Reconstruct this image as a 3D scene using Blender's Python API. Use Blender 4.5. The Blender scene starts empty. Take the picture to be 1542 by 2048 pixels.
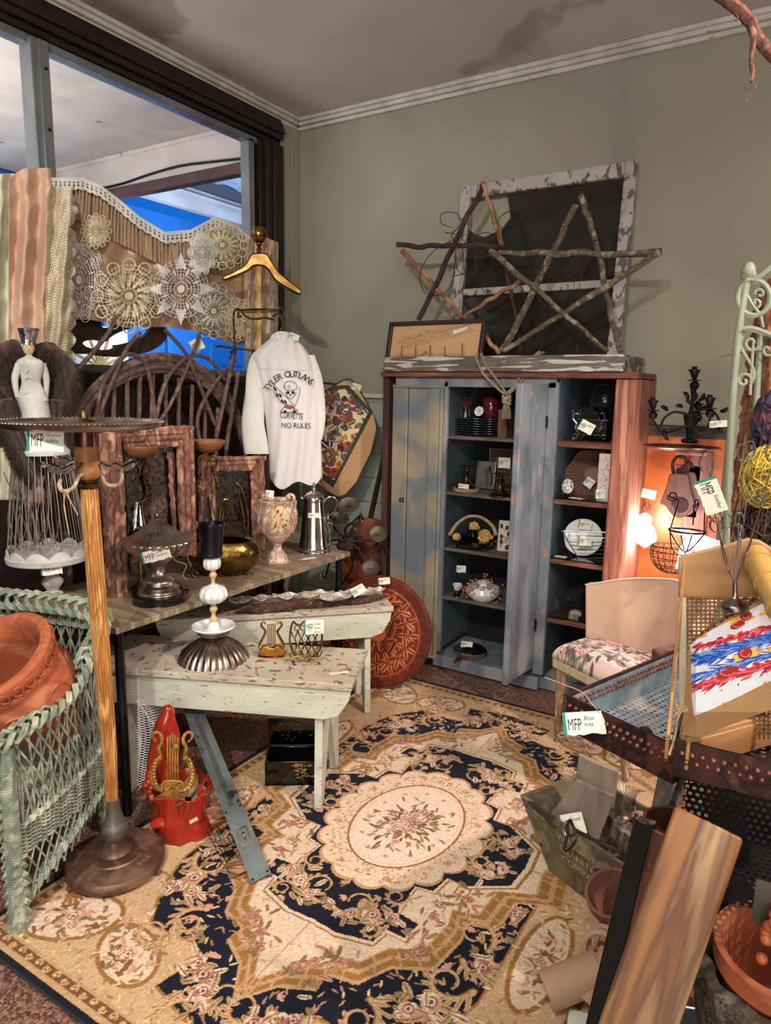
import bpy, math, random
import numpy as np
from mathutils import Vector, Matrix, Euler
V = Vector
PI = math.pi
R = random.Random(7)
COL = bpy.context.scene.collection
# ------------------------------------------------------------------ camera model (1542 x 2048)
F = 1400.0
_y, _p, _d = math.radians(31.6), math.radians(9.95), 0.017
_r0 = V((math.cos(_y), math.sin(_y), 0))
CF = V((-math.sin(_y)*math.cos(_p), math.cos(_y)*math.cos(_p), -math.sin(_p)))
_u0 = V((-math.sin(_y)*math.sin(_p), math.cos(_y)*math.sin(_p), math.cos(_p)))
CR = _r0*math.cos(_d) + _u0*math.sin(_d)
CU = -_r0*math.sin(_d) + _u0*math.cos(_d)
CC = V((0, 0, 1.6))
cam = bpy.data.cameras.new('camera'); camo = bpy.data.objects.new('camera', cam); COL.objects.link(camo)
camo.matrix_world = Matrix(((CR.x, CU.x, -CF.x, CC.x), (CR.y, CU.y, -CF.y, CC.y), (CR.z, CU.z, -CF.z, CC.z), (0, 0, 0, 1)))
cam.sensor_fit = 'VERTICAL'; cam.sensor_height = 36; cam.lens = F/2048*36; cam.clip_start = 0.02
bpy.context.scene.camera = camo
def ray(px, py): return CF + CR*((px-771)/F) + CU*((1024-py)/F)
def at(px, py, x=None, y=None, z=None, d=None):
    D = ray(px, py)
    if d is not None: return CC + D*d
    if x is not None: return CC + D*((x-CC.x)/D.x)
    if y is not None: return CC + D*((y-CC.y)/D.y)
    return CC + D*((z-CC.z)/D.z)
def dep(P): return (V(P)-CC).dot(CF)
def S(P): return dep(P)/F                      # metres per photo pixel at P
def ZY(P, py):                                 # height on the vertical through P seen at row py
    b = (1024-py)/F; q = V((P[0], P[1], 0))-CC
    # (q+z k).u = b (q+z k).f
    return (b*q.dot(CF)-q.dot(CU))/(CU.z-b*CF.z)
# ------------------------------------------------------------------ materials
def lin(c):
    if c[0] > 1 or c[1] > 1 or c[2] > 1: c = [x/255 for x in c]
    return tuple((x/12.92 if x <= .04045 else ((x+.055)/1.055)**2.4) for x in c[:3])+(1,)
MATS = {}
def mat(name, c1, c2=None, c3=None, sc=6, st=(1, 1, 1), rough=.6, metal=0, bump=0, bsc=None, lo=.35, hi=.65, det=8,
        trans=0, emis=None, es=0, alpha=1, coat=0, peel=None, plo=.5, psc=9, pst=None, spec=.5, vc=False, wave=None, sheen=0, ior=1.45):
    if name in MATS: return MATS[name]
    m = bpy.data.materials.new(name); m.use_nodes = True; MATS[name] = m
    nt = m.node_tree; N = nt.nodes; L = nt.links; b = N['Principled BSDF']
    b.inputs['Roughness'].default_value = rough; b.inputs['Metallic'].default_value = metal
    b.inputs['Transmission Weight'].default_value = trans; b.inputs['Alpha'].default_value = alpha
    b.inputs['Coat Weight'].default_value = coat; b.inputs['Specular IOR Level'].default_value = spec
    b.inputs['Sheen Weight'].default_value = sheen; b.inputs['IOR'].default_value = ior
    if emis is not None:
        b.inputs['Emission Color'].default_value = lin(emis); b.inputs['Emission Strength'].default_value = es
    tc = N.new('ShaderNodeTexCoord'); mp = N.new('ShaderNodeMapping'); mp.inputs['Scale'].default_value = st
    L.new(tc.outputs['Object'], mp.inputs['Vector'])
    def noise(s, d=det, vec=mp, dist=0):
        n = N.new('ShaderNodeTexNoise'); n.inputs['Scale'].default_value = s; n.inputs['Detail'].default_value = d
        n.inputs['Distortion'].default_value = dist
        L.new(vec.outputs['Vector'], n.inputs['Vector']); return n.outputs['Fac']
    def ramp(fac, stops):
        r = N.new('ShaderNodeValToRGB'); L.new(fac, r.inputs['Fac']); e = r.color_ramp.elements
        while len(e) < len(stops): e.new(.5)
        for el, (p, c) in zip(e, stops): el.position = p; el.color = c
        return r.outputs['Color']
    colr = None
    if vc:
        a = N.new('ShaderNodeAttribute'); a.attribute_name = 'Col'; colr = a.outputs['Color']
    elif c2 is not None:
        stops = [(lo, lin(c1)), (hi, lin(c2))]
        if c3 is not None: stops = [(lo, lin(c1)), ((lo+hi)/2, lin(c2)), (hi, lin(c3))]
        colr = ramp(noise(sc, dist=.6), stops)
    else: b.inputs['Base Color'].default_value = lin(c1)
    if peel is not None:
        mp2 = N.new('ShaderNodeMapping'); mp2.inputs['Scale'].default_value = pst or st; L.new(tc.outputs['Object'], mp2.inputs['Vector'])
        f = noise(psc, 12, mp2, .4); k = ramp(f, [(plo-.012, (0, 0, 0, 1)), (plo+.012, (1, 1, 1, 1))])
        mx = N.new('ShaderNodeMix'); mx.data_type = 'RGBA'; L.new(k, mx.inputs[0])
        pc = ramp(noise(sc*2.3, 6), [(.3, lin(peel)), (.7, lin([x*.86 for x in peel]))])
        if colr: L.new(colr, mx.inputs[6])
        else: mx.inputs[6].default_value = lin(c1)
        L.new(pc, mx.inputs[7]); colr = mx.outputs[2]
    if colr: L.new(colr, b.inputs['Base Color'])
    if bump:
        bm = N.new('ShaderNodeBump'); bm.inputs['Strength'].default_value = bump; bm.inputs['Distance'].default_value = .006
        if wave:
            w = N.new('ShaderNodeTexWave'); w.inputs['Scale'].default_value = wave[0]; w.inputs['Distortion'].default_value = wave[1]
            w.bands_direction = wave[2]; L.new(mp.outputs['Vector'], w.inputs['Vector']); L.new(w.outputs['Fac'], bm.inputs['Height'])
        else: L.new(noise(bsc or sc*3, 10), bm.inputs['Height'])
        L.new(bm.outputs['Normal'], b.inputs['Normal'])
    return m
# ------------------------------------------------------------------ mesh builder
def frame(d, up=V((0, 0, 1))):
    d = V(d).normalized()
    if abs(d.dot(up)) > .99: up = V((1, 0, 0))
    a = d.cross(up).normalized(); return a, a.cross(d).normalized()
def cr(pts, n=6, closed=False):                # Catmull-Rom smoothing
    P = [V(p) for p in pts]; out = []; m = len(P)
    for i in range(m if closed else m-1):
        if closed: a, b, c, d = P[i-1], P[i], P[(i+1) % m], P[(i+2) % m]
        else: a, b, c, d = P[max(i-1, 0)], P[i], P[i+1], P[min(i+2, m-1)]
        for k in range(n):
            t = k/n; out.append(.5*((2*b)+(c-a)*t+(2*a-5*b+4*c-d)*t*t+(3*b-a-3*c+d)*t**3))
    if not closed: out.append(P[-1])
    return out
class M:
    def __init__(s): s.v = []; s.f = []; s.m = []; s.mi = 0; s.col = None
    def add(s, vs, fs):
        o = len(s.v); s.v += [V(p) for p in vs]; s.f += [tuple(i+o for i in f) for f in fs]; s.m += [s.mi]*len(fs); return s
    def box(s, c, d, rz=0, rot=None):
        h = V(d)/2; mt = rot if rot is not None else Matrix.Rotation(rz, 3, 'Z'); c = V(c)
        vs = [c+mt@V((h.x*i, h.y*j, h.z*k)) for k in (-1, 1) for j in (-1, 1) for i in (-1, 1)]
        return s.add(vs, [(0, 2, 3, 1), (4, 5, 7, 6), (0, 1, 5, 4), (2, 6, 7, 3), (0, 4, 6, 2), (1, 3, 7, 5)])
    def beam(s, a, b, w, h, up=V((0, 0, 1)), w2=None, h2=None):   # squared bar from a to b
        a, b = V(a), V(b); x, y = frame(b-a, up); w2 = w2 or w; h2 = h2 or h
        vs = [p+x*(i*ww/2)+y*(j*hh/2) for p, ww, hh in ((a, w, h), (b, w2, h2)) for i, j in ((-1, -1), (1, -1), (1, 1), (-1, 1))]
        return s.add(vs, [(3, 2, 1, 0), (4, 5, 6, 7), (0, 1, 5, 4), (1, 2, 6, 5), (2, 3, 7, 6), (3, 0, 4, 7)])
    def tube(s, pts, r, n=8, closed=False, sm=0, jit=0):
        P = cr(pts, sm, closed) if sm else [V(p) for p in pts]; m = len(P)
        if not hasattr(r, '__len__'): r = [r]
        rr = []
        for i in range(m):
            t = i/(m-1)*(len(r)-1) if m > 1 else 0; k = min(int(t), len(r)-2) if len(r) > 1 else 0
            rr.append(r[0] if len(r) == 1 else r[k]+(r[k+1]-r[k])*(t-k))
        vs = []; px = None
        for i in range(m):
            d = (P[(i+1) % m]-P[i-1]) if closed else (P[min(i+1, m-1)]-P[max(i-1, 0)])
            if d.length < 1e-9: d = V((0, 0, 1))
            d.normalize()
            if px is None: px, _ = frame(d)
            px = (px-d*px.dot(d))
            if px.length < 1e-6: px, _ = frame(d)
            px.normalize(); py = d.cross(px)
            for k in range(n):
                a = 2*PI*k/n; q = rr[i]*(1+(R.uniform(-jit, jit) if jit else 0))
                vs.append(P[i]+px*(math.cos(a)*q)+py*(math.sin(a)*q))
        fs = [(i*n+k, i*n+(k+1) % n, ((i+1) % m)*n+(k+1) % n, ((i+1) % m)*n+k) for i in range(m if closed else m-1) for k in range(n)]
        if not closed: fs += [tuple(range(n-1, -1, -1)), tuple(range((m-1)*n, m*n))]
        return s.add(vs, fs)
    def lathe(s, prof, c=(0, 0), n=32, flute=0, amp=0, mtx=None, fr=None, sq=1, a0=0, a1=2*PI):   # prof [(r,z)]
        vs = []; full = abs(a1-a0-2*PI) < 1e-6; nn = n if full else n+1
        for i, (r, z) in enumerate(prof):
            for k in range(nn):
                a = a0+(a1-a0)*k/n; q = r
                if flute and (fr is None or fr[0] <= i <= fr[1]): q = r*(1+amp*(abs(math.cos(a*flute/2))-.5))
                p = V((math.cos(a)*q*sq, math.sin(a)*q, z))
                vs.append((mtx@p) if mtx is not None else p+V((c[0], c[1], 0)))
        fs = [(i*nn+k, i*nn+(k+1) % nn, (i+1)*nn+(k+1) % nn, (i+1)*nn+k) for i in range(len(prof)-1) for k in range(n)]
        return s.add(vs, fs)
    def sph(s, c, r, n=12, m=8, rot=None):
        if not hasattr(r, '__len__'): r = (r, r, r)
        vs = []
        for i in range(m+1):
            t = PI*i/m
            for k in range(n):
                a = 2*PI*k/n; p = V((r[0]*math.sin(t)*math.cos(a), r[1]*math.sin(t)*math.sin(a), r[2]*math.cos(t)))
                vs.append(V(c)+(rot@p if rot is not None else p))
        fs = [(i*n+k, (i+1)*n+k, (i+1)*n+(k+1) % n, i*n+(k+1) % n) for i in range(m) for k in range(n)]
        return s.add(vs, fs)
    def prism(s, poly, o, ax, ay, th):          # polygon in plane (o,ax,ay) extruded by th along ax x ay
        o, ax, ay = V(o), V(ax), V(ay); nz = ax.cross(ay).normalized()*th; n = len(poly)
        vs = [o+ax*a+ay*b for a, b in poly]+[o+ax*a+ay*b+nz for a, b in poly]
        return s.add(vs, [tuple(range(n-1, -1, -1)), tuple(range(n, 2*n))]+[(i, (i+1) % n, n+(i+1) % n, n+i) for i in range(n)])
    def ring(s, outer, inner, o, ax, ay, th):   # polygon with a hole (same vertex count)
        o, ax, ay = V(o), V(ax), V(ay); nz = ax.cross(ay).normalized()*th; n = len(outer)
        vs = [o+ax*a+ay*b+nz*k for k in (0, 1) for q in (outer, inner) for a, b in q]; fs = []
        for i in range(n):
            j = (i+1) % n
            fs += [(i, n+i, n+j, j), (2*n+i, 2*n+j, 3*n+j, 3*n+i), (i, j, 2*n+j, 2*n+i), (n+i, 3*n+i, 3*n+j, n+j)]
        return s.add(vs, fs)
    def grid(s, fn, nu, nv, th=0, keep=None):   # fn(u,v)->point; thickened sheet
        vs = [V(fn(i/nu, j/nv)) for j in range(nv+1) for i in range(nu+1)]; w = nu+1
        fs = [(j*w+i, j*w+i+1, (j+1)*w+i+1, (j+1)*w+i) for j in range(nv) for i in range(nu) if keep is None or keep((i+.5)/nu, (j+.5)/nv)]
        if th:
            nr = [V() for _ in vs]
            for f in fs:
                q = (vs[f[1]]-vs[f[0]]).cross(vs[f[3]]-vs[f[0]])
                for i in f: nr[i] += q
            o = len(vs); vs += [p-(q.normalized()*th if q.length > 0 else q) for p, q in zip(vs, nr)]
            ed = {}
            for f in fs:
                for k in range(4):
                    a, b = f[k], f[(k+1) % 4]
                    if (b, a) in ed: del ed[(b, a)]
                    else: ed[(a, b)] = 1
            fs = fs+[tuple(i+o for i in reversed(f)) for f in fs]+[(b, a, a+o, b+o) for a, b in ed]
        return s.add(vs, fs)
    def text(s, body, o, ax, ay, size=1, th=.0006, align='CENTER', shear=0):
        cu = bpy.data.curves.new('t', 'FONT'); cu.body = body; cu.size = 1; cu.align_x = align; cu.shear = shear; cu.resolution_u = 3
        ob_ = bpy.data.objects.new('t', cu); COL.objects.link(ob_)
        me = bpy.data.meshes.new_from_object(ob_.evaluated_get(bpy.context.evaluated_depsgraph_get()))
        o, ax, ay = V(o), V(ax).normalized()*size, V(ay).normalized()*size; nz = ax.cross(ay).normalized()*th
        s.add([o+ax*v.co.x+ay*v.co.y+nz for v in me.vertices], [tuple(p.vertices) for p in me.polygons])
        bpy.data.objects.remove(ob_); bpy.data.curves.remove(cu); bpy.data.meshes.remove(me); return s
    def tri(s, i): s.mi = i; return s
LOC = {}
def tag(o, label=None, cat=None, group=None, kind=None):
    if label: o['label'] = label
    if cat: o['category'] = cat
    if group: o['group'] = group
    if kind: o['kind'] = kind
    return o
def ob(name, mb, mats, parent=None, bev=0, flat=False, ang=35, seg=2, loc=None, along=None):
    """link the builder's shapes as one mesh; points are given in world metres"""
    if not isinstance(mats, (list, tuple)): mats = [mats]
    org = V((0, 0, 0))
    if parent is not None: org = LOC[parent.name]
    elif loc is not None: org = V(loc)
    elif mb.v:
        xs = [p.x for p in mb.v]; ys = [p.y for p in mb.v]; zs = [p.z for p in mb.v]
        org = V(((min(xs)+max(xs))/2, (min(ys)+max(ys))/2, min(zs)))
    rt = V(along).to_track_quat('Z', 'Y') if along is not None else None; ri = rt.inverted() if rt else None
    me = bpy.data.meshes.new(name); me.from_pydata([(ri@(p-org)) if ri else p-org for p in mb.v], [], mb.f); me.update()
    for m in mats: me.materials.append(m)
    if len(mats) > 1: me.polygons.foreach_set('material_index', mb.m)
    if mb.col is not None:
        a = me.color_attributes.new('Col', 'FLOAT_COLOR', 'POINT'); a.data.foreach_set('color', np.asarray(mb.col, dtype=np.float32).ravel())
    if not flat:
        me.polygons.foreach_set('use_smooth', [True]*len(me.polygons)); me.set_sharp_from_angle(angle=math.radians(ang))
    me.validate()
    o = bpy.data.objects.new(name, me); COL.objects.link(o)
    if parent is not None: o.parent = parent; LOC[o.name] = org
    else: o.location = org; LOC[o.name] = org
    if rt: o.rotation_mode = 'QUATERNION'; o.rotation_quaternion = rt
    if bev:
        b = o.modifiers.new('bevel', 'BEVEL'); b.width = bev; b.segments = seg; b.limit_method = 'ANGLE'; b.angle_limit = math.radians(40)
    return o
def thing(name, label, cat, loc, group=None):
    o = bpy.data.objects.new(name, None); COL.objects.link(o); o.location = loc; o.empty_display_size = .05
    LOC[o.name] = V(loc); return tag(o, label, cat, group)
def one(name, mb, mats, label, cat, group=None, **k): return tag(ob(name, mb, mats, **k), label, cat, group)
def struct(name, mb, mats, **k): return tag(ob(name, mb, mats, **k), kind='structure')
def copy_tree(o, loc, label):
    c = o.copy(); COL.objects.link(c); c.location = loc; c['label'] = label; LOC[c.name] = V(loc)
    for ch in o.children:
        d = ch.copy(); COL.objects.link(d); d.parent = c
        for g in ch.children:
            e = g.copy(); COL.objects.link(e); e.parent = d
    return c
# photo silhouette [(half width px, row px)] -> lathe profile on the vertical through P
def prof(P, pts, k=1): 
    s = S(P); return [(max(h, 0)*s*k, ZY(P, y)) for h, y in pts]
def rprof(P, pts, sm=3, k=1):
    q = prof(P, pts, k); w = cr([V((a, 0, b)) for a, b in q], sm); return [(max(p.x, 0), p.z) for p in w]
# ------------------------------------------------------------------ painter for woven and painted patterns
class Cv:
    def __init__(s, w, h, x0, x1, y0, y1, bg):
        s.X, s.Y = np.meshgrid(np.linspace(x0, x1, w), np.linspace(y0, y1, h)); s.w, s.h = w, h; s.b = (x0, x1, y0, y1)
        s.c = np.zeros((h, w, 3)); s.c[:] = lin(bg)[:3]; s.k = np.ones((h, w), bool)
    def win(s, x, y, r):
        x0, x1, y0, y1 = s.b
        i0 = int((x-r-x0)/(x1-x0)*(s.w-1)); i1 = int((x+r-x0)/(x1-x0)*(s.w-1))+2
        j0 = int((y-r-y0)/(y1-y0)*(s.h-1)); j1 = int((y+r-y0)/(y1-y0)*(s.h-1))+2
        return slice(max(j0, 0), max(min(j1, s.h), 0)), slice(max(i0, 0), max(min(i1, s.w), 0))
    def ell(s, x, y, a, b, ang, c, hole=None):
        w = s.win(x, y, max(a, b)); X = s.X[w]-x; Y = s.Y[w]-y; ca, sa = math.cos(ang), math.sin(ang)
        m = ((X*ca+Y*sa)/a)**2+((-X*sa+Y*ca)/b)**2 < 1
        if hole is None: s.c[w][m] = lin(c)[:3]
        else: s.k[w][m] = hole
    def line(s, pts, r, c, hole=None, r1=None):
        n = len(pts)-1
        for i in range(n):
            (ax, ay), (bx, by) = pts[i][:2], pts[i+1][:2]; q0 = r if r1 is None else r+(r1-r)*i/n; q1 = r if r1 is None else r+(r1-r)*(i+1)/n
            L2 = (bx-ax)**2+(by-ay)**2+1e-12; w = s.win((ax+bx)/2, (ay+by)/2, math.sqrt(L2)/2+max(q0, q1))
            X = s.X[w]-ax; Y = s.Y[w]-ay; t = np.clip((X*(bx-ax)+Y*(by-ay))/L2, 0, 1)
            m = (X-t*(bx-ax))**2+(Y-t*(by-ay))**2 < (q0+(q1-q0)*t)**2
            if hole is None: s.c[w][m] = lin(c)[:3]
            else: s.k[w][m] = hole
    def inside(s, poly):
        m = np.zeros(s.X.shape, bool); n = len(poly)
        for i in range(n):
            x0, y0 = poly[i]; x1, y1 = poly[(i+1) % n]
            if y0 == y1: continue
            m ^= ((s.Y < y0) != (s.Y < y1)) & (s.X < (x1-x0)*(s.Y-y0)/(y1-y0)+x0)
        return m
    def poly(s, poly, c): s.c[s.inside(poly)] = lin(c)[:3]
    def leaf(s, x, y, L, w, a, c, c2=None):
        ca, sa = math.cos(a), math.sin(a); s.ell(x+ca*L/2, y+sa*L/2, L/2, w, a, c)
        if c2: s.line([(x, y), (x+ca*L*.9, y+sa*L*.9)], w*.22, c2)
    def rose(s, x, y, r, c, d, l, rnd=R):
        for k in range(7): a = k*.9+rnd.random(); s.ell(x+math.cos(a)*r*.55, y+math.sin(a)*r*.55, r*.5, r*.38, a+1.5, (c, l)[k % 2])
        for k in range(5): a = k*1.26+rnd.random(); s.line([(x+math.cos(a+t*.5)*r*(.5), y+math.sin(a+t*.5)*r*.5) for t in range(3)], r*.06, d)
        s.ell(x, y, r*.36, r*.3, 0, l); s.ell(x, y, r*.2, r*.2, 0, d)
    def noise(s, amt, seed=1, blur=1):
        g = np.random.RandomState(seed).normal(0, 1, (s.h, s.w))
        for _ in range(blur): g = (g+np.roll(g, 1, 0)+np.roll(g, 1, 1)+np.roll(g, -1, 0))/2.6
        s.c *= np.clip(1+amt*g, .3, 1.8)[..., None]
    def mesh(s, fn, th=0):                      # fn(x,y arrays)->(X,Y,Z arrays)
        mb = M(); A = np.stack(fn(s.X, s.Y), -1).reshape(-1, 3); w, h = s.w, s.h
        mb.arr = A; idx = np.arange(w*h).reshape(h, w)
        q = np.stack([idx[:-1, :-1], idx[:-1, 1:], idx[1:, 1:], idx[1:, :-1]], -1)
        q = q[s.k[:-1, :-1] & s.k[1:, 1:]] if not s.k.all() else q.reshape(-1, 4)
        col = np.ones((h*w, 4)); col[:, :3] = s.c.reshape(-1, 3)
        return A, q, col
def cloth(name, cv, fn, m, parent=None, th=0, loc=None):
    A, q, col = cv.mesh(fn); org = LOC[parent.name] if parent is not None else V(loc if loc is not None else A.mean(0))
    A = A-np.array(org)[None]
    us = np.unique(q)
    if len(us) < len(A):
        rm = -np.ones(len(A), int); rm[us] = np.arange(len(us)); q = rm[q]; A = A[us]; col = col[us]
    cs = A[q[::max(1, len(q)//400)]]; nn = np.cross(cs[:, 1]-cs[:, 0], cs[:, 3]-cs[:, 0]).sum(0); ctr = A.mean(0)+np.array(org)
    if nn @ (np.array([0, 0, 1.6])-ctr) < 0: q = q[:, ::-1]
    me = bpy.data.meshes.new(name); me.vertices.add(len(A)); me.vertices.foreach_set('co', A.ravel())
    n = len(q); me.loops.add(n*4); me.loops.foreach_set('vertex_index', np.ascontiguousarray(q).ravel().astype(np.int32))
    me.polygons.add(n); me.polygons.foreach_set('loop_start', np.arange(0, n*4, 4, dtype=np.int32)); me.update(calc_edges=True)
    a = me.color_attributes.new('Col', 'FLOAT_COLOR', 'POINT'); a.data.foreach_set('color', col.astype(np.float32).ravel())
    me.polygons.foreach_set('use_smooth', [True]*n); me.materials.append(m); me.validate()
    o = bpy.data.objects.new(name, me); COL.objects.link(o)
    if parent is not None: o.parent = parent
    else: o.location = org
    LOC[o.name] = V(org)
    if th: md = o.modifiers.new('thickness', 'SOLIDIFY'); md.thickness = th; md.offset = -1
    return o
# ------------------------------------------------------------------ shared materials
paper = mat('paper', (232, 232, 214), (214, 214, 196), sc=20, rough=.8)
ink = mat('ink', (28, 30, 30), rough=.7)
teal = mat('teal_edge', (30, 130, 115), rough=.7)
twine = mat('twine', (190, 160, 115), (150, 120, 80), sc=90, rough=.9)
brass = mat('brass', (158, 124, 72), (110, 82, 42), sc=14, rough=.27, metal=1)
darkbrass = mat('aged_brass', (120, 96, 60), (62, 50, 34), sc=18, rough=.42, metal=1)
gold = mat('gold_leaf', (214, 168, 88), (150, 106, 48), sc=40, rough=.4, metal=.6, bump=.3)
silver = mat('silver', (200, 195, 190), rough=.14, metal=1)
pewter = mat('tarnished_silver', (192, 180, 166), (112, 98, 86), sc=12, rough=.34, metal=1)
steel = mat('steel', (150, 150, 152), (96, 94, 96), sc=5, st=(1, 1, .2), rough=.3, metal=1)
iron = mat('black_iron', (36, 32, 32), (20, 18, 18), sc=20, rough=.5, metal=.6)
rust = mat('rusty_iron', (70, 48, 42), (38, 28, 26), sc=25, rough=.7, metal=.4, bump=.3)
glass = mat('clear_glass', (250, 250, 250), rough=.03, trans=1, ior=1.45)
white_c = mat('white_ceramic', (222, 226, 224), rough=.15, coat=.4)
black = mat('black_lacquer', (8, 9, 9), rough=.12, coat=.6)
wood_raw = mat('raw_wood', (196, 150, 96), (150, 104, 60), sc=3, st=(14, 14, 1), rough=.65, bump=.15)
def price(parent, P, w, h, lines=('MFP',), rot=0, nrm=None, col=teal, up=None, name='price_tag', tail=None):
    """handwritten paper tag centred at P, turned towards nrm"""
    P = V(P); nrm = V(nrm or (CC-P)).normalized(); u = V(up or (0, 0, 1)); ax = u.cross(nrm).normalized(); ay = nrm.cross(ax)
    ax, ay = ax*math.cos(rot)+ay*math.sin(rot), ay*math.cos(rot)-ax*math.sin(rot)
    b = M(); n = 9; top = [(w/2-w*i/n, h/2) for i in range(n+1)]; bot = [(-w/2+w*i/n, -h/2+R.uniform(-.05, .05)*h) for i in range(n+1)]
    b.prism(top+bot, P-nrm*.0006, ax, ay, .0012)
    b.mi = 1; b.prism([(-w/2-.0005, -h/2), (-w/2+w*.07, -h/2), (-w/2+w*.07, h/2), (-w/2-.0005, h/2)], P+nrm*.0007, ax, ay, .0004)
    b.mi = 2; b.text(lines[0], P+nrm*.001-ax*w*.38-ay*h*.22, ax*.55, ay*1.5, h*.001, align='LEFT') if 0 else None
    bb = M(); 
    if w > .02:
        hh = h*.62; b2 = M(); b2.text(lines[0], V((0, 0, 0)), (1, 0, 0), (0, 1, 0), 1, 0, 'LEFT')
        mw = max(v.x for v in b2.v); b.add([P+nrm*.0011+ax*(-w*.4+v.x/mw*w*.34)+ay*(-h*.3+v.y*hh*1.2) for v in b2.v], b2.f)
        for i, t in enumerate(lines[1:]): b.text(t, P+nrm*.0011+ax*(w*.0)+ay*(h*(.12-.26*i)), ax, ay, min(h*.26, w*.9/max(len(t), 1)), 0, 'LEFT', .2)
    o = ob(name, b, [paper, col, ink], parent, flat=True)
    if tail is not None:
        t = M(); t.tube([P+ax*(w*.4)+ay*(h*.4)]+[V(q) for q in tail], .0012, 5, sm=5); ob('string', t, twine, o)
    return o
# ================================================================== the room
RX, RY0, RY1, RX1, HZ = -3.124, -3.2, 3.9, 3.2, 3.32
m_wall = mat('green_wall_paint', (152, 149, 129), (144, 141, 121), sc=1.5, rough=.75, bump=.05, bsc=60)
m_ceil = mat('ceiling_plaster', (206, 194, 188), (190, 178, 172), sc=1.2, rough=.85, bump=.04, bsc=12, peel=(176, 165, 158), plo=.60, psc=.8)
m_trim = mat('white_trim', (206, 202, 192), (180, 176, 166), sc=9, rough=.6, peel=(150, 146, 134), plo=.68, psc=14)
m_dark = mat('dark_brown_wood', (40, 28, 26), (24, 17, 18), sc=4, st=(6, .6, 6), rough=.45, bump=.2)
m_alu = mat('grey_aluminium', (136, 140, 142), (110, 114, 118), sc=3, rough=.4, metal=.5)
m_floor = bpy.data.materials.new('terrazzo'); m_floor.use_nodes = True
def _fl():
    nt = m_floor.node_tree; N = nt.nodes; L = nt.links; b = N['Principled BSDF']; tc = N.new('ShaderNodeTexCoord')
    v = N.new('ShaderNodeTexVoronoi'); v.inputs['Scale'].default_value = 130; L.new(tc.outputs['Object'], v.inputs['Vector'])
    r = N.new('ShaderNodeValToRGB'); L.new(v.outputs['Color'], r.inputs['Fac']); e = r.color_ramp.elements
    e[0].position = .15; e[0].color = lin((74, 48, 40)); e[1].position = .9; e[1].color = lin((176, 136, 112)); q = e.new(.5); q.color = lin((122, 88, 74))
    n = N.new('ShaderNodeTexNoise'); n.inputs['Scale'].default_value = 2; L.new(tc.outputs['Object'], n.inputs['Vector'])
    mx = N.new('ShaderNodeMix'); mx.data_type = 'RGBA'; mx.blend_type = 'MULTIPLY'; mx.inputs[0].default_value = .4
    L.new(r.outputs['Color'], mx.inputs[6]); L.new(n.outputs['Fac'], mx.inputs[7]); L.new(mx.outputs[2], b.inputs['Base Color'])
    b.inputs['Roughness'].default_value = .45
_fl()
struct('floor', M().box(((RX+RX1)/2, (RY0+RY1)/2, -.05), (RX1-RX+.4, RY1-RY0+.4, .1)), m_floor)
struct('ceiling', M().box(((RX+RX1)/2, (RY0+RY1)/2, HZ+.05), (RX1-RX+.4, RY1-RY0+.4, .1)), m_ceil)
struct('wall_back', M().box(((RX+RX1)/2, RY1+.05, HZ/2), (RX1-RX+.4, .1, HZ)), m_wall)
struct('wall_right', M().box((RX1+.05, (RY0+RY1)/2, HZ/2), (.1, RY1-RY0, HZ)), m_wall)
struct('wall_front', M().box(((RX+RX1)/2, RY0-.05, HZ/2), (RX1-RX+.4, .1, HZ)), m_wall)
WB, WT, WY = 1.66, 3.085, 3.40                      # window sill, head, right jamb
w = M(); w.box((RX-.06, (RY0+RY1)/2, WB/2), (.12, RY1-RY0, WB)); w.box((RX-.06, (WY+.36+RY1)/2, HZ/2), (.12, RY1-WY-.36, HZ))
w.box((RX-.06, (RY0+RY1)/2, HZ-.03), (.12, RY1-RY0, .06)); w.box((RX-.06, RY0+.2, HZ/2), (.12, .4, HZ))
struct('wall_left', w, m_wall)
w = M(); w.box((RX+.01, (RY0+3.69)/2, WB/2), (.02, 3.69-RY0, WB)); w.box((RX+.03, (RY0+3.69)/2, WB-.02), (.06, 3.69-RY0, .04)); struct('wall_panelling', w, m_dark)

w = M()
for y0, y1 in ((3.705, 3.80), (3.808, 3.895)): w.box((RX+.008, (y0+y1)/2, HZ/2-.02), (.016, y1-y0, HZ-.06))
struct('trim_1', w, m_wall, bev=.003)                # green boards between window and corner
c = M()
for k, (dz, dy) in enumerate(((.0, .055), (-.022, .04), (-.046, .022))): c.box(((RX+RX1)/2, RY1-dy/2, HZ-.012+dz), (RX1-RX, dy, .023))
struct('trim_2', c, m_trim, bev=.004)
c = M()
for k, (dz, dy) in enumerate(((.0, .055), (-.022, .04), (-.046, .022))): c.box((RX+dy/2, (RY0+RY1)/2, HZ-.012+dz), (dy, RY1-RY0, .023))
struct('trim_3', c, m_trim, bev=.004)
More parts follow.
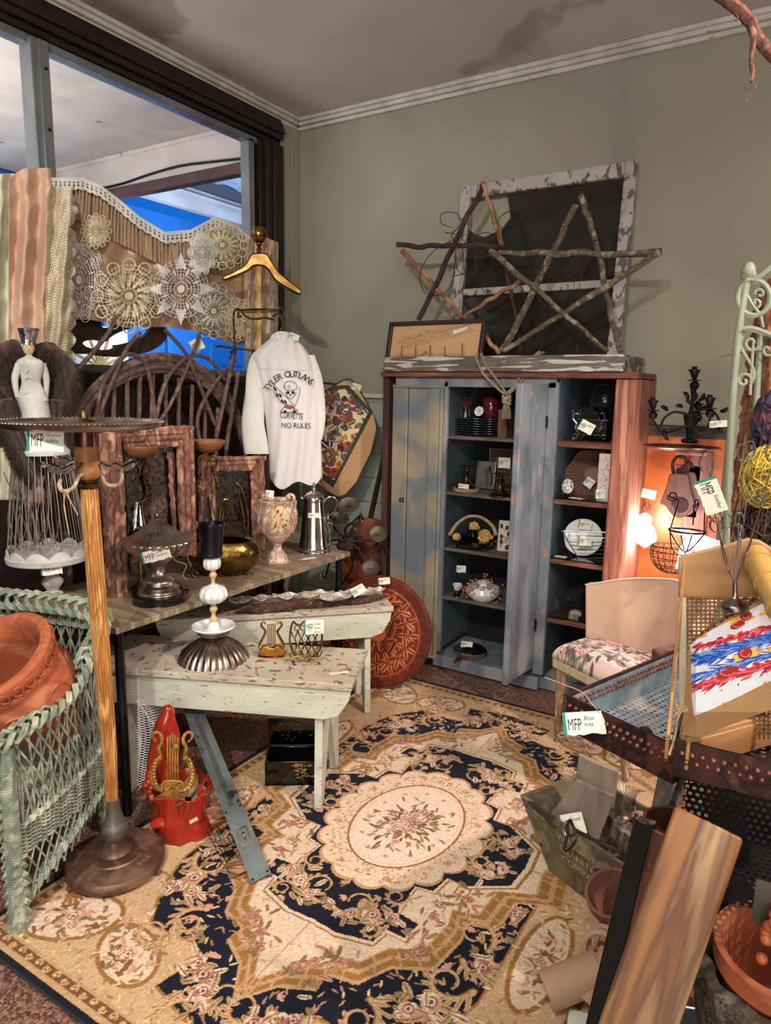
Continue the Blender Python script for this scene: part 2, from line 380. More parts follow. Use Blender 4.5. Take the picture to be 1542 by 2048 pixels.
# window: dark moulded surround, aluminium frame, mullion, glass
c = M()
for k, (t, z0, z1) in enumerate(((.020, WT+.02, WT+.05), (.045, WT+.05, WT+.085), (.060, WT+.085, WT+.12), (.045, WT+.12, WT+.15), (.030, WT+.15, HZ-.06))):
    c.box((RX+t/2-.03, (RY0+3.70)/2, (z0+z1)/2), (t+.06, 3.70-RY0, z1-z0))
for k, (t, y0, y1) in enumerate(((.020, WY+.10, WY+.14), (.045, WY+.14, WY+.19), (.060, WY+.19, WY+.25), (.045, WY+.25, WY+.30))):
    c.box((RX+t/2-.03, (y0+y1)/2, (WB+WT+.02)/2), (t+.06, y1-y0, WT+.02-WB))
struct('trim_4', c, m_dark, bev=.006)
c = M(); ya, yb = RY0+.4, WY+.10
for z in (WT, WB+.02): c.box((RX-.03, (ya+yb)/2, z), (.07, yb-ya, .035))
c.box((RX-.03, WY+.045, (WB+WT)/2), (.07, .05, WT-WB)); c.box((RX-.045, WY+.085, (WB+WT)/2), (.04, .03, WT-WB))
for yy in (2.06, 2.045-1.6, 2.045-3.2): c.box((RX-.01, yy, (WB+WT)/2), (.09, .085, WT-WB)); c.box((RX+.02, yy+.012, (WB+WT)/2), (.05, .05, WT-WB))
wf = struct('window_1', c, m_alu, bev=.004)
b = M()
for z in (2.97, 2.72): b.sph((RX+.047, 2.075, z), (.006, .008, .008), 8, 6)
ob('screw', b, iron, wf)
struct('window_2', M().box((RX-.03, (ya+yb)/2, (WB+WT)/2), (.006, yb-ya, WT-WB)), mat('window_glass', (240, 248, 250), rough=.02, trans=1, ior=1.1))
# white beadboard and rail low on the back wall
b = M()
for k in range(9): b.box((RX+.30+k*.0, RY1-.006, .11+k*.165), (1.3, .012, .16))
struct('wall_wainscot', b, mat('white_board', (178, 182, 176), (150, 156, 150), sc=6, rough=.6), bev=.003)
struct('trim_5', M().box((RX+.72, RY1-.012, 1.555), (1.45, .024, .028)), m_trim, bev=.004)
struct('baseboard_back', M().box((.4, RY1-.01, .06), (5.5, .02, .12)), m_trim, bev=.004)
# ---- street seen through the glass
def outside():
    cl = mat('porch_plaster', (208, 196, 188), (176, 166, 160), sc=2.5, rough=.8, lo=.3, hi=.7, peel=(120, 106, 98), plo=.70, psc=5)
    X0 = RX-.06
    struct('ceiling_porch', M().box((X0-3, -.7, 3.28), (6.0, 8.6, .06)), cl)
    c = M(); c.box((X0-3, 3.63, 3.14), (6, .06, .24)); c.box((X0-3, 3.60, 3.235), (6, .03, .03))
    struct('trim_6', c, cl, bev=.006)
    struct('trim_7', M().box((X0-3, 3.62, 2.985), (6, .08, .07)), mat('maroon_rail', (98, 66, 70), (70, 50, 54), sc=6, rough=.7), bev=.01)
    c = M(); c.tube([(X0-4+i*.3, 3.58, 3.05+.02*math.sin(i*1.3)) for i in range(14)], .008, 6, sm=3); struct('trim_8', c, iron)
    struct('trim_9', M().box((X0-.03, 3.545, 1.85), (.05, .05, 2.4)), mat('rough_stone', (130, 110, 100), (80, 66, 62), sc=30, rough=.9, bump=.5))
    t = thing('metal_canopy', 'pale grey ribbed metal canopy with dark gutter across the street', 'canopy', (-5.5, 5.6, 3.3))
    m1 = mat('canopy_metal', (150, 160, 168), (128, 138, 148), sc=2, rough=.6)
    b = M(); b.grid(lambda u, v: (-5.5-u*5, 2+v*9, 3.62+u*2.9+.014*math.sin(v*9*14)), 2, 300, .02); ob('roof_sheet', b, m1, t)
    b = M(); b.box((-5.46, 6.5, 3.55), (.09, 9, .10)); ob('gutter', b, mat('dark_gutter', (50, 54, 60), rough=.6), t)
    b = M(); b.box((-5.5, 6.5, 3.40), (.08, 9, .20)); b.box((-5.48, 6.5, 3.44), (.08, 9, .03)); ob('fascia', b, mat('canopy_fascia', (176, 176, 176), (150, 152, 156), sc=2, rough=.7), t)
    s = thing('painted_shopfront', 'bright blue painted shopfront with panelled doors across the street', 'building', (-5.7, 3, 0))
    mb = mat('blue_paint', (24, 104, 186), (18, 86, 160), sc=2, rough=.6)
    b = M(); b.box((-5.7, 1.9, 1.62), (.1, 7, 3.24)); ob('wall', b, mb, s)
    for y in (2.0, 3.0, 4.0, 4.9, 5.8):
        b = M(); b.ring([(-.40, .2), (.40, .2), (.40, 2.5), (-.40, 2.5)], [(-.33, .28), (.33, .28), (.33, 2.42), (-.33, 2.42)], (-5.65, y-1.2, 0), (0, 1, 0), (0, 0, 1), .05)
        for k in range(3): b.box((-5.63, y-1.2, .6+k*.72), (.03, .5, .5))
        ob('door_panel', b, mb, s, bev=.01)
    g = thing('white_window', 'white window with radiating muntins in the blue shopfront', 'window', at(195, 700, x=-5.6))
    q = at(195, 700, x=-5.6); b = M(); b.box(q, (.05, .62, .42)); ob('frame', b, white_c, g)
    b = M()
    for k in range(9): a = PI*k/8; b.tube([q+V((.03, 0, -.15)), q+V((.03, .26*math.cos(a), -.15+.28*math.sin(a)))], .012, 5)
    ob('muntin', b, mat('tan_bar', (190, 160, 90), rough=.6), g)
    # bank sign
    q = at(455, 715, x=RX-.9); s_ = S(q)
    t = thing('bank_sign', 'blue bank sign with a pale emblem and dark lettering outside the window', 'sign', q)
    m2 = mat('sign_blue', (52, 140, 214), rough=.5, emis=(40, 130, 215), es=.35)
    P1 = at(440, 688, x=RX-.9); P2 = at(487, 688, x=RX-.9); zt = P1.z; zb = at(440, 750, x=RX-.9).z
    b = M(); b.box((RX-.92, (P1.y+P2.y)/2-.03, (zt+zb)/2), (.02, (P2.y-P1.y)*1.35, zt-zb)); ob('sign_board', b, m2, t)
    b = M(); mid = V((RX-.905, (P1.y+P2.y)/2, (zt+zb)/2))
    b.text('CommunityBank', mid+V((0, 0, -.055)), (0, 1, 0), (0, 0, 1), .038); b.text('OF MISSISSIPPI', mid+V((0, 0, -.10)), (0, 1, 0), (0, 0, 1), .022)
    b.prism([(-.03, -.02), (0, -.035), (.03, -.02), (.015, 0), (.03, .03), (0, .05), (-.02, .03), (-.005, .01)], mid+V((0, 0, .03)), (0, 1, 0), (0, 0, 1), .003)
    ob('lettering', b, mat('sign_navy', (20, 60, 110), rough=.5), t)
    struct('floor_street', M().box((RX-8, 3, -.2), (16, 24, .1)), mat('street', (60, 60, 64), (40, 40, 44), sc=3, rough=.9))
outside()
# ================================================================== light
sc = bpy.context.scene
w = bpy.data.worlds.new('world'); sc.world = w; w.use_nodes = True
bg = w.node_tree.nodes['Background']; bg.inputs['Color'].default_value = lin((28, 120, 235)); bg.inputs['Strength'].default_value = .8
sc.view_settings.view_transform = 'Standard'; sc.view_settings.look = 'None'; sc.view_settings.gamma = 1; sc.view_settings.exposure = 0
def spot(name, loc, tgt, watts, color, angle, size, blend=.4):
    l = bpy.data.lights.new(name, 'SPOT'); l.energy = watts; l.color = color; l.spot_size = math.radians(angle); l.spot_blend = blend; l.shadow_soft_size = size
    o = bpy.data.objects.new(name, l); COL.objects.link(o); o.location = loc; o.rotation_euler = (V(tgt)-V(loc)).to_track_quat('-Z', 'Y').to_euler(); return o
def area(name, loc, tgt, watts, color, sx, sy):
    l = bpy.data.lights.new(name, 'AREA'); l.energy = watts; l.color = color; l.shape = 'RECTANGLE'; l.size = sx; l.size_y = sy
    o = bpy.data.objects.new(name, l); COL.objects.link(o); o.location = loc; o.rotation_euler = (V(tgt)-V(loc)).to_track_quat('-Z', 'Y').to_euler(); return o
def point(name, loc, watts, color, size=.03):
    l = bpy.data.lights.new(name, 'POINT'); l.energy = watts; l.color = color; l.shadow_soft_size = size
    o = bpy.data.objects.new(name, l); COL.objects.link(o); o.location = loc; return o
spot('track_lamp_pink', (1.3, 1.75, 3.15), (-1.45, 2.3, .35), 330, (1, .78, .72), 54, .035, .35)
spot('track_lamp_neutral', (-.5, -.7, 3.15), (-2.7, 2.4, .9), 250, (1, .97, .85), 82, .04, .55)
area('ceiling_fill', (-.2, -.6, 3.27), (-.2, -.6, 0), 60, (1, .93, .86), 1.6, 1.2)  # soft overhead fill added for ambient light, no fitting modelled
area('ceiling_fill', (1.8, 1.6, 3.27), (1.8, 1.6, 0), 36, (1, .9, .82), 1.2, 1.2)  # second added overhead fill, lifts the ambient on the right
area('front_fill', (.6, -3.1, 1.75), (-.6, 3, 2.1), 215, (1, .96, .92), 5.5, 2.2)  # unseen fill added behind the camera for walls, ceiling and metal reflections
area('porch_fill', (RX-1.2, .8, 2.2), (RX-1.2, 1.2, 4), 115, (1, .92, .86), 1.2, 3)  # added upward fill that brightens the porch ceiling, not a real lamp
area('street_fill', (RX-1.5, 7, 5.5), (RX-5, 4.5, 3), 110, (.75, .88, 1), 2, 2)  # unseen fill added to light the canopy side of the street
spot('track_lamp_wall', (-.16, .62, 2.86), (-.75, 3.9, 1.9), 34, (1, .93, .84), 75, .03, .7)
area('fascia_fill', (-4.3, 4.6, 2.3), (-5.6, 5.2, 3.5), 60, (.9, .95, 1), 1, 1)  # extra fill added to lift the canopy fascia out of the blue
# ================================================================== woven rug
def rug():
    XC, YC, HX, HY = -1.156, 2.075, .825, 1.175
    n = 560; c = Cv(n, int(n*HY/HX), -HX, HX, -HY, HY, (20, 24, 38)); r = random.Random(3)
    navy = (22, 25, 38); tan = (182, 146, 108); ivory = (214, 190, 164); gold_ = (150, 106, 54); lt = (194, 162, 124); pink = (196, 146, 126); brown = (126, 88, 56); olive = (134, 116, 78); rosec = (172, 112, 104)
    q = lambda P, sx, sy: [(x*sx, y*sy) for x, y in P]
    def sym(P): return P+[(x, -y) for x, y in reversed(P)]+[(-x, -y) for x, y in P]+[(-x, y) for x, y in reversed(P)]
    # field: cream frame, corners with cartouches
    c.c[(abs(c.X) > .0) | True] = lin(lt)[:3]
    nb = [(.56, .0), (.55, .58), (.50, .73), (.40, .86), (.24, .84), (.18, .86), (.21, 1.0), (.08, 1.03), (0, 1.04)]
    c.poly(sym(nb), gold_); c.poly(q(sym(nb), .985, .992), navy)
    for sx in (-1, 1):
        for sy in (-1, 1):
            P = [V((.46*sx, -.0, 0))]
            c.ell(.62*sx, .96*sy, .155, .10, .6*sx*sy, gold_); c.ell(.62*sx, .96*sy, .14, .086, .6*sx*sy, ivory)
            c.ell(.36*sx, .965*sy, .13, .085, -.4*sx*sy, gold_); c.ell(.36*sx, .965*sy, .115, .072, -.4*sx*sy, ivory)
            c.ell(.64*sx, .35*sy, .075, .2, 0, gold_); c.ell(.64*sx, .35*sy, .06, .185, 0, ivory)
            for k in range(60):
                a, b_ = r.gauss(.62, .06)*sx, r.gauss(.96, .04)*sy; c.leaf(a, b_, .035, .006, r.uniform(0, 6.3), (olive, brown, pink)[k % 3])
            for k in range(55):
                a, b_ = r.gauss(.36, .05)*sx, r.gauss(.965, .035)*sy; c.leaf(a, b_, .03, .006, r.uniform(0, 6.3), (olive, brown, pink)[k % 3])
            for k in range(45): a, b_ = r.gauss(.64, .02)*sx, r.gauss(.35, .09)*sy; c.leaf(a, b_, .03, .005, r.uniform(0, 6.3), (olive, brown, pink)[k % 3])
            for k in range(9): a = k*.24; c.line([(.73*sx, .88*sy), (.73*sx+math.cos(a-.9)*-.075*sx, .88*sy+math.sin(a-.9)*.075*sy)], .006, gold_)
            for x, y, s_ in ((.62, .96, .022), (.59, .985, .016), (.36, .965, .02), (.64, .35, .018)): c.rose(x*sx, y*sy, s_*1.3, pink, brown, ivory, r)
    for k in range(2600):
        x, y = r.uniform(-.8, .8), r.uniform(-1.13, 1.13); c.leaf(x, y, .026, .0032, r.uniform(0, 6.3), ((186, 146, 102), (222, 194, 152), (150, 116, 76), (178, 128, 104))[k % 4])
    # light band: zigzag frame
    O = [(.60, 0), (.62, .11), (.49, .17), (.48, .31), (.39, .335), (.41, .40), (.39, .54), (.29, .595), (.24, .69), (.155, .71), (.16, .765), (.07, .81), (0, .91)]
    I = [(.46, 0), (.45, .11), (.33, .19), (.26, .19), (.25, .27), (.19, .28), (.2, .41), (.28, .42), (.27, .49), (.21, .49), (.2, .55), (.09, .58), (0, .575)]
    c.poly(q(sym(O), 1.025, 1.016), tan); c.poly(sym(O), gold_)
    Oi = [(x*.955, y*.972) for x, y in O]; c.poly(sym(Oi), tan); Oj = [(x*.925, y*.952) for x, y in O]; c.poly(sym(Oj), gold_); Ok = [(x*.875, y*.925) for x, y in O]; c.poly(sym(Ok), tan); c.poly(sym([(x*.862, y*.918) for x, y in O]), ivory)
    SO = sym(O); m = len(SO)
    for i in range(m):                                  # divisions of the key border
        (x0, y0), (x1, y1) = SO[i], SO[(i+1) % m]; L_ = math.hypot(x1-x0, y1-y0); k_ = max(1, int(L_/.055))
        for k in range(k_):
            t = (k+.5)/k_; x, y = x0+(x1-x0)*t, y0+(y1-y0)*t; c.line([(x*.99, y*.995), (x*.87, y*.92)], .0035, tan)
    band = c.inside(sym([(x*.86, y*.915) for x, y in O]))
    for k in range(900):
        x, y = r.uniform(-.5, .5), r.uniform(-.82, .82); j = int((y+HY)/(2*HY)*(c.h-1)); i = int((x+HX)/(2*HX)*(c.w-1))
        if band[j, i]: c.leaf(x, y, .022, .0026, r.uniform(0, 6.3), ((200, 176, 138), (176, 150, 108), (204, 160, 140))[k % 3])
    c.poly(q(sym(I), 1.06, 1.03), gold_); c.poly(q(sym(I), 1.035, 1.02), ivory); c.poly(sym(I), navy)
    # leaf scrolls
    def scroll(x, y, a, L_, k, col=lt, w=.011, lv=True):
        P = []; 
        for i in range(26):
            P.append((x, y)); x += math.cos(a)*L_; y += math.sin(a)*L_; a += k*(1+i*.09)
        c.line(P, w, gold_, r1=w*.35); c.line([(p[0]+.002, p[1]) for p in P], w*.6, col, r1=w*.2)
        if lv:
            for i in range(1, 18, 2):
                d = math.atan2(P[i+1][1]-P[i][1], P[i+1][0]-P[i][0]); s1 = -1 if k > 0 else 1
                c.leaf(P[i][0], P[i][1], w*4.6*(1-i*.035), w*.62, d+s1*.75, col, gold_)
    for sx in (-1, 1):
        for sy in (-1, 1):
            f = sx*sy
            for (x, y, a, L_, k, w) in ((.05, .96, .1, .013, .11, .012), (.34, .80, 2.3, .012, -.13, .012), (.52, .55, 1.9, .012, .13, .012), (.50, .40, -1.4, .011, -.12, .010), (.30, .72, .3, .012, .15, .011), (.02, .50, .3, .011, -.11, .009), (.20, .33, 1.4, .008, .15, .007), (.36, .08, 2.6, .009, .16, .008), (.13, .5, -.7, .008, .16, .007), (.45, .47, .9, .01, -.15, .01), (.10, .93, 2.2, .01, .12, .01)):
                aa = math.atan2(math.sin(a)*sy, math.cos(a)*sx); scroll(x*sx, y*sy, aa, L_, k*f, w=w)
            for (x, y, s_) in ((.44, .64, .034), (.40, .69, .028), (.47, .70, .024), (.36, .43, .0), (.13, .90, .032), (.09, .94, .026), (.17, .88, .024), (.30, .62, .0), (.51, .46, .028), (.51, .22, .026), (.14, .46, .03), (.20, .44, .024), (.08, .49, .024), (.37, .10, .026), (.40, .05, .022), (.30, .31, .02)):
                if not s_: continue
                for k in range(9): c.leaf(x*sx+r.gauss(0, s_), y*sy+r.gauss(0, s_), s_*1.7, s_*.34, r.uniform(0, 6.3), (lt, (176, 150, 106), ivory)[k % 3], brown)
                c.rose(x*sx, y*sy, s_, (pink, rosec)[int(x*100) % 2], (110, 66, 54), ivory, r)
            for (x, y, s_) in ((.33, .50, .03), (.10, .70, .028), (.16, .66, .02), (.36, .24, .03), (.30, .37, .02), (.08, .74, .02)):
                for k in range(12): c.leaf(x*sx+r.gauss(0, s_), y*sy+r.gauss(0, s_), s_*1.5, s_*.26, r.uniform(0, 6.3), (olive, (160, 140, 96), pink)[k % 3], brown)
                c.rose(x*sx, y*sy, s_*.7, rosec, (110, 60, 50), pink, r)
            for (x, y) in ((.30, .55), (.33, .22)): c.line([(x*sx-.02, y*sy-.02), (x*sx+.02, y*sy-.02), (x*sx+.02, y*sy+.02), (x*sx-.02, y*sy+.02), (x*sx-.02, y*sy-.02)], .003, gold_); c.ell(x*sx, y*sy, .006, .006, 0, brown)
    for k in range(420):                                # small sprigs over the navy ground
        x, y = r.uniform(-.56, .56), r.uniform(-1.0, 1.0); j = int((y+HY)/(2*HY)*(c.h-1)); i = int((x+HX)/(2*HX)*(c.w-1))
        if c.c[j, i].sum() < .12:
            a = r.uniform(0, 6.3)
            for d in (-.7, 0, .7): c.leaf(x, y, .024, .005, a+d, ((176, 150, 106), olive, pink)[k % 3])
    # scalloped medallion
    for rr, cc in ((1.0, tan), (.965, (222, 194, 168)), ):
        for k in range(18): a = 2*PI*k/18; c.ell(math.cos(a)*.245*rr, math.sin(a)*.325*rr, .062*rr, .062*rr, 0, cc)
        c.ell(0, 0, .27*rr, .345*rr, 0, cc)
    for k in range(700):
        a = r.uniform(0, 6.3); d = r.uniform(.80, 1.1); c.leaf(math.cos(a)*.24*d, math.sin(a)*.32*d, .013, .0022, r.uniform(0, 6.3), (tan, (214, 178, 150), gold_)[k % 3])
    for k in range(8): a = 2*PI*k/8+.4; c.rose(math.cos(a)*.245, math.sin(a)*.33, .018, tan, brown, ivory, r)
    c.ell(0, 0, .200, .272, 0, (150, 92, 62)); c.ell(0, 0, .192, .264, 0, (224, 198, 174))
    c.ell(0, 0, .180, .25, 0, (214, 184, 150)); c.ell(0, 0, .177, .247, 0, (226, 202, 180))
    for k in range(12): a = 2*PI*k/12+.2; c.rose(math.cos(a)*.15, math.sin(a)*.21, .010, pink, brown, ivory, r)
    for k in range(170):
        x, y = r.gauss(0, .055), r.gauss(0, .068); c.leaf(x, y, .034, .0052, math.atan2(y, x)+r.gauss(0, .5), (olive, (150, 128, 96), (176, 142, 112), (96, 78, 56))[k % 4], brown)
    for k in range(26):
        x, y = r.gauss(0, .042), r.gauss(0, .055); c.rose(x, y, r.uniform(.014, .021), (pink, rosec, (206, 172, 150))[k % 3], (104, 58, 50), (222, 190, 168), r)
    # borders
    ax, ay = abs(c.X), abs(c.Y)
    bx, by = HX-ax, HY-ay; e = np.minimum(bx, by)
    c.c[e < .078] = lin(tan)[:3]; c.c[(e < .070) & (e > .042)] = lin((112, 78, 48))[:3]
    for side in range(4):
        L_ = (HX if side < 2 else HY)-.06; k_ = int(L_*2/.04)
        for k in range(k_):
            t = -L_+.04*(k+.5); s2 = (-1) ** side; P = []
            for i in range(12):
                a = i*.62; rr = .012*(1-i/14); P.append((rr*math.cos(a), rr*math.sin(a)*(1 if k % 2 else -1)))
            for px, py in [(0, 0)]:
                cx_, cy_ = (t, s2*(HY-.056)) if side < 2 else (s2*(HX-.056), t)
                c.line([(cx_+p[0], cy_+p[1]) for p in P], .0035, (196, 156, 104), r1=.002); c.ell(cx_, cy_, .003, .003, 0, (214, 180, 130))
    c.c[e < .036] = lin((186, 152, 112))[:3]; c.c[e < .026] = lin((20, 24, 34))[:3]; c.c[e < .006] = lin((40, 46, 50))[:3]
    c.noise(.11, 2, 1)
    g = np.random.RandomState(5).normal(0, 1, c.X.shape)
    o = cloth('woven_rug', c, lambda X, Y: (X+XC, Y+YC, .008+.0009*g+.0*X), mat('rug_wool', (200, 170, 120), vc=True, rough=.95, sheen=.1, spec=.1), loc=(XC, YC, 0))
    bm_ = M().box((XC, YC, .003), (2*HX-.01, 2*HY-.01, .006)); ob('backing', bm_, mat('rug_back', (34, 34, 36), rough=.9), o)
    tag(o, 'large floral rug in navy, tan and cream with a scalloped oval medallion', 'rug')
rug()
# ================================================================== cabinet
m_plank = mat('red_brown_plank', (164, 104, 82), (124, 72, 56), (190, 134, 108), sc=4, st=(8, 8, .6), rough=.75, bump=.35, bsc=30)
m_plankh = mat('red_brown_shelf', (128, 76, 60), (92, 54, 42), (150, 98, 80), sc=4, st=(.7, 8, 8), rough=.75, bump=.35, bsc=30)
m_blue = mat('worn_blue_paint', (126, 136, 144), (102, 112, 120), (148, 152, 156), sc=4, st=(1, 1, .5), rough=.55, peel=(176, 134, 114), plo=.63, psc=22, pst=(1.5, 1.5, .8), bump=.08)
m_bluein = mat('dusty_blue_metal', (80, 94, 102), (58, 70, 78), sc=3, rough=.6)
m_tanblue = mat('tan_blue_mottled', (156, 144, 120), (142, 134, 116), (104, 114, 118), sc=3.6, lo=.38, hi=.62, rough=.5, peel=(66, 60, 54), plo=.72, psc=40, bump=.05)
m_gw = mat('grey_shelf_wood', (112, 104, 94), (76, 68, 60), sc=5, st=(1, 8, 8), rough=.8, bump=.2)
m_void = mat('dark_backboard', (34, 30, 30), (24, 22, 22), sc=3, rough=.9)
CY, CB = 3.47, 3.86
cx = lambda px, row=900: at(px, row, y=CY).x
cz = lambda px, row: at(px, row, y=CY).z
x_l, x_r = cx(766, 760), cx(1278, 760)
zt = cz(1000, 744)
cab = thing('storage_cabinet', 'tall reddish plank cabinet fitted with worn blue metal doors and open shelves', 'cabinet', ((x_l+x_r)/2, (CY+CB)/2, 0))
b = M(); b.box(((x_l+x_r)/2, (CY+CB)/2-.01, zt-.014), (x_r-x_l, CB-CY+.04, .03)); ob('top', b, m_plankh, cab, bev=.006)
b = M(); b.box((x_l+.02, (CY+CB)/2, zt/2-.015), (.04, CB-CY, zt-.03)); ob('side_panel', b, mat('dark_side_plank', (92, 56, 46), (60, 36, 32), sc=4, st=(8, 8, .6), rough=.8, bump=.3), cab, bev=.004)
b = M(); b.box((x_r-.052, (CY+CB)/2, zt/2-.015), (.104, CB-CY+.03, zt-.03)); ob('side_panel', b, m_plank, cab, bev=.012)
xa, xb, xc, xd = cx(787), cx(886), cx(1092), x_r-.104
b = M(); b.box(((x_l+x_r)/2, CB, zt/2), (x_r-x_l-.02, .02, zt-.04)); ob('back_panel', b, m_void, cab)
zb = .09
b = M()
b.box((xb+.008, CY+.012, (zt+zb)/2-.02), (.024, .024, zt-zb-.06)); b.box((xc+.02, CY+.012, (zt+zb)/2-.02), (.055, .024, zt-zb-.06)); b.box(((xa+xc)/2+.02, CY+.012, zt-.055), (xc-xa+.03, .024, .05))
ob('face_frame', b, m_blue, cab, bev=.003)
b = M()
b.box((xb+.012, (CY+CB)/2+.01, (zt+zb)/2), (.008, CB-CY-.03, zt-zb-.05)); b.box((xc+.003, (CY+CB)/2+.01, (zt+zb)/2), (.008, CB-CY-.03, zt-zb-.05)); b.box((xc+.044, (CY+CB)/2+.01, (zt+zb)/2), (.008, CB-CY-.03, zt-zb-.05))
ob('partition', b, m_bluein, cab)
b = M(); b.box(((xb+xc)/2, (CY+CB)/2-.005, .045), (xc-xb+.05, CB-CY, .07)); b.box(((xc+xd)/2, (CY+CB)/2+.02, .04), (xd-xc, CB-CY-.05, .07)); ob('plinth', b, m_blue, cab, bev=.006)
LS = [cz(900, r_) for r_ in (872, 985, 1098, 1197, 1318)]     # left bay shelf tops
for z in LS[:4]:
    b = M(); b.box(((xb+xc)/2, (CY+CB)/2+.005, z-.009), (xc-xb-.02, CB-CY-.03, .018)); ob('shelf', b, m_gw, cab, bev=.003)
RS = [cz(1110, r_) for r_ in (883, 998, 1119, 1239)]
for z in RS:
    b = M(); b.box(((xc+.048+xd)/2, (CY+CB)/2+.005, z-.014), (xd-xc-.05, CB-CY-.02, .026)); ob('shelf', b, m_plankh, cab, bev=.003)
for z in RS[1:]:
    b = M(); b.box(((xc+.048+xd)/2, (CY+CB)/2+.0, z+.003), (xd-xc-.06, CB-CY-.03, .005)); ob('glass_sheet', b, mat('shelf_glass', (200, 225, 220), rough=.04, trans=1, ior=1.4), cab)
b = M(); b.box(((xb+xc)/2, (CY+CB)/2, LS[4]-.01), (xc-xb-.02, CB-CY-.02, .02)); ob('bottom', b, m_gw, cab, bev=.003)
dz0, dz1 = cz(830, 1306), cz(830, 770)
dr = M(); dw = xb-xa
for x0, x1, yy in ((0, .30, .0), (.31, .72, .010), (.73, .93, 0), (.94, 1, -.003)): dr.box((xa+dw*(x0+x1)/2, CY-.008+yy, (dz0+dz1)/2), (dw*(x1-x0), .022, dz1-dz0))
dr.box((xa+dw/2, CY-.02, dz1-.008), (dw, .012, .016)); dr.box((xa+dw/2, CY-.02, dz0+.008), (dw, .012, .016))
dl = ob('door', dr, m_tanblue, cab, bev=.004)
b = M(); q = at(803, 1000, y=CY-.021); b.ring([(-.016, -.012), (.016, -.012), (.016, .012), (-.016, .012)], [(-.008, -.004), (.008, -.004), (.008, .004), (-.008, .004)], q, (1, 0, 0), (0, 0, 1), -.003); ob('keyhole_plate', b, rust, dl)
hp = V((xc-.004, CY-.005, 0)); fz = ZY((hp.x, hp.y), 1336); fp = at(1010, 1370, z=fz); dv = (fp-hp); dv.z = 0
dn = V((dv.y, -dv.x, 0)).normalized()
b = M(); b.beam(hp+V((0, 0, (fz+zt-.065)/2))-V((0, 0, (zt-.065-fz)/2)), hp+V((0, 0, zt-.065)), dv.length*0+.001, .001) if 0 else None
b.prism([(0, fz), (dv.length, fz), (dv.length, zt-.06), (0, zt-.06)], hp, dv.normalized(), (0, 0, 1), .02)
b.box(hp+dv+V((0, 0, (fz+zt-.06)/2))-dv.normalized()*.004, (.012, .03, zt-.06-fz), rz=math.atan2(dv.y, dv.x))
dr2 = ob('door', b, m_blue, cab, bev=.003)
hq = hp+dv*.84; hz = ZY((hq.x, hq.y), 1020); b = M(); nn = dv.normalized().cross(V((0, 0, 1)))
b.ring([(math.cos(a)*.014*(1-.4*abs(math.sin(a))), math.sin(a)*.055) for a in [2*PI*k/20 for k in range(20)]], [(math.cos(a)*.008, math.sin(a)*.028) for a in [2*PI*k/20 for k in range(20)]], hq+V((0, 0, hz))+nn*.022, dv.normalized(), (0, 0, 1), .006)
ob('pull_plate', b, iron, dr2)
for z in (1.42, .35): b = M(); b.tube([hp+V((.004, -.008, z)), hp+V((.004, -.008, z+.06))], .006, 8); ob('hinge', b, iron, dr2)
# ================================================================== plywood display table
m_ply = mat('table_planks', (150, 134, 108), (118, 100, 78), (172, 156, 132), sc=3, st=(1, 7, 1), rough=.55, bump=.12)
TZ = .75; tx1 = -2.045; tx0 = -2.66; ty0 = 1.52; ty1 = 2.985
tb = thing('display_table', 'low plank-topped table on black steel legs crowded with antiques', 'table', ((tx0+tx1)/2, (ty0+ty1)/2, 0))
b = M(); n = 7
for k in range(n):
    y0 = ty0+(ty1-ty0)*k/n; y1 = ty0+(ty1-ty0)*(k+1)/n-.002; b.box(((tx0+tx1)/2+R.uniform(-.003, .003), (y0+y1)/2, TZ-.012), (tx1-tx0, y1-y0, .024))
ob('tabletop', b, m_ply, tb, bev=.002)
for x, y in ((tx1-.03, ty0+.03), (tx1-.03, ty1-.07), (tx0+.04, ty0+.03), (tx0+.04, ty1-.07)):
    b = M(); b.tube([(x, y, 0), (x, y, TZ-.024)], .0175, 14); ob('leg', b, mat('blued_steel', (66, 64, 68), (40, 40, 44), sc=6, rough=.28, metal=.9), tb)
for z in (.15, .32):
    b = M(); b.beam((tx1-.03, ty0+.04, z), (tx0+.04, ty0+.04, z), .012, .03); b.beam((tx0+.04, ty0+.04, z), (tx0+.04, ty1-.07, z), .012, .03); ob('stretcher', b, rust, tb)
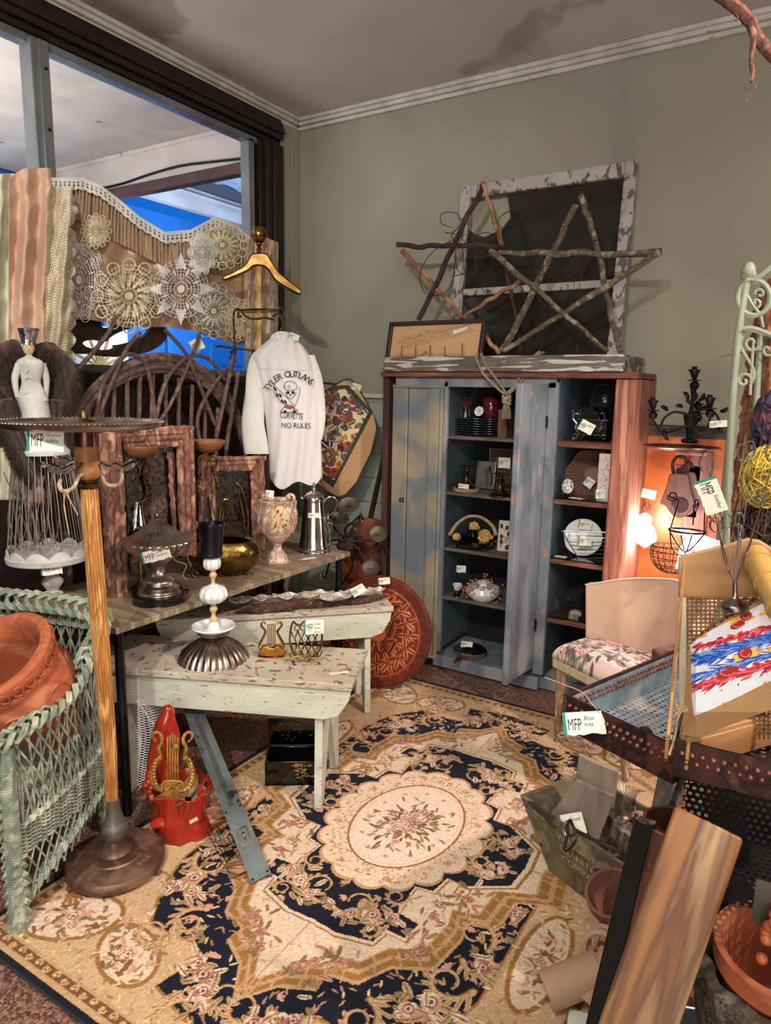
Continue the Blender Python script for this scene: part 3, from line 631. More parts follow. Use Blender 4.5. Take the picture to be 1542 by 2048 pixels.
# ================================================================== white benches
m_wht = mat('crackled_white_paint', (206, 208, 192), (186, 188, 172), sc=5, st=(1, 1, 3), rough=.7, peel=(128, 112, 92), plo=.66, psc=26, pst=(1, 1, 5), bump=.25, bsc=40)
m_whtop = mat('worn_white_top', (200, 192, 174), (178, 166, 144), sc=5, st=(1, 1, 2), rough=.7, peel=(132, 112, 90), plo=.60, psc=30, pst=(1, 1, 5), bump=.25, bsc=40)
def bench(label, c0, ux, L_, W_, H_, inset, ah):
    ux = V((ux[0], ux[1], 0)).normalized(); uy = V((-ux.y, ux.x, 0)); c0 = V((c0[0], c0[1], 0)); up = V((0, 0, 1))   # c0: right front corner, bench runs to -ux
    t = thing('wooden_bench', label, 'bench', c0-ux*L_/2+uy*W_/2, 'old white painted benches')
    b = M(); b.prism([(-L_, 0), (.006, 0), (.006, W_), (-L_, W_)], c0+up*(H_-.026), ux, uy, .026); ob('seat', b, m_whtop, t, bev=.003)
    for s_, yo in ((0, .012), (1, W_-.034)):
        b = M(); P = [(-L_+.004, H_-.026-.02), (-L_+.03, H_-.026-ah*.6), (-L_+.09, H_-.026-ah), (-.10, H_-.026-ah), (-.045, H_-.026-ah*.85), (-.006, H_-.026-ah*.35), (0, H_-.027), (-L_+.004, H_-.027)]
        b.prism(P, c0+uy*(yo+.022), ux, up, .022); ob('apron', b, m_wht, t, bev=.003)
    for xo in (-inset, -L_+inset):
        b = M(); W2 = W_-.07; h = H_-.03; o = c0+ux*xo+uy*(W_/2); zf = .0095 if o.x > -1.95 else 0
        sp = W2/2+.02; b.prism([(-W2/2, h), (-sp, zf), (-sp+.045, zf), (-.012, h*.62), (.012, h*.62), (sp-.045, zf), (sp, zf), (W2/2, h)], o, uy, up, .03)
        ob('leg', b, m_wht, t, bev=.003)
    return t
bench('low white bench in front of the table, candle stand and brass pieces on it', (-1.368, 1.996), (.913, .407), 1.05, .365, .53, .14, .125)
bench('low white bench behind, oyster shells on driftwood lying on it', (-1.679, 2.81), (.70, .714), 1.1, .30, .56, .13, .13)
# ================================================================== upholstered chair
def chair():
    up = V((0, 0, 1)); A = V((-.946, 3.026, 0)); ex = V((.86, -.51, 0)).normalized(); ey = V((.40, .91, 0)).normalized()
    ink_f = mat('rose_fabric', (226, 196, 186), vc=True, rough=.9)
    t = thing('upholstered_chair', 'low chair with pink woven curved back and rose-patterned seat beside cabinet', 'chair', A+ex*.25+ey*.2)
    pw = mat('pink_basket_weave', (234, 196, 170), (216, 176, 152), sc=6, rough=.85)
    nt = pw.node_tree; bn = nt.nodes.new('ShaderNodeBump'); ck = nt.nodes.new('ShaderNodeTexChecker'); ck.inputs['Scale'].default_value = 150
    tc = nt.nodes.new('ShaderNodeTexCoord'); nt.links.new(tc.outputs['Object'], ck.inputs['Vector']); nt.links.new(ck.outputs['Fac'], bn.inputs['Height']); bn.inputs['Distance'].default_value = .004; bn.inputs['Strength'].default_value = .8
    nt.links.new(bn.outputs['Normal'], nt.nodes['Principled BSDF'].inputs['Normal'])
    # curved back wrapping round the seat
    path = cr([A+ex*.0+ey*.235, A+ex*.16+ey*.33, A+ex*.36+ey*.33, A+ex*.56+ey*.24, A+ex*.60+ey*.10], 6); m = len(path)
    tops = [.685, .75, .80, .80, .70]
    def shell(off):
        def f(u, v):
            i = min(int(u*(m-1)), m-2); fr = u*(m-1)-i; p = path[i].lerp(path[i+1], fr); d = (path[i+1]-path[i]).normalized(); nn = V((-d.y, d.x, 0))
            k = min(int(u*4), 3); tt = tops[k]+(tops[k+1]-tops[k])*(u*4-k); z = .38+(tt-.38)*v
            return p+nn*(off+.05*v)-d*(.03*v if u < .05 else 0)+up*z
        return f
    b = M(); g1 = shell(.0); g2 = shell(.045); n1, n2 = 28, 12
    vs = [g1(i/n1, j/n2) for j in range(n2+1) for i in range(n1+1)]+[g2(i/n1, j/n2) for j in range(n2+1) for i in range(n1+1)]; w = n1+1; o = w*(n2+1); fs = []
    for j in range(n2):
        for i in range(n1): fs += [(j*w+i, j*w+i+1, (j+1)*w+i+1, (j+1)*w+i), (o+j*w+i, o+(j+1)*w+i, o+(j+1)*w+i+1, o+j*w+i+1)]
    for i in range(n1): fs += [(n2*w+i, n2*w+i+1, o+n2*w+i+1, o+n2*w+i), (i, o+i, o+i+1, i+1)]
    for j in range(n2): fs += [(j*w, (j+1)*w, o+(j+1)*w, o+j*w), (j*w+n1, o+j*w+n1, o+(j+1)*w+n1, (j+1)*w+n1)]
    b.add(vs, fs); bk = ob('backrest', b, pw, t, bev=.008)
    b = M(); b.tube([g1(i/20, 1)+up*.003 for i in range(21)], .005, 6); ob('piping', b, mat('cream_piping', (226, 200, 178), rough=.8), bk)
    # seat: frame and cushion with roses
    b = M(); b.prism([(0, 0), (.50, .0), (.52, .36), (.0, .24)], A+up*.345, ex, ey, .05); ob('seat_frame', b, mat('striped_cream_fabric', (206, 192, 160), (186, 168, 134), sc=4, st=(12, 12, 1), rough=.85, bump=.1), t, bev=.01)
    c = Cv(170, 130, 0, .50, 0, .34, (228, 200, 190)); r = random.Random(9)
    for x, y, s_ in ((.10, .05, .05), (.05, .12, .03), (.17, .03, .03), (.14, .14, .04), (.30, .10, .04), (.40, .2, .05), (.24, .25, .045), (.45, .05, .04), (.08, .26, .04)):
        for k in range(16): c.leaf(x+r.gauss(0, s_*.8), y+r.gauss(0, s_*.8), .05, .009, r.uniform(0, 6.3), ((130, 138, 124), (168, 160, 142), (110, 100, 104))[k % 3], (90, 84, 84))
        for k in range(3): c.rose(x+r.gauss(0, s_*.5), y+r.gauss(0, s_*.5), s_*.55, ((204, 140, 140), (216, 176, 160), (190, 116, 124))[k], (120, 70, 76), (240, 214, 200), r)
    c.noise(.05)
    def top(X, Y):
        u = X/.5; v = Y/.34; z = .395+.075*np.clip(np.minimum(np.minimum(u, 1-u), np.minimum(v, 1-v))*9, 0, 1)**.5+.012*np.sin(u*PI)*np.sin(v*PI)
        yy = Y*(.70+.36*u); return (A.x+ex.x*X+ey.x*yy, A.y+ex.y*X+ey.y*yy, z)
    cloth('seat_cushion', c, top, ink_f, t, th=.01)
    for (x, y, fx, fy) in ((.04, .03, -.035, .03), (.40, .03, .06, .0), (.06, .22, -.02, .10), (.46, .28, .03, .05)):
        b = M(); b.beam(A+ex*x+ey*y+up*.35, A+ex*(x+fx)+ey*(y+fy)+up*.0095, .042, .036, w2=.024, h2=.022); ob('leg', b, mat('pale_leg_wood', (178, 148, 112), (132, 98, 68), sc=5, st=(8, 8, 1), rough=.5, peel=(206, 192, 166), plo=.56), t, bev=.004)
    b = M(); b.prism([(.50, .05), (.57, .05), (.57, .09), (.50, .09)], A+up*.36+ey*.02, ex, ey, .20); b.beam(A+ex*.535+ey*.06+up*.575, A+ex*.60+ey*.24+up*.60, .065, .05); ob('armrest', b, mat('brown_velvet', (130, 84, 66), (98, 60, 48), sc=20, rough=.8), t, bev=.012)
chair()
# ================================================================== pixel-to-plane helpers for things standing upright at P
def nrm_to_cam(P, turn=0): n = V((CC.x-P[0], CC.y-P[1], 0)).normalized(); return Matrix.Rotation(turn, 3, 'Z')@n
def onp(P, px, py, n=None, off=0):
    n = n or nrm_to_cam(P); D = ray(px, py); q = V(P)+n*off; return CC+D*((q-CC).dot(n)/D.dot(n))
def onv(P, n=None):                              # vectorised for painted cloths: (X,Y photo arrays, offset) -> world arrays
    n = n or nrm_to_cam(P)
    def f(X, Y, off=0.0):
        a = (X-771)/F; b = (1024-Y)/F; D = [CF[i]+a*CR[i]+b*CU[i] for i in range(3)]
        k = ((V(P)-CC).dot(n)+off)/sum(D[i]*n[i] for i in range(3)); return tuple(CC[i]+k*D[i] for i in range(3))
    return f
def slathe(mb, P, rows, n=28, sm=3, flute=0, amp=0, sq=1, fr=None):
    """turned form whose axis may lean: rows of (axis px, half width px, row px)"""
    s = S(P); W = cr([V(q) for q in rows], sm); rings = []
    for w_ in W: c = onp(P, w_.x, w_.z); rings.append((c, max(w_.y, 0)*s))
    vs = []; ax = V((CR.x, CR.y, 0)).normalized(); ay = V((-ax.y, ax.x, 0))
    for c, r in rings:
        for k in range(n):
            a = 2*PI*k/n; q = r*(1+amp*(abs(math.cos(a*flute/2))-.5)) if flute else r
            vs.append(c+ax*(math.cos(a)*q)+ay*(math.sin(a)*q*sq))
    return mb.add(vs, [(i*n+k, i*n+(k+1) % n, (i+1)*n+(k+1) % n, (i+1)*n+k) for i in range(len(rings)-1) for k in range(n)]+[tuple(range(n-1, -1, -1)), tuple(range((len(rings)-1)*n, len(rings)*n))])
def pts(P, L, off=0, n=None): return [onp(P, p[0], p[1], n, off+(p[2] if len(p) > 2 else 0)) for p in L]
def outline(mb, P, L, th, n=None, off=0, sm=3):
    n = n or nrm_to_cam(P); C_ = [onp(P, p.x, p.y, n, off) for p in (cr([V((x, y, 0)) for x, y in L], sm, True) if sm else [V((x, y, 0)) for x, y in L])]
    k = len(C_); vs = C_+[c-n*th for c in C_]; return mb.add(vs, [tuple(range(k)), tuple(range(2*k-1, k-1, -1))]+[(i, k+i, k+(i+1) % k, (i+1) % k) for i in range(k)])
def curve1(K):                                   # piecewise curve y(x)
    xs = [k[0] for k in K]; ys = [k[1] for k in K]; return lambda X: np.interp(X, xs, ys)
vcloth = mat('woven_cloth', (200, 190, 170), vc=True, rough=.85, spec=.2)
vsatin = mat('satin_cloth', (200, 190, 170), vc=True, rough=.35, spec=.5, sheen=.2)
NX = V((1, 0, 0))
# ------------------------------------------------------------------ lace-draped screen beside the window
def drape():
    P = V((-2.90, 2.6, 1.9)); r = random.Random(11); f = onv(P, NX)
    T = curve1([(85, 362), (165, 362), (200, 376), (235, 402), (280, 440), (330, 470), (380, 466), (430, 440), (470, 455), (510, 490), (548, 512)])
    B = curve1([(85, 640), (180, 640), (260, 655), (340, 655), (400, 665), (470, 690), (548, 690)])
    M1 = curve1([(85, 420), (140, 432), (215, 478), (262, 500), (300, 522), (340, 540), (410, 545), (548, 560)])
    t = thing('draped_screen', 'tan ruched satin screen with a wavy lace-edged top against the window', 'screen', (P.x, 2.7, 0))
    c = Cv(420, 300, 85, 548, 355, 700, (170, 136, 110)); top = T(c.X); c.k = (c.Y > top+2) & (c.Y < B(c.X))
    ru = (c.Y > top+14) & (c.Y < M1(c.X)); g = np.random.RandomState(3).normal(0, 1, c.w); 
    for _ in range(2): g = (g+np.roll(g, 1)+np.roll(g, -1))/2
    c.c[ru] = lin((176, 146, 118))[:3]; c.c[(abs(c.Y-M1(c.X)) < 3)] = lin((150, 108, 84))[:3]; c.c[(abs(c.Y-top-14) < 2.5)] = lin((150, 110, 86))[:3]
    lo = c.Y > M1(c.X)+4
    for k in range(70):
        x, y = r.uniform(90, 540), r.uniform(500, 690); c.line([(x+8*math.cos(a*.7)*a/6, y+8*math.sin(a*.7)*a/6) for a in range(9)], 1.0, (150, 112, 90))
    rip = np.where(ru, .010*np.sin(c.X*.85+np.sin(c.Y*.03)*2)+.006*g[None, :], .014*np.sin(c.X*.11+c.Y*.03)+.008*np.sin(c.X*.05-c.Y*.09))
    cloth('fabric', c, lambda X, Y: f(X, Y, rip), vsatin, t)
    # lace runner on the wavy top
    c = Cv(900, 200, 85, 540, 352, 560, (228, 226, 218)); d = c.Y-T(c.X)+6
    e = 22+2.5*np.abs(np.sin(c.X*.22)); hol = (np.abs(np.sin(c.X*.35))*np.abs(np.sin(d*.5+.4)) > .72) & (d > 4) & (d < e-4)
    c.k = (d > -1) & (d < e) & ~hol
    o = cloth('lace_runner', c, lambda X, Y: f(X, Y, .018+.004*np.sin(X*.1)), vcloth, t, th=.0015); tag(o, 'white lace runner along the top')
    c = Cv(160, 420, 488, 556, 462, 700, (196, 160, 130)); c.k = (c.Y > 470+np.abs(c.X-520)*.4)
    for k in range(260): x, y = r.uniform(495, 520) if k % 2 else r.uniform(528, 550), r.uniform(560, 698); c.line([(x+3*math.cos(a), y+3*math.sin(a)) for a in range(6)], .9, (222, 208, 184))
    rr = .03*np.sin(c.X*.28)+.01*np.sin(c.X*.6+c.Y*.05)
    g_ = cloth('hanging_slip', c, lambda X, Y: f(X, Y, .05+rr), vsatin, None, th=.002, loc=onp(P, 520, 698, NX))
    tag(g_, 'peach satin slip with lace panels hanging behind the brass valet', 'clothing')
    # posts of the screen down to the floor
    for px in (100, 535):
        q = onp(P, px, 600, NX); b = M(); b.box((P.x-.03, q.y, 1.0), (.03, .04, 2.0)); ob('post', b, mat('brown_post', (96, 66, 48), (66, 44, 34), sc=6, rough=.6), t)
    # crocheted doilies: real thread lattices
    def doily(label, px, py, r0, kind, col, off, sy=1.0, group=None):
        c = Cv(int(230*r0/60)+60, int(230*r0/60)+60, px-r0*1.15, px+r0*1.15, py-r0*1.15*sy, py+r0*1.15*sy, col); c.k[:] = False
        def pol(a, d): return (px+math.cos(a)*d, py+math.sin(a)*d*sy)
        N = {'star': 8, 'pin': 12, 'round': 16, 'fan': 10}[kind]; th = max(1.0, r0*.018)
        rings = [r0*k/9 for k in range(1, 9)]
        for k in range(N*4): c.line([pol(2*PI*k/(N*4)+(.35 if kind == 'pin' else 0)*j/6, r0*j/6*.92) for j in range(2 if k % 2 else 1, 7)], th*(.6 if N < 14 else .45), None, True)
        for q in rings: c.line([pol(2*PI*k/72, q) for k in range(73)], th*.62, None, True)
        c.ell(px, py, r0*.10, r0*.10*sy, 0, None, True)
        for k in range(N):
            a = 2*PI*k/N
            if kind == 'star':
                for w_ in np.linspace(-.26, .26, 7): c.line([pol(a+w_, r0*.62), pol(a, r0*1.1)], th, None, True)
                for q in (.7, .78, .86, .94): c.line([pol(a-.26*(1.1-q)/.45, r0*q), pol(a+.26*(1.1-q)/.45, r0*q)], th, None, True)
            elif kind == 'fan':
                cx_, cy_ = pol(a, r0*.86)
                for q in (.22, .15, .08): c.line([(cx_+math.cos(b_*.35)*r0*q, cy_+math.sin(b_*.35)*r0*q*sy) for b_ in range(19)], th*.9, None, True)
            else:
                cx_, cy_ = pol(a, r0*.90); c.line([(cx_+math.cos(b_*.35)*r0*.17, cy_+math.sin(b_*.35)*r0*.17*sy) for b_ in range(19)], th*1.1, None, True)
                c.line([pol(a, r0*.3), pol(a+.1, r0*.6)], th*2.2, None, True)
        if kind in ('star', 'fan', 'pin'):
            for k in range(N): a = 2*PI*(k+.5)/N; x, y = pol(a, r0*.55); c.ell(x, y, r0*.10, r0*.05, a, None, True)
            for k in range(N): a = 2*PI*(k+.5)/N; x, y = pol(a, r0*.30); c.ell(x, y, r0*.05, r0*.03, a, None, False)
        o = cloth('crocheted_doily', c, lambda X, Y: f(X, Y, off+.010*np.sin(X*.09+px)+.006*np.sin(Y*.13)), vcloth, None, th=.0016, loc=onp(P, px, py, NX, off))
        tag(o, label, 'doily', 'crocheted doilies pinned to the draped screen')
    Wt, Cm = (232, 230, 222), (224, 212, 180)
    doily('white crocheted doily hanging over the upper left corner of the tan screen', 118, 420, 34, 'fan', Wt, .05, 1.2)
    doily('small cream round doily with a pinwheel centre near the screen top left', 192, 462, 29, 'pin', Cm, .045, 1.15)
    doily('long white netted doily hanging at the left below the pinwheel', 158, 560, 48, 'fan', Wt, .04, 1.7)
    doily('large cream netted doily hanging left of the white star doily', 258, 592, 70, 'pin', Cm, .055, 1.0)
    doily('white star-pointed crocheted doily in the middle of the screen', 362, 578, 62, 'star', (236, 232, 226), .065, 1.05)
    doily('cream doily draped over the upper right bump of the screen', 445, 490, 48, 'round', Cm, .06, .95)
    doily('narrow white doily with solid leaf left of the cream right one', 405, 505, 28, 'fan', Wt, .08, 1.5)
    doily('grey-cream round doily with rosette hanging lowest at the right', 428, 622, 50, 'round', (206, 204, 184), .05, 1.05)
    doily('tiny cream doily strip hanging at the right end above sign', 476, 640, 24, 'round', Cm, .04, 1.7)
    g = thing('price_tag', 'large paper tag hanging from the lace of the right doily', 'tag', onp(P, 393, 690, NX, .1)); price(g, onp(P, 393, 690, NX, .1), .07, .06, ('MFP', 'lace'), rot=.5, name='card')
drape()
# ------------------------------------------------------------------ satin gowns hanging at the left
def gown(name, label, cat, xl, xr, y0, y1, col, col2, off, m, folds, lace=False, P=V((-2.86, 1.8, 1.7))):
    f = onv(P, NX); c = Cv(int((xr-xl)*3), 300, xl, xr, y0, y1, col); r = random.Random(int(xl)+3); u = (c.X-xl)/(xr-xl)
    c.k = (c.Y > y0+ (abs(u-.5)*2)**3*26) & (u < .5+.5*np.clip((c.Y-y0)/120, .55, 1)) if not lace else c.k
    if lace:
        c.k = (np.abs(np.sin(c.X*.9+np.sin(c.Y*.2)*2)*np.sin(c.Y*.55+np.sin(c.X*.3))) < .80) & (u < .82+.18*np.abs(np.sin(c.Y*.09)))
    elif col2:
        for k in range(60): x, y = r.uniform(xl, xr), r.uniform(y0, y1); c.line([(x+5*math.cos(a*.8), y+7*math.sin(a*.6)) for a in range(8)], .9, col2)
    g = .028*np.sin(u*folds*6.28+c.Y*.006)+.010*np.sin(u*17+c.Y*.03)+.006*np.sin(c.Y*.1+u*9)
    o = cloth(name, c, lambda X, Y: f(X, Y, off+g), m, None, th=.0015, loc=onp(P, (xl+xr)/2, y1, NX, off)); tag(o, label, cat)
gown('satin_gown', 'ivory satin gown hanging at the far left edge in front of window', 'clothing', -30, 52, 345, 1000, (212, 206, 184), None, -.01, vsatin, 2.3)
gown('satin_gown', 'peach floral satin gown hanging behind the white figurine', 'clothing', 18, 128, 334, 900, (204, 166, 142), (218, 188, 164), .085, vsatin, 2.6)
gown('lace_scarf', 'cream lace scarf hanging between the peach gown and draped screen', 'scarf', 92, 152, 372, 800, (216, 204, 176), None, .15, vcloth, 1.2, True)
# ------------------------------------------------------------------ dark carved yoke in the window
def yoke():
    P = V((-2.98, 2.2, 1.8)); f = onv(P, NX); c = Cv(260, 130, 130, 345, 615, 730, (52, 36, 26)); X, Y = c.X, c.Y
    c.k = (((X-235)/100)**2+((Y-668)/46)**2 < 1) | ((X < 240) & (Y > 628) & (Y < 708))
    for x, y, a, b_, an in ((258, 672, 44, 13, -.3), (222, 645, 20, 9, -.3), (200, 690, 34, 9, .1), (290, 650, 26, 9, -.2)): c.ell(x, y, a, b_, an, None, False)
    tag(cloth('carved_yoke', c, lambda X, Y: f(X, Y, 0), mat('dark_varnish', (52, 36, 26), vc=True, rough=.25, coat=.5), None, th=.035, loc=onp(P, 235, 700, NX)), 'dark varnished carved wooden yoke with oval openings seen below the lace', 'yoke')
yoke()
# ------------------------------------------------------------------ bentwood loveseat
def loveseat():
    P = V((-2.80, 2.3, 1.2)); bark = mat('grey_bark_twig', (118, 92, 84), (84, 64, 60), (140, 114, 102), sc=14, rough=.7, bump=.3)
    t = thing('bentwood_loveseat', 'bent willow twig loveseat with a tall arched back behind the table', 'bench', (P.x+.1, 2.5, 0))
    A = lambda L, off=0: pts(P, L, off, NX)
    for k in range(5):
        d = k*8; b = M(); b.tube(A([(120-d*.2, 905+d), (142, 842+d), (190, 770+d), (250, 728+d), (315, 710+d), (380, 722+d), (430, 757+d), (470, 812+d), (492, 880+d)], k % 2*.012), .0125, 8, sm=6, jit=.05); ob('back_arch', b, bark, t)
    for L in ([(190, 840), (205, 770), (235, 725), (262, 708), (292, 730), (305, 790), (312, 850)], [(310, 850), (325, 780), (350, 735), (385, 712), (420, 720), (450, 760)], [(150, 745), (190, 700), (220, 660), (232, 630)], [(195, 840), (225, 760), (252, 700), (280, 665)], [(330, 660), (370, 705), (395, 760), (430, 850)], [(300, 870), (345, 800), (392, 690), (400, 650)], [(405, 900), (395, 840), (420, 780), (470, 720)]):
        b = M(); b.tube(A(L, .03), .010, 7, sm=6, jit=.06); ob('bent_twig', b, bark, t)
    for k, (x, y0) in enumerate(((155, 850), (178, 810), (205, 790), (228, 770), (254, 752), (280, 748), (306, 744), (332, 748), (358, 756), (385, 770), (410, 790), (436, 815), (458, 850))):
        b = M(); b.tube(A([(x, y0), (x-2+R.uniform(-3, 3), 900), (x-4, 1010)], -.01), .011, 7, sm=4, jit=.06); ob('spindle', b, bark, t)
    y0, y1 = onp(P, 120, 900, NX).y, onp(P, 492, 900, NX).y
    b = M(); b.box((P.x+.06, (y0+y1)/2, .46), (.2, y1-y0, .04)); ob('seat', b, bark, t)
    for y in (y0, y1):
        for x in (P.x, P.x+.12): b = M(); b.tube([(x, y, 0), (x, y, .95 if x == P.x else .46)], .02, 8, jit=.05); ob('leg', b, bark, t)
    for k, L in enumerate((((432, 875), (470, 700)), ((452, 900), (478, 740)))):
        b = M(); b.tube(A([L[0], L[1]], .05), .012, 7, jit=.06); ob('bent_twig', b, bark, t)
loveseat()
# ------------------------------------------------------------------ brass valet and shirt
def valet():
    P = V((-2.50, 3.05, 0)); n = nrm_to_cam(P); P.z = 0
    P0 = onp(P, 519, 900); P = V((P0.x, P0.y, 0)); s = S((P.x, P.y, 1.8))
    t = thing('valet_stand', 'polished brass valet stand with ball finial, hanger bar and tray', 'valet stand', (P.x, P.y, 0))
    Q = V((P.x, P.y, 1.8))
    b = M(); slathe(b, Q, [(518, 0, 452), (518, 10, 456), (518, 15.5, 469), (518, 10, 483), (518, 5, 487), (518, 6, 490), (518, 3, 494), (518, 6, 499), (518, 4, 504), (518, 8, 509)], 24); ob('finial', b, brass, t)
    b = M(); b.tube([onp(Q, 518, 509), onp(Q, 517, 1100), (P.x, P.y, .05)], .0145, 4); ob('pole', b, brass, t)
    b = M(); b.lathe([(0, .05), (.16, .045), (.17, .0), (0, 0)], (P.x, P.y), 24); ob('base', b, brass, t)
    b = M(); outline(b, Q, [(503, 507), (518, 505), (534, 507), (545, 524), (562, 547), (585, 565), (601, 578), (603, 587), (596, 588), (575, 577), (552, 562), (538, 543), (528, 533), (508, 532), (497, 541), (475, 551), (452, 560), (444, 558), (448, 551), (470, 541), (488, 530), (496, 518)], .045, off=.02)
    ob('hanger_bar', b, brass, t, bev=.012, seg=3)
    b = M(); q = onp(Q, 516, 622); b.lathe([(.0, -.004), (.135, -.004), (.14, .004), (.125, .002), (0, .0)], (0, 0), 28, mtx=Matrix.Translation(q)@Matrix.Diagonal((1, .55, 1, 1))); ob('tray', b, brass, t)
    b = M()
    for L in ([(490, 632), (478, 618), (468, 625), (468, 660), (470, 690), (466, 700)], [(484, 632), (476, 634), (478, 624)], [(545, 634), (556, 628), (566, 640), (568, 660), (563, 672), (556, 668)], [(435, 691), (465, 696), (515, 702)], [(490, 632), (505, 638), (530, 636), (548, 640)]):
        b.tube(pts(Q, L, .02), .0055, 8, sm=6)
    for x, y in ((434, 691), (467, 697), (469, 663)): b.sph(onp(Q, x, y, off=.02), .010, 10, 8)
    ob('trouser_bar', b, brass, t)
    # shirt on a wire hanger
    SP = Q+n*.13; s = S(SP); f = onv(SP, n)
    t = thing('shirt', 'white long-sleeved shirt with a black racing print hanging on a wire hanger', 'clothing', onp(SP, 580, 985, n))
    Lf = curve1([(672, 545), (684, 533), (700, 512), (716, 503), (735, 510), (770, 522), (840, 532), (900, 538), (990, 541)])
    Rf = curve1([(672, 590), (684, 600), (700, 612), (716, 622), (760, 633), (840, 640), (900, 643), (990, 646)])
    c = Cv(150, 260, 0, 1, 668, 986, (222, 218, 214)); Yb = 975+10*np.sin(c.X*9)-22*(np.abs(c.X-.45)*2)**2
    xx = Lf(c.Y)+(Rf(c.Y)-Lf(c.Y))*c.X; c.k = c.Y < Yb
    c.c[np.abs(c.Y-738-4*c.X) < 1.0] = lin((196, 194, 190))[:3]
    bul = .055*np.sqrt(np.clip(1-(2*c.X-1)**2, 0, 1)); wr = .007*np.sin(c.X*14+c.Y*.02)*np.clip((c.Y-740)/150, 0, 1)+.003*np.sin(c.X*31+c.Y*.05)
    cloth('body', c, lambda X, Y: f(xx, Y, bul+wr), vcloth, t, th=.001)
    c2 = Cv(40, 90, 0, 1, 668, 986, (214, 212, 208)); x2 = Lf(c2.Y)+(Rf(c2.Y)-Lf(c2.Y))*c2.X; c2.k = c2.Y < 960
    cloth('body_front', c2, lambda X, Y: f(x2, Y, -.04*np.sqrt(np.clip(1-(2*c2.X-1)**2, 0, 1))), vcloth, t, th=.001)
    def sleeve(rows):
        b = M(); nn = 20; vs = []; W = cr([V((r_[0], r_[1], r_[2])) for r_ in rows], 5)
        for w_ in W:
            cx_, hw, y = w_
            for k in range(nn): a = 2*PI*k/nn; wv = 1+.10*math.sin(3*a+y*.05); vs.append(onp(SP, cx_+math.cos(a)*hw*wv, y, n, math.sin(a)*hw*s*.5))
        m = len(W); b.add(vs, [(i*nn+k, i*nn+(k+1) % nn, (i+1)*nn+(k+1) % nn, (i+1)*nn+k) for i in range(m-1) for k in range(nn)]); ob('sleeve', b, mat('white_cotton', (220, 222, 214), (212, 214, 206), sc=8, rough=.85), t, ang=80)
    sleeve([(520, 12, 704), (514, 17, 730), (508, 20, 790), (508, 23, 850), (512, 25, 908)]); sleeve([(622, 8, 710), (632, 11, 750), (636, 13, 800), (640, 12, 840), (635, 9, 880)])
    b = M(); b.tube(pts(SP, [(543, 676), (556, 667), (575, 668), (592, 676)], .02, n), .010, 8, sm=5); b.tube(pts(SP, [(548, 680), (566, 676), (590, 682)], .045, n), .009, 8, sm=5); ob('collar', b, vcloth if 0 else mat('white_cotton', (0, 0, 0)), t)
    b = M(); b.tube(pts(SP, [(530, 692), (560, 662), (565, 645), (558, 632), (553, 622), (560, 614), (567, 622), (566, 634)], 0, n), .0022, 6, sm=5); b.tube(pts(SP, [(562, 660), (600, 690)], 0, n), .0022, 6); ob('wire_hanger', b, silver, t)
    price(t, onp(SP, 588, 673, n, .06), .055, .030, ('MFP', 'shirt'), rot=-.35)
    # print: letters bent over an arc, helmeted skull between chequered wings, little car
    pr = mat('black_print', (26, 26, 28), rough=.8); b = M(); o3 = .064
    def put(txt, size, fx, shear=0, italic=False):
        g = M().text(txt, (0, 0, 0), (1, 0, 0), (0, 1, 0), size, 0, 'CENTER', shear); b.add([onp(SP, *fx(v.x, v.y), n, o3) for v in g.v], g.f)
    def arc(txt, cx_, cy_, rad, a0, da, size):
        for i, ch in enumerate(txt):
            if ch == ' ': continue
            a = a0+da*i; put(ch, size, lambda x, y, a=a: (cx_+math.cos(a)*(rad+y)-math.sin(-a)*0+math.sin(a)*x, cy_-math.sin(a)*(rad+y)+math.cos(a)*x))
    arc('TYLER OUTLAWS', 583, 804, 50, 2.62, -.152, 18)
    ob('lettering', b, pr, t, flat=True) if 0 else None
    put('CORVETTE', 15, lambda x, y: (583+x*.62, 837-y*1.15+x*.04)); put('NO RULES', 15, lambda x, y: (592+x*.85, 858-y*1.0+x*.02-2)); put('L O', 8, lambda x, y: (575+x, 776-y))
    ob('lettering', b, pr, t, flat=True); b = M()
    for k in range(5):
        for j in range(2):
            if (k+j) % 2 == 0: b.prism([(0, 0), (5.2, 6), (4.4, 11), (-.8, 5)], (0, 0, 0), (1, 0, 0), (0, 1, 0), .01) if 0 else b.add([onp(SP, 548+k*5.2+x-j*1, 772+k*6.6+y+j*5.5, n, o3) for x, y in ((0, 0), (5.2, 6), (4.4, 11), (-.8, 5))], [(0, 1, 2, 3)])
    for L in ([(547, 770), (550, 790), (566, 806), (583, 815)], [(548, 768), (560, 782), (574, 795), (588, 812)], [(600, 775), (597, 795), (588, 815)], [(568, 776), (570, 766), (580, 762), (592, 767), (594, 776), (586, 780), (574, 780), (568, 776)], [(571, 784), (574, 792), (582, 797), (590, 790), (592, 783)], [(586, 815), (590, 822)], [(564, 820), (570, 812), (580, 810), (590, 817), (596, 822), (580, 824), (562, 824), (564, 820)]):
        b.tube([onp(SP, x, y, n, o3) for x, y in L], .0014, 4, sm=4)
    for x, y, r_ in ((576, 785, 3), (586, 785, 3), (581, 790, 1.6), (570, 823, 3), (589, 823, 3)): b.sph(onp(SP, x, y, n, o3-.003), r_*s, 8, 6)
    b.mi = 1; b.add([onp(SP, x, y, n, o3+.001) for x, y in ((568, 814), (580, 811), (588, 815), (578, 817))], [(0, 1, 2, 3)])
    ob('emblem', b, [pr, mat('print_red', (170, 50, 50), rough=.7)], t, flat=True)
valet()
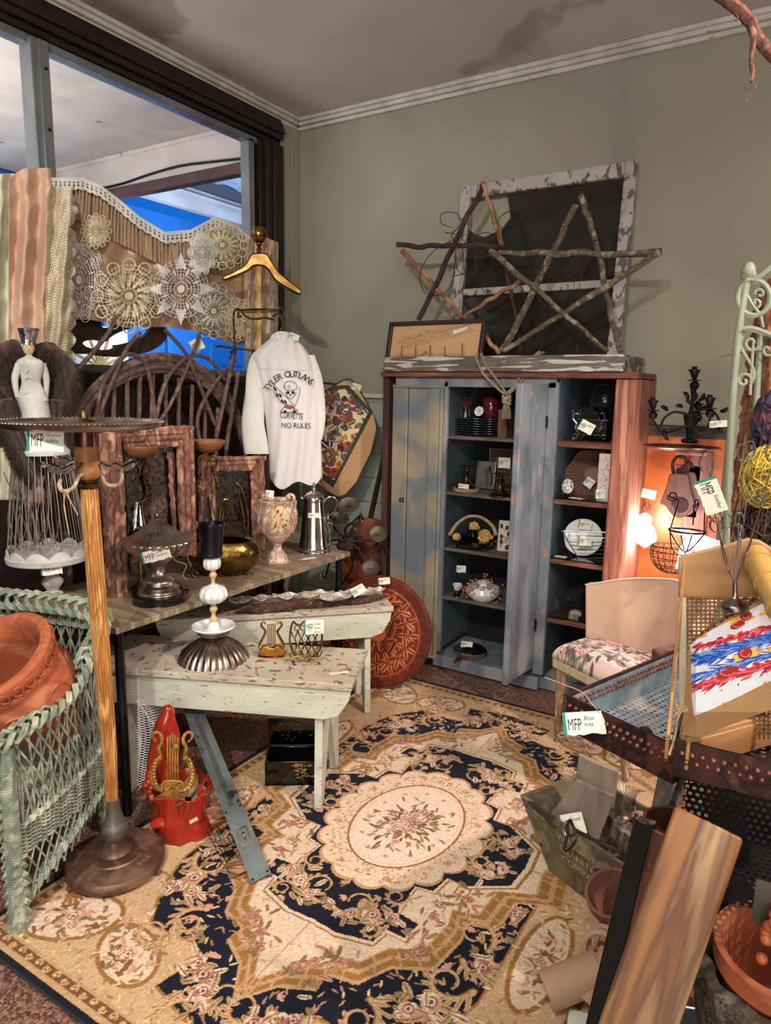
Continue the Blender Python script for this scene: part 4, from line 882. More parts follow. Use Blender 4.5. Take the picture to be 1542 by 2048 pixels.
# ------------------------------------------------------------------ tapestry bag and fallen chandelier by the cabinet
def bagc():
    P = V((-2.42, 3.62, 1.2)); n = nrm_to_cam(P, -.25); f = onv(P, n); r = random.Random(5)
    c = Cv(190, 330, 625, 765, 752, 1000, (190, 150, 108)); out = [(628, 800), (640, 790), (688, 760), (712, 772), (748, 832), (753, 856), (742, 905), (712, 965), (690, 990), (676, 994), (655, 983), (628, 960)]
    c.k = c.inside(out)
    c.poly([(620, 795), (660, 772), (697, 770), (746, 824), (666, 976), (640, 955)], (62, 70, 46)); c.poly([(620, 800), (655, 782), (690, 778), (737, 823), (668, 960), (636, 940)], (222, 206, 172))
    inn = c.inside([(620, 800), (655, 782), (690, 778), (737, 823), (668, 960), (636, 940)]); cc = c.c.copy()
    pal = ((60, 86, 124), (186, 74, 44), (206, 138, 54), (84, 96, 66), (120, 126, 96), (150, 60, 46), (226, 210, 180), (44, 60, 88))
    for k in range(150): c.leaf(r.uniform(640, 735), r.uniform(785, 955), r.uniform(10, 26), r.uniform(3, 7), r.uniform(0, 6.3), pal[k % 8], pal[(k*3+1) % 8])
    for k in range(26): c.rose(r.uniform(645, 730), r.uniform(790, 950), r.uniform(5, 10), pal[k % 6], (60, 40, 34), pal[(k+2) % 8], r)
    c.c[~inn] = cc[~inn]; c.noise(.05)
    t = thing('tapestry_bag', 'tan suede bag with a green-edged floral tapestry panel leaning in corner', 'bag', onp(P, 690, 990, n))
    pil = .05*np.sqrt(np.clip(1-((c.X-695)/75)**2-((c.Y-875)/130)**2, 0, 1)); cloth('front_panel', c, lambda X, Y: f(X, Y, pil), vcloth, t, th=.03)
    b = M(); b.tube(pts(P, [(628, 800), (688, 760), (712, 772), (753, 850), (742, 905), (690, 991), (676, 995), (650, 983)], -.01, n), .006, 7, sm=4); ob('piping', b, mat('green_piping', (58, 66, 44), rough=.8), t)
    b = M(); b.tube(pts(P, [(642, 766), (668, 768), (690, 774)], -.02, n), .007, 7, sm=4);  ob('handle', b, mat('dark_leather', (60, 40, 34), (36, 26, 24), sc=12, rough=.5), t)
    price(t, onp(P, 712, 774, n, .03), .06, .04, ('MFP', 'pillow'), rot=-.3)
bagc()
def fallen():
    P = V((-2.22, 3.34, .8)); n = nrm_to_cam(P)
    t = thing('crystal_chandelier', 'dark iron chandelier with glass drops lying on its side beside the cabinet', 'chandelier', onp(P, 710, 1190, n))
    t.location.z = .02; LOC[t.name] = V(t.location)
    b = M(); c0 = (700, 1085)
    for k, L in enumerate(([c0, (672, 1060), (660, 1030), (680, 1015), (698, 1022)], [c0, (730, 1098), (752, 1090), (758, 1076)], [c0, (720, 1120), (735, 1140), (742, 1142)], [c0, (680, 1105), (660, 1125), (652, 1150)], [c0, (690, 1060), (705, 1045), (722, 1030)], [c0, (740, 1080), (765, 1090), (770, 1110)], [c0, (670, 1080), (650, 1085), (640, 1070)], [c0, (705, 1130), (690, 1160), (670, 1180)])):
        b = M(); b.tube(pts(P, L, R.uniform(-.05, .05), n), .0065, 8, sm=6); ob('arm', b, iron, t)
    b = M(); b.sph(onp(P, 700, 1085, n), (.05, .05, .06), 16, 10); b.sph(onp(P, 683, 1092, n, .03), .03, 12, 8)
    for k in range(14): a = k*.9; b.tube([onp(P, 700+math.cos(a)*8, 1085+math.sin(a)*8, n, .03), onp(P, 700+math.cos(a)*24, 1085+math.sin(a)*15, n, .05), onp(P, 700+math.cos(a+.3)*32, 1085+math.sin(a+.3)*22, n, .02)], [.006, .008, .001], 5, sm=4)
    ob('hub', b, rust, t)
    dish = mat('aged_bobeche', (112, 104, 88), (80, 74, 62), sc=20, rough=.5, metal=.6)
    for x, y, r_, o_ in ((698, 1014, 21, .04), (757, 1070, 18, .03), (742, 1137, 18, .05), (668, 1040, 18, -.02), (655, 1155, 16, .0)):
        d = (nrm_to_cam(P)*.8+V((0, 0, .6))+V((R.uniform(-.3, .3), R.uniform(-.3, .3), 0))).to_track_quat('Z', 'Y').to_matrix().to_4x4(); q = onp(P, x, y, n, o_); s = S(q)
        b = M(); b.lathe([(0, 0), (r_*.4*s, .002), (r_*.8*s, .005), (r_*s, .016), (r_*.97*s, .017), (r_*.75*s, .009), (0, .006)], (0, 0), 24, mtx=Matrix.Translation(q)@d); b.lathe([(0, .03), (.011, .03), (.011, 0)], (0, 0), 10, mtx=Matrix.Translation(q)@d); ob('candle_cup', b, dish, t)
    for x, y, l_ in ((693, 1036, 12), (722, 1034, 12), (708, 1050, 12), (720, 1100, 12), (752, 1106, 10), (738, 1112, 8), (710, 1062, 8), (668, 1066, 8)):
        q = onp(P, x, y, n, .06); s = S(q); b = M(); b.lathe([(0, l_*s), (.002, l_*s*.7), (l_*s*.35, 0), (l_*s*.48, -l_*s*.45), (l_*s*.3, -l_*s*.8), (0, -l_*s)], (0, 0), 8, mtx=Matrix.Translation(q)); ob('crystal_drop', b, glass, t, flat=True)
    t2 = thing('wooden_instrument', 'round-bodied brown wooden instrument leaning between chandelier and cabinet', 'instrument', onp(V((-2.2, 3.42, .6)), 740, 1160))
    t2.location.z = .35; LOC[t2.name] = V(t2.location); P2 = V((-2.24, 3.50, .8)); n2 = nrm_to_cam(P2)
    b = M(); b.prism([((math.cos(a)*.16*(1.0 if math.sin(a) > 0 else 1.15)), math.sin(a)*.24) for a in [2*PI*k/28 for k in range(28)]], onp(P2, 738, 1110, n2, -.05), V((-n2.y, n2.x, 0)), V((0, 0, 1)), .05); bo = ob('body', b, mat('brown_varnish', (112, 62, 36), (84, 44, 26), sc=4, rough=.25, coat=.4), t2, bev=.01)
    b = M(); b.tube(pts(P2, [(738, 1050), (766, 920), (772, 850)], -.02, n2), .016, 8); ob('neck', b, mat('dark_varnish2', (40, 28, 24), rough=.3), t2)
fallen()
# ------------------------------------------------------------------ angel stand with fur stole
def angel():
    P = V((-2.594, 1.634, TZ+.0005)); Q = V((P.x, P.y, 1.1)); s = S(Q); w = mat('chalky_white', (204, 204, 196), (176, 176, 168), sc=14, rough=.7, peel=(140, 132, 112), plo=.70, psc=40)
    t = thing('figurine_stand', 'white lady figurine on a wire cage skirt and turned pedestal', 'figurine', P)
    b = M(); slathe(b, Q, [(105, 20, 1192), (105, 20, 1185), (105, 11, 1180), (105, 19, 1168), (105, 20, 1160), (105, 10, 1148), (104, 8, 1132), (103, 12, 1124)], 24); ob('pedestal', b, w, t)
    b = M(); slathe(b, Q, [(100, 12, 1126), (99, 60, 1124), (98, 78, 1118), (98, 80, 1108), (98, 77, 1106), (98, 0, 1112)], 40, sm=1)
    cc_ = onp(Q, 98, 1112); b.grid(lambda u, v: cc_+V((math.cos(u*2*PI), math.sin(u*2*PI), 0))*(79-3*v)*s+V((0, 0, v*(.018+.026*abs(math.sin(u*PI*11))))), 132, 4, th=.003)
    ob('scalloped_dish', b, w, t)
    b = M()
    for k in range(30):
        a = 2*PI*k/30; d = V((math.cos(a), math.sin(a), 0)); b.tube([onp(Q, 98, 1108)+d*76*s, onp(Q, 84, 905)+d*50*s], .0016, 5)
    for cx_, hw, y in ((98, 76, 1102), (84, 50, 905)): b.tube([onp(Q, cx_, y)+V((math.cos(2*PI*k/24), math.sin(2*PI*k/24), 0))*hw*s for k in range(24)], .002, 5, closed=True)
    ob('wire_cage', b, mat('pale_wire', (170, 168, 162), rough=.4, metal=.7), t)
    b = M(); slathe(b, Q, [(84, 52, 908), (82, 52, 900), (80, 44, 890), (72, 30, 850), (66, 27, 800), (65, 25, 796)], 28, sm=2); ob('skirt', b, w, t)
    b = M(); slathe(b, Q, [(65, 31, 801), (65, 29, 794), (63, 20, 772), (62, 18, 762), (62, 23, 742), (60, 26, 728), (59, 22, 720), (58, 8, 713), (58, 4, 706)], 26, sq=.6)
    for L in ([(38, 728), (30, 755), (32, 780), (35, 795)], [(84, 727), (92, 752), (93, 775), (92, 795)]): b.tube(pts(Q, L, .0), [7*s, 6.5*s, 5*s, 4*s], 10, sm=4)
    for x, y in ((54, 757), (53, 788)): b.tube(pts(Q, [(x-6, y+1), (x, y-2), (x+9, y)], 22*s*.6+.002), .0022, 5, sm=4)
    b.tube(pts(Q, [(46, 716), (56, 735), (66, 748)], 14*s), .004, 6, sm=3); b.tube(pts(Q, [(72, 716), (62, 732), (52, 745)], 14*s), .004, 6, sm=3)
    jk = ob('jacket', b, w, t)
    b = M(); b.sph(onp(Q, 57, 695), (11*s, 11*s, 15*s), 18, 14); b.sph(onp(Q, 56.5, 697, off=11*s), (.0022, .003, .005), 8, 6)
    slathe(b, Q, [(58, 5, 712), (58, 4.5, 704)], 12, 1)
    hd = ob('head', b, mat('bisque', (200, 176, 138), rough=.6), t)
    b = M()
    for x in (53, 61): b.sph(onp(Q, x, 693, off=10.2*s), (.0024, .0018, .0014), 8, 6)
    b.sph(onp(Q, 57, 701.5, off=9.8*s), (.003, .0016, .0010), 8, 6)
    ob('features', b, mat('face_paint', (70, 50, 44), rough=.6), hd)
    b = M(); slathe(b, Q, [(57, 12.5, 690), (57, 12, 684), (57, 16, 664), (57, 18, 658), (57, 14, 657), (57, 8, 672)], 24, 2, flute=12, amp=.12); b.tube(pts(Q, [(45, 688), (44, 695)], 0), .006, 8); ob('crown', b, mat('hammered_silver', (190, 188, 186), (120, 118, 118), sc=40, rough=.25, metal=1, bump=.6), t)
    price(t, onp(Q, 103, 1137, off=.13), .075, .048, ('MFP', 'Angel', 'Stand'), rot=.03)
    b = M(); b.box(onp(Q, 80, 1116, off=.128), (.016, .002, .018), rz=.6); ob('sticker', b, mat('red_sticker', (150, 40, 70), rough=.6), t)
    b = M()
    for k in range(30):
        a = R.uniform(0, 6.3); q = onp(Q, 70+R.uniform(-30, 20), 1095)+V((math.cos(a), math.sin(a), 0))*.05; b.tube([q, q+V((R.uniform(-.03, .03), R.uniform(-.03, .03), .12)), q+V((R.uniform(-.06, .06), R.uniform(-.04, .04), .3))], [.0015, .002, .0025], 5, sm=3)
    for k in range(12): b.sph(onp(Q, 50+R.uniform(-25, 30), 975+R.uniform(-25, 25), off=R.uniform(-.04, .04)), (.03, .02, .04), 8, 6)
    tag(ob('dried_flower_bunch', b, mat('dried_stems', (150, 130, 118), (96, 80, 70), sc=20, rough=.9), None, loc=onp(Q, 70, 1105)), 'bunch of dried stems and petals standing inside the wire cage', 'dried flowers')
    # fur stole
    b = M(); fur = mat('brown_fur', (62, 34, 24), (30, 18, 14), (92, 54, 36), sc=14, rough=.8, sheen=.4)
    paths = [([(48, 715), (30, 705), (8, 718), (-8, 760), (0, 800), (15, 822)], [18, 26, 32, 34, 30, 20], -.07), ([(45, 716), (75, 703), (105, 706), (128, 735), (132, 770), (122, 812), (105, 840)], [14, 16, 20, 24, 26, 22, 12], -.07), ([(0, 800), (15, 850), (35, 895), (52, 930), (62, 948)], [24, 22, 18, 15, 8], .06), ([(120, 800), (118, 850), (128, 900)], [22, 16, 8], -.03)]
    for L, rad, off in paths:
        C_ = cr(pts(Q, L, off), 7); rr = np.interp(np.linspace(0, 1, len(C_)), np.linspace(0, 1, len(rad)), rad)*s*.9
        b.tube(C_, list(rr), 14, jit=.12)
        for k in range(4200):
            i = R.randrange(len(C_)-1); d = (C_[i+1]-C_[i]).normalized(); x_, y_ = frame(d); a = R.uniform(0, 6.3); nn = x_*math.cos(a)+y_*math.sin(a); q = C_[i].lerp(C_[i+1], R.random())+nn*rr[i]*.95
            e = q+(nn*.6+V((0, 0, -.9))+d*R.uniform(-.5, .5)).normalized()*R.uniform(.02, .04); w_ = d*.0022; b.add([q-w_, q+w_, e], [(0, 1, 2)])
    one('fur_stole', b, fur, 'dark brown fur stole draped around the white lady figurine', 'clothing', loc=onp(Q, 60, 850))
angel()
# ================================================================== on the table
def mirror(label, P, n, out, inn, bars, gl):
    """bark-framed mirror: four corner px of the frame outside and of the glass"""
    bark = mat('rough_bark', (152, 108, 90), (100, 64, 52), (192, 148, 124), sc=26, st=(1, 1, .5), rough=.85, bump=.9, bsc=70)
    t = thing('bark_framed_mirror', label, 'mirror', onp(P, (out[0][0]+out[1][0])/2, max(p[1] for p in out), n), 'mirrors framed with bark-covered sticks'); t.location.z = TZ; LOC[t.name] = V(t.location)
    b = M(); outline(b, P, inn, .006, n, -.015, 0); ob('mirror_glass', b, gl, t, flat=True)
    b = M(); outline(b, P, [(p[0], p[1]) for p in inn], .012, n, -.025, 0); ob('back_board', b, m_void, t)
    for L, r_ in bars:
        b = M(); q = pts(P, L, 0, n); k = max(int((q[1]-q[0]).length/.02), 3); b.tube([q[0].lerp(q[1], i/k)+V((R.gauss(0, .0012), R.gauss(0, .0012), R.gauss(0, .0012))) for i in range(k+1)], r_*S(P), 9, jit=.13); ob('bark_stick', b, bark, t)
    return t
def table_things():
    mg = mat('old_mirror', (150, 148, 152), (60, 56, 58), sc=60, lo=.42, hi=.7, rough=.08, metal=1)
    P = V((-2.37, 1.80, 1.1)); n = nrm_to_cam(P, .50)
    mirror('tall bark-framed mirror standing on the table behind the covered silver compote', P, n, [(205, 862), (385, 850), (395, 1150), (248, 1205)], [(250, 905), (362, 895), (360, 1110), (262, 1150)],
        [([(207, 866), (225, 1200)], 10), ([(222, 864), (238, 1202)], 10), ([(236, 866), (250, 1196)], 8), ([(205, 862), (386, 856)], 6), ([(240, 872), (372, 864)], 7), ([(246, 880), (366, 874)], 7), ([(250, 893), (366, 886)], 8), ([(360, 880), (366, 1110)], 8), ([(372, 862), (378, 1110)], 8), ([(382, 856), (388, 1112)], 6), ([(338, 905), (350, 1080)], 5), ([(262, 1120), (366, 1090)], 7)], mg)
    P = V((-2.42, 2.55, 1.0)); n = nrm_to_cam(P, .35)
    mirror('smaller dark bark-framed mirror standing behind the brass basket', P, n, [(400, 918), (530, 915), (532, 1120), (405, 1120)], [(425, 945), (500, 942), (502, 1100), (428, 1110)],
        [([(402, 920), (404, 1112)], 7), ([(414, 920), (416, 1116)], 7), ([(400, 918), (532, 916)], 5), ([(420, 928), (512, 926)], 5), ([(422, 937), (510, 936)], 7), ([(510, 926), (514, 1106)], 7), ([(522, 918), (526, 1110)], 7), ([(504, 945), (508, 1100)], 4), ([(430, 1104), (508, 1096)], 6), ([(426, 945), (430, 1100)], 4)], mg)
    # covered silver compote
    P = V((-2.186, 1.835, TZ)); Q = V((P.x, P.y, .95)); s = S(Q)
    t = thing('covered_compote', 'tarnished silver pedestal bowl with fluted lid on a black round base', 'bowl', P)
    def lp(rows): return rprof(Q, rows)
    b = M(); b.lathe(lp([(0, 1184), (52, 1184), (54, 1190), (54, 1198), (50, 1203), (0, 1204)]), (P.x, P.y), 40); ob('base_plate', b, black, t)
    b = M(); b.lathe(lp([(44, 1190), (44, 1183), (40, 1178), (40, 1170), (33, 1166), (31, 1158), (18, 1150), (13, 1140), (14, 1128)]), (P.x, P.y), 40); ob('foot', b, pewter, t)
    b = M(); b.lathe(lp([(10, 1134), (22, 1124), (40, 1112), (54, 1100), (63, 1088), (68, 1080), (66, 1079), (50, 1092)]), (P.x, P.y), 180, flute=30, amp=.07, sq=1); ob('bowl', b, pewter, t)
    b = M(); b.lathe(lp([(69, 1083), (70, 1079), (55, 1073), (40, 1064), (24, 1052), (10, 1044), (4, 1040), (3, 1036)]), (P.x, P.y), 156, flute=26, amp=.06); b.lathe(lp([(3, 1038), (6, 1032), (5, 1027), (2, 1024), (3, 1021), (0, 1018)]), (P.x, P.y), 14); ob('lid', b, pewter, t)
    price(t, onp(Q, 312, 1110, off=.13), .105, .045, ('MFP', 'silver', 'compote'), rot=.22, tail=[onp(Q, 350, 1120, off=.12), onp(Q, 372, 1130, off=.12), onp(Q, 366, 1150, off=.12), onp(Q, 375, 1160, off=.12)])
    # pair of lyre candle lamps
    ab = mat('amber_bowl', (150, 104, 66), (128, 84, 50), sc=6, rough=.4)
    for (px, y0, P, lab) in ((280, 0, V((-2.26, 2.02, .96)), 'brass lyre candle lamp with amber bowl standing left, by the tall mirror'), (415, -11, V((-2.34, 2.30, .96)), 'brass lyre candle lamp with amber bowl standing right, behind the black cup')):
        base = V((P.x, P.y, TZ)); t = thing('candle_lamp', lab, 'lamp', base, 'pair of brass lyre candle lamps with glass stems')
        Q = onp(P, px, 980); Q = V((Q.x, Q.y, 1.0)); y = lambda v: v+y0
        k = 1 if px == 280 else .94
        b = M(); slathe(b, Q, [(px, 0, y(916)), (px, 8, y(916)), (px+1, 22*k, y(911)), (px+2, 32*k, y(899)), (px+2, 33.5*k, y(892)), (px+2, 31*k, y(892)), (px+1, 20*k, y(905)), (px, 0, y(909))], 28); ob('candle_bowl', b, ab, t)
        b = M()
        for sg in (-1, 1):
            b.tube(pts(Q, [(px+sg*2, y(935)), (px+sg*9, y(922)), (px+sg*17, y(926)), (px+sg*18, y(938)), (px+sg*11, y(948)), (px+sg*14, y(960)), (px+sg*23*k, y(978)), (px+sg*20*k, y(994)), (px+sg*8, y(1002)), (px, y(1003))], 0), [.0035, .005, .006, .005, .005], 7, sm=5)
            for j in range(4): b.sph(onp(Q, px+sg*(14+j*2.4)*k, y(958+j*9), off=.004), (.006, .004, .012), 8, 6)
        b.tube(pts(Q, [(px, y(914)), (px, y(950))]), .004, 6); ob('lyre_frame', b, darkbrass, t)
        b = M(); b.sph(onp(Q, px, y(975)), (.007, .005, .022), 8, 6); ob('crystal_drop', b, glass, t, flat=True)
        b = M(); slathe(b, Q, [(px, 6, y(1004)), (px, 9, y(1030)), (px+1, 13, y(1052)), (px+1, 14, y(1064)), (px+1, 9, y(1073)), (px+1, 3, y(1076))], 20, flute=10, amp=.08); ob('glass_stem', b, glass, t)
        zb = TZ; q = onp(Q, px+1, y(1076)); b = M(); b.lathe([(.006, q.z-TZ), (.014, q.z-TZ-.01), (.012, .05), (.03, .02), (.05, .006), (.05, 0), (0, 0)], (q.x, q.y), 20, flute=10, amp=.08)
        for i_ in range(len(b.v)): b.v[i_].z += TZ
        ob('foot', b, darkbrass, t)
    # hammered brass footed basket with a long spout-like handle
    P = V((-2.30, 2.26, TZ)); Q = V((P.x, P.y, .85)); s = S(Q)
    t = thing('brass_basket', 'hammered brass boat-shaped basket on curled feet with a star-shaped patch', 'basket', P)
    hb = mat('hammered_brass', (150, 128, 66), (96, 76, 40), sc=18, rough=.25, metal=1, bump=.35)
    b = M(); b.lathe([(0, 0), (.05, 0), (.10, .012), (.145, .05), (.162, .10), (.155, .14), (.13, .165), (.115, .16), (.14, .13), (.15, .10), (.13, .05), (.09, .02), (0, .01)], (0, 0), 40, mtx=Matrix.Translation(onp(Q, 448, 1155)+V((0, 0, .015)))@Matrix.Rotation(.6, 4, 'Z')@Matrix.Diagonal((1.05, .72, 1, 1)), flute=8, amp=.03); bw = ob('bowl', b, hb, t)
    b = M(); outline(b, Q, [(372, 1128), (374, 1080), (380, 1050), (392, 1042), (398, 1052), (388, 1075), (384, 1110), (392, 1140)], .03, off=.03); ob('spout', b, hb, t, bev=.004); b = M(); b.tube(pts(Q, [(490, 1078), (496, 1050), (492, 1010), (480, 975), (474, 968), (478, 990), (486, 1030), (488, 1060)], -.02), .005, 7, sm=5); ob('handle', b, hb, t); b = M(); b.tube(pts(Q, [(440, 1060), (450, 1020), (455, 1000), (446, 1004), (440, 1040)], -.08), .005, 7, sm=5); ob('handle', b, hb, t, bev=.004)
    for x, y in ((388, 1150), (437, 1160), (495, 1146)):
        b = M(); b.tube(pts(Q, [(x, y-12), (x-5, y-3), (x+2, y+4), (x+9, y), (x+4, y-6)], .06), [.008, .006, .004], 8, sm=5); ob('foot', b, darkbrass, t)
    b = M(); st = [(math.cos(PI/2+k*PI/5)*(7.5 if k % 2 == 0 else 4)+475, -math.sin(PI/2+k*PI/5)*(7.5 if k % 2 == 0 else 4)+1108) for k in range(10)]; outline(b, Q, st, .004, off=.125, sm=0); ob('star_patch', b, mat('copper', (190, 110, 70), rough=.35, metal=.8), bw)
    # majolica urn
    P = V((-2.226, 2.603, TZ)); Q = V((P.x, P.y, .95)); s = S(Q)
    t = thing('majolica_urn', 'ornate cream and pink relief urn with two scrolled handles and painted scene', 'vase', P)
    mj = mat('majolica_glaze', (196, 176, 150), (168, 120, 104), (218, 204, 182), sc=38, lo=.38, hi=.6, rough=.3, bump=.6, bsc=60, coat=.3)
    b = M(); b.lathe(rprof(Q, [(26, 1128), (26, 1122), (20, 1118), (18, 1110), (12, 1102), (8, 1094), (10, 1086)]), (P.x, P.y), 32, flute=8, amp=.08); b.box((P.x, P.y, TZ+.014), (.085, .085, .02), rz=.8)
    for k in range(4): a = .0+k*PI/2; b.sph((P.x+math.cos(a)*.046, P.y+math.sin(a)*.046, TZ+.010), (.014, .014, .010), 10, 6)
    ob('foot', b, mj, t)
    b = M(); b.lathe(rprof(Q, [(8, 1088), (16, 1082), (26, 1070), (34, 1052), (37, 1032), (36, 1018), (34, 1008), (38, 1000), (33, 1000), (28, 1010), (30, 1030), (20, 1060)]), (P.x, P.y), 40)
    for k in range(14): a = 2*PI*k/14; b.tube([V((P.x+math.cos(a+q*.12)*r_, P.y+math.sin(a+q*.12)*r_, z)) for q, (r_, z) in enumerate(prof(Q, [(30, 1064), (37, 1048), (39, 1030), (37, 1014), (39, 1002)]))], .004, 6, sm=4)
    bd = ob('bowl', b, mj, t)
    b = M()
    for sg, c0 in ((-1, 525), (1, 589)):
        b.tube(pts(Q, [(555+sg*33, 1052), (555+sg*36, 1030), (c0-sg*1, 1012), (c0-sg*4+sg*2, 992), (c0-sg*12, 990), (c0-sg*12, 998)]), [.008, .010, .009, .008, .006], 10, sm=5)
    for x, y in ((534, 992), (556, 994), (576, 990)): b.sph(onp(Q, x, y+4, off=.03), (.016, .008, .012), 10, 6)
    ob('handle', b, mj, t)
    c = Cv(80, 100, 538, 580, 1010, 1068, (206, 190, 140)); r = random.Random(2); c.k = ((c.X-560)/19)**2+((c.Y-1038)/26)**2 < 1
    for k in range(30): c.leaf(r.uniform(545, 575), r.uniform(1015, 1060), r.uniform(4, 11), r.uniform(1, 2.6), r.uniform(1, 2.1), ((190, 90, 70), (214, 160, 80), (86, 110, 60), (150, 60, 50), (230, 206, 170), (120, 80, 60))[k % 6])
    rr = 37*s; f = onv(Q); u_ = (c.X-556)/37; cloth('painted_scene', c, lambda X, Y: f(X, Y, rr*np.sqrt(np.clip(1-u_**2, 0, 1))*(1-((Y-1030)/80)**2)+.004), vcloth, bd)
    price(t, onp(Q, 539, 988, off=.03), .042, .036, ('MFP',), col=mat('maroon_edge', (120, 40, 70), rough=.7), rot=-.1)
    # silver coffee pot
    P = V((-2.213, 2.881, TZ)); Q = V((P.x, P.y, .95)); s = S(Q)
    t = thing('coffee_pot', 'tall tapered silver coffee pot with acorn finial and scrolled handle', 'pot', P)
    b = M(); b.lathe(rprof(Q, [(34, 1107), (34, 1103), (31, 1100), (31, 1093), (28, 1080), (25, 1050), (22, 1020), (20, 1002), (21, 998)], 3), (P.x, P.y), 40); ob('body', b, silver, t)
    b = M(); b.lathe(rprof(Q, [(22, 999), (21, 994), (16, 987), (8, 983), (3, 981), (5, 977), (3, 973), (4, 970), (0, 964)]), (P.x, P.y), 32); b.tube(pts(Q, [(613, 1005), (606, 998), (602, 994)], 0), [.012, .008, .003], 10); ob('lid', b, silver, t)
    b = M(); b.tube(pts(Q, [(645, 1010), (655, 996), (668, 995), (674, 1008), (668, 1022), (658, 1032), (656, 1045), (664, 1048), (660, 1060), (650, 1070)]), [.004, .005, .004, .003], 8, sm=5); ob('handle', b, silver, t)
    price(t, onp(Q, 627, 1031, off=.06), .060, .026, ('MFP', 'silver'), tail=[onp(Q, 655, 1050, off=.05), onp(Q, 660, 1080, off=.03), onp(Q, 650, 1100, off=.03)])
    q = at(618, 1117, z=TZ); b = M(); b.box((q.x, q.y, TZ+.0012), (.07, .028, .0016), rz=1.1); b.tube([(q.x, q.y-.02, TZ+.002), (q.x-.02, q.y-.06, TZ+.002)], .001, 4); one('price_tag', b, paper, 'flat paper tag lying on the table in front of the silver coffee pot', 'tag')
table_things()
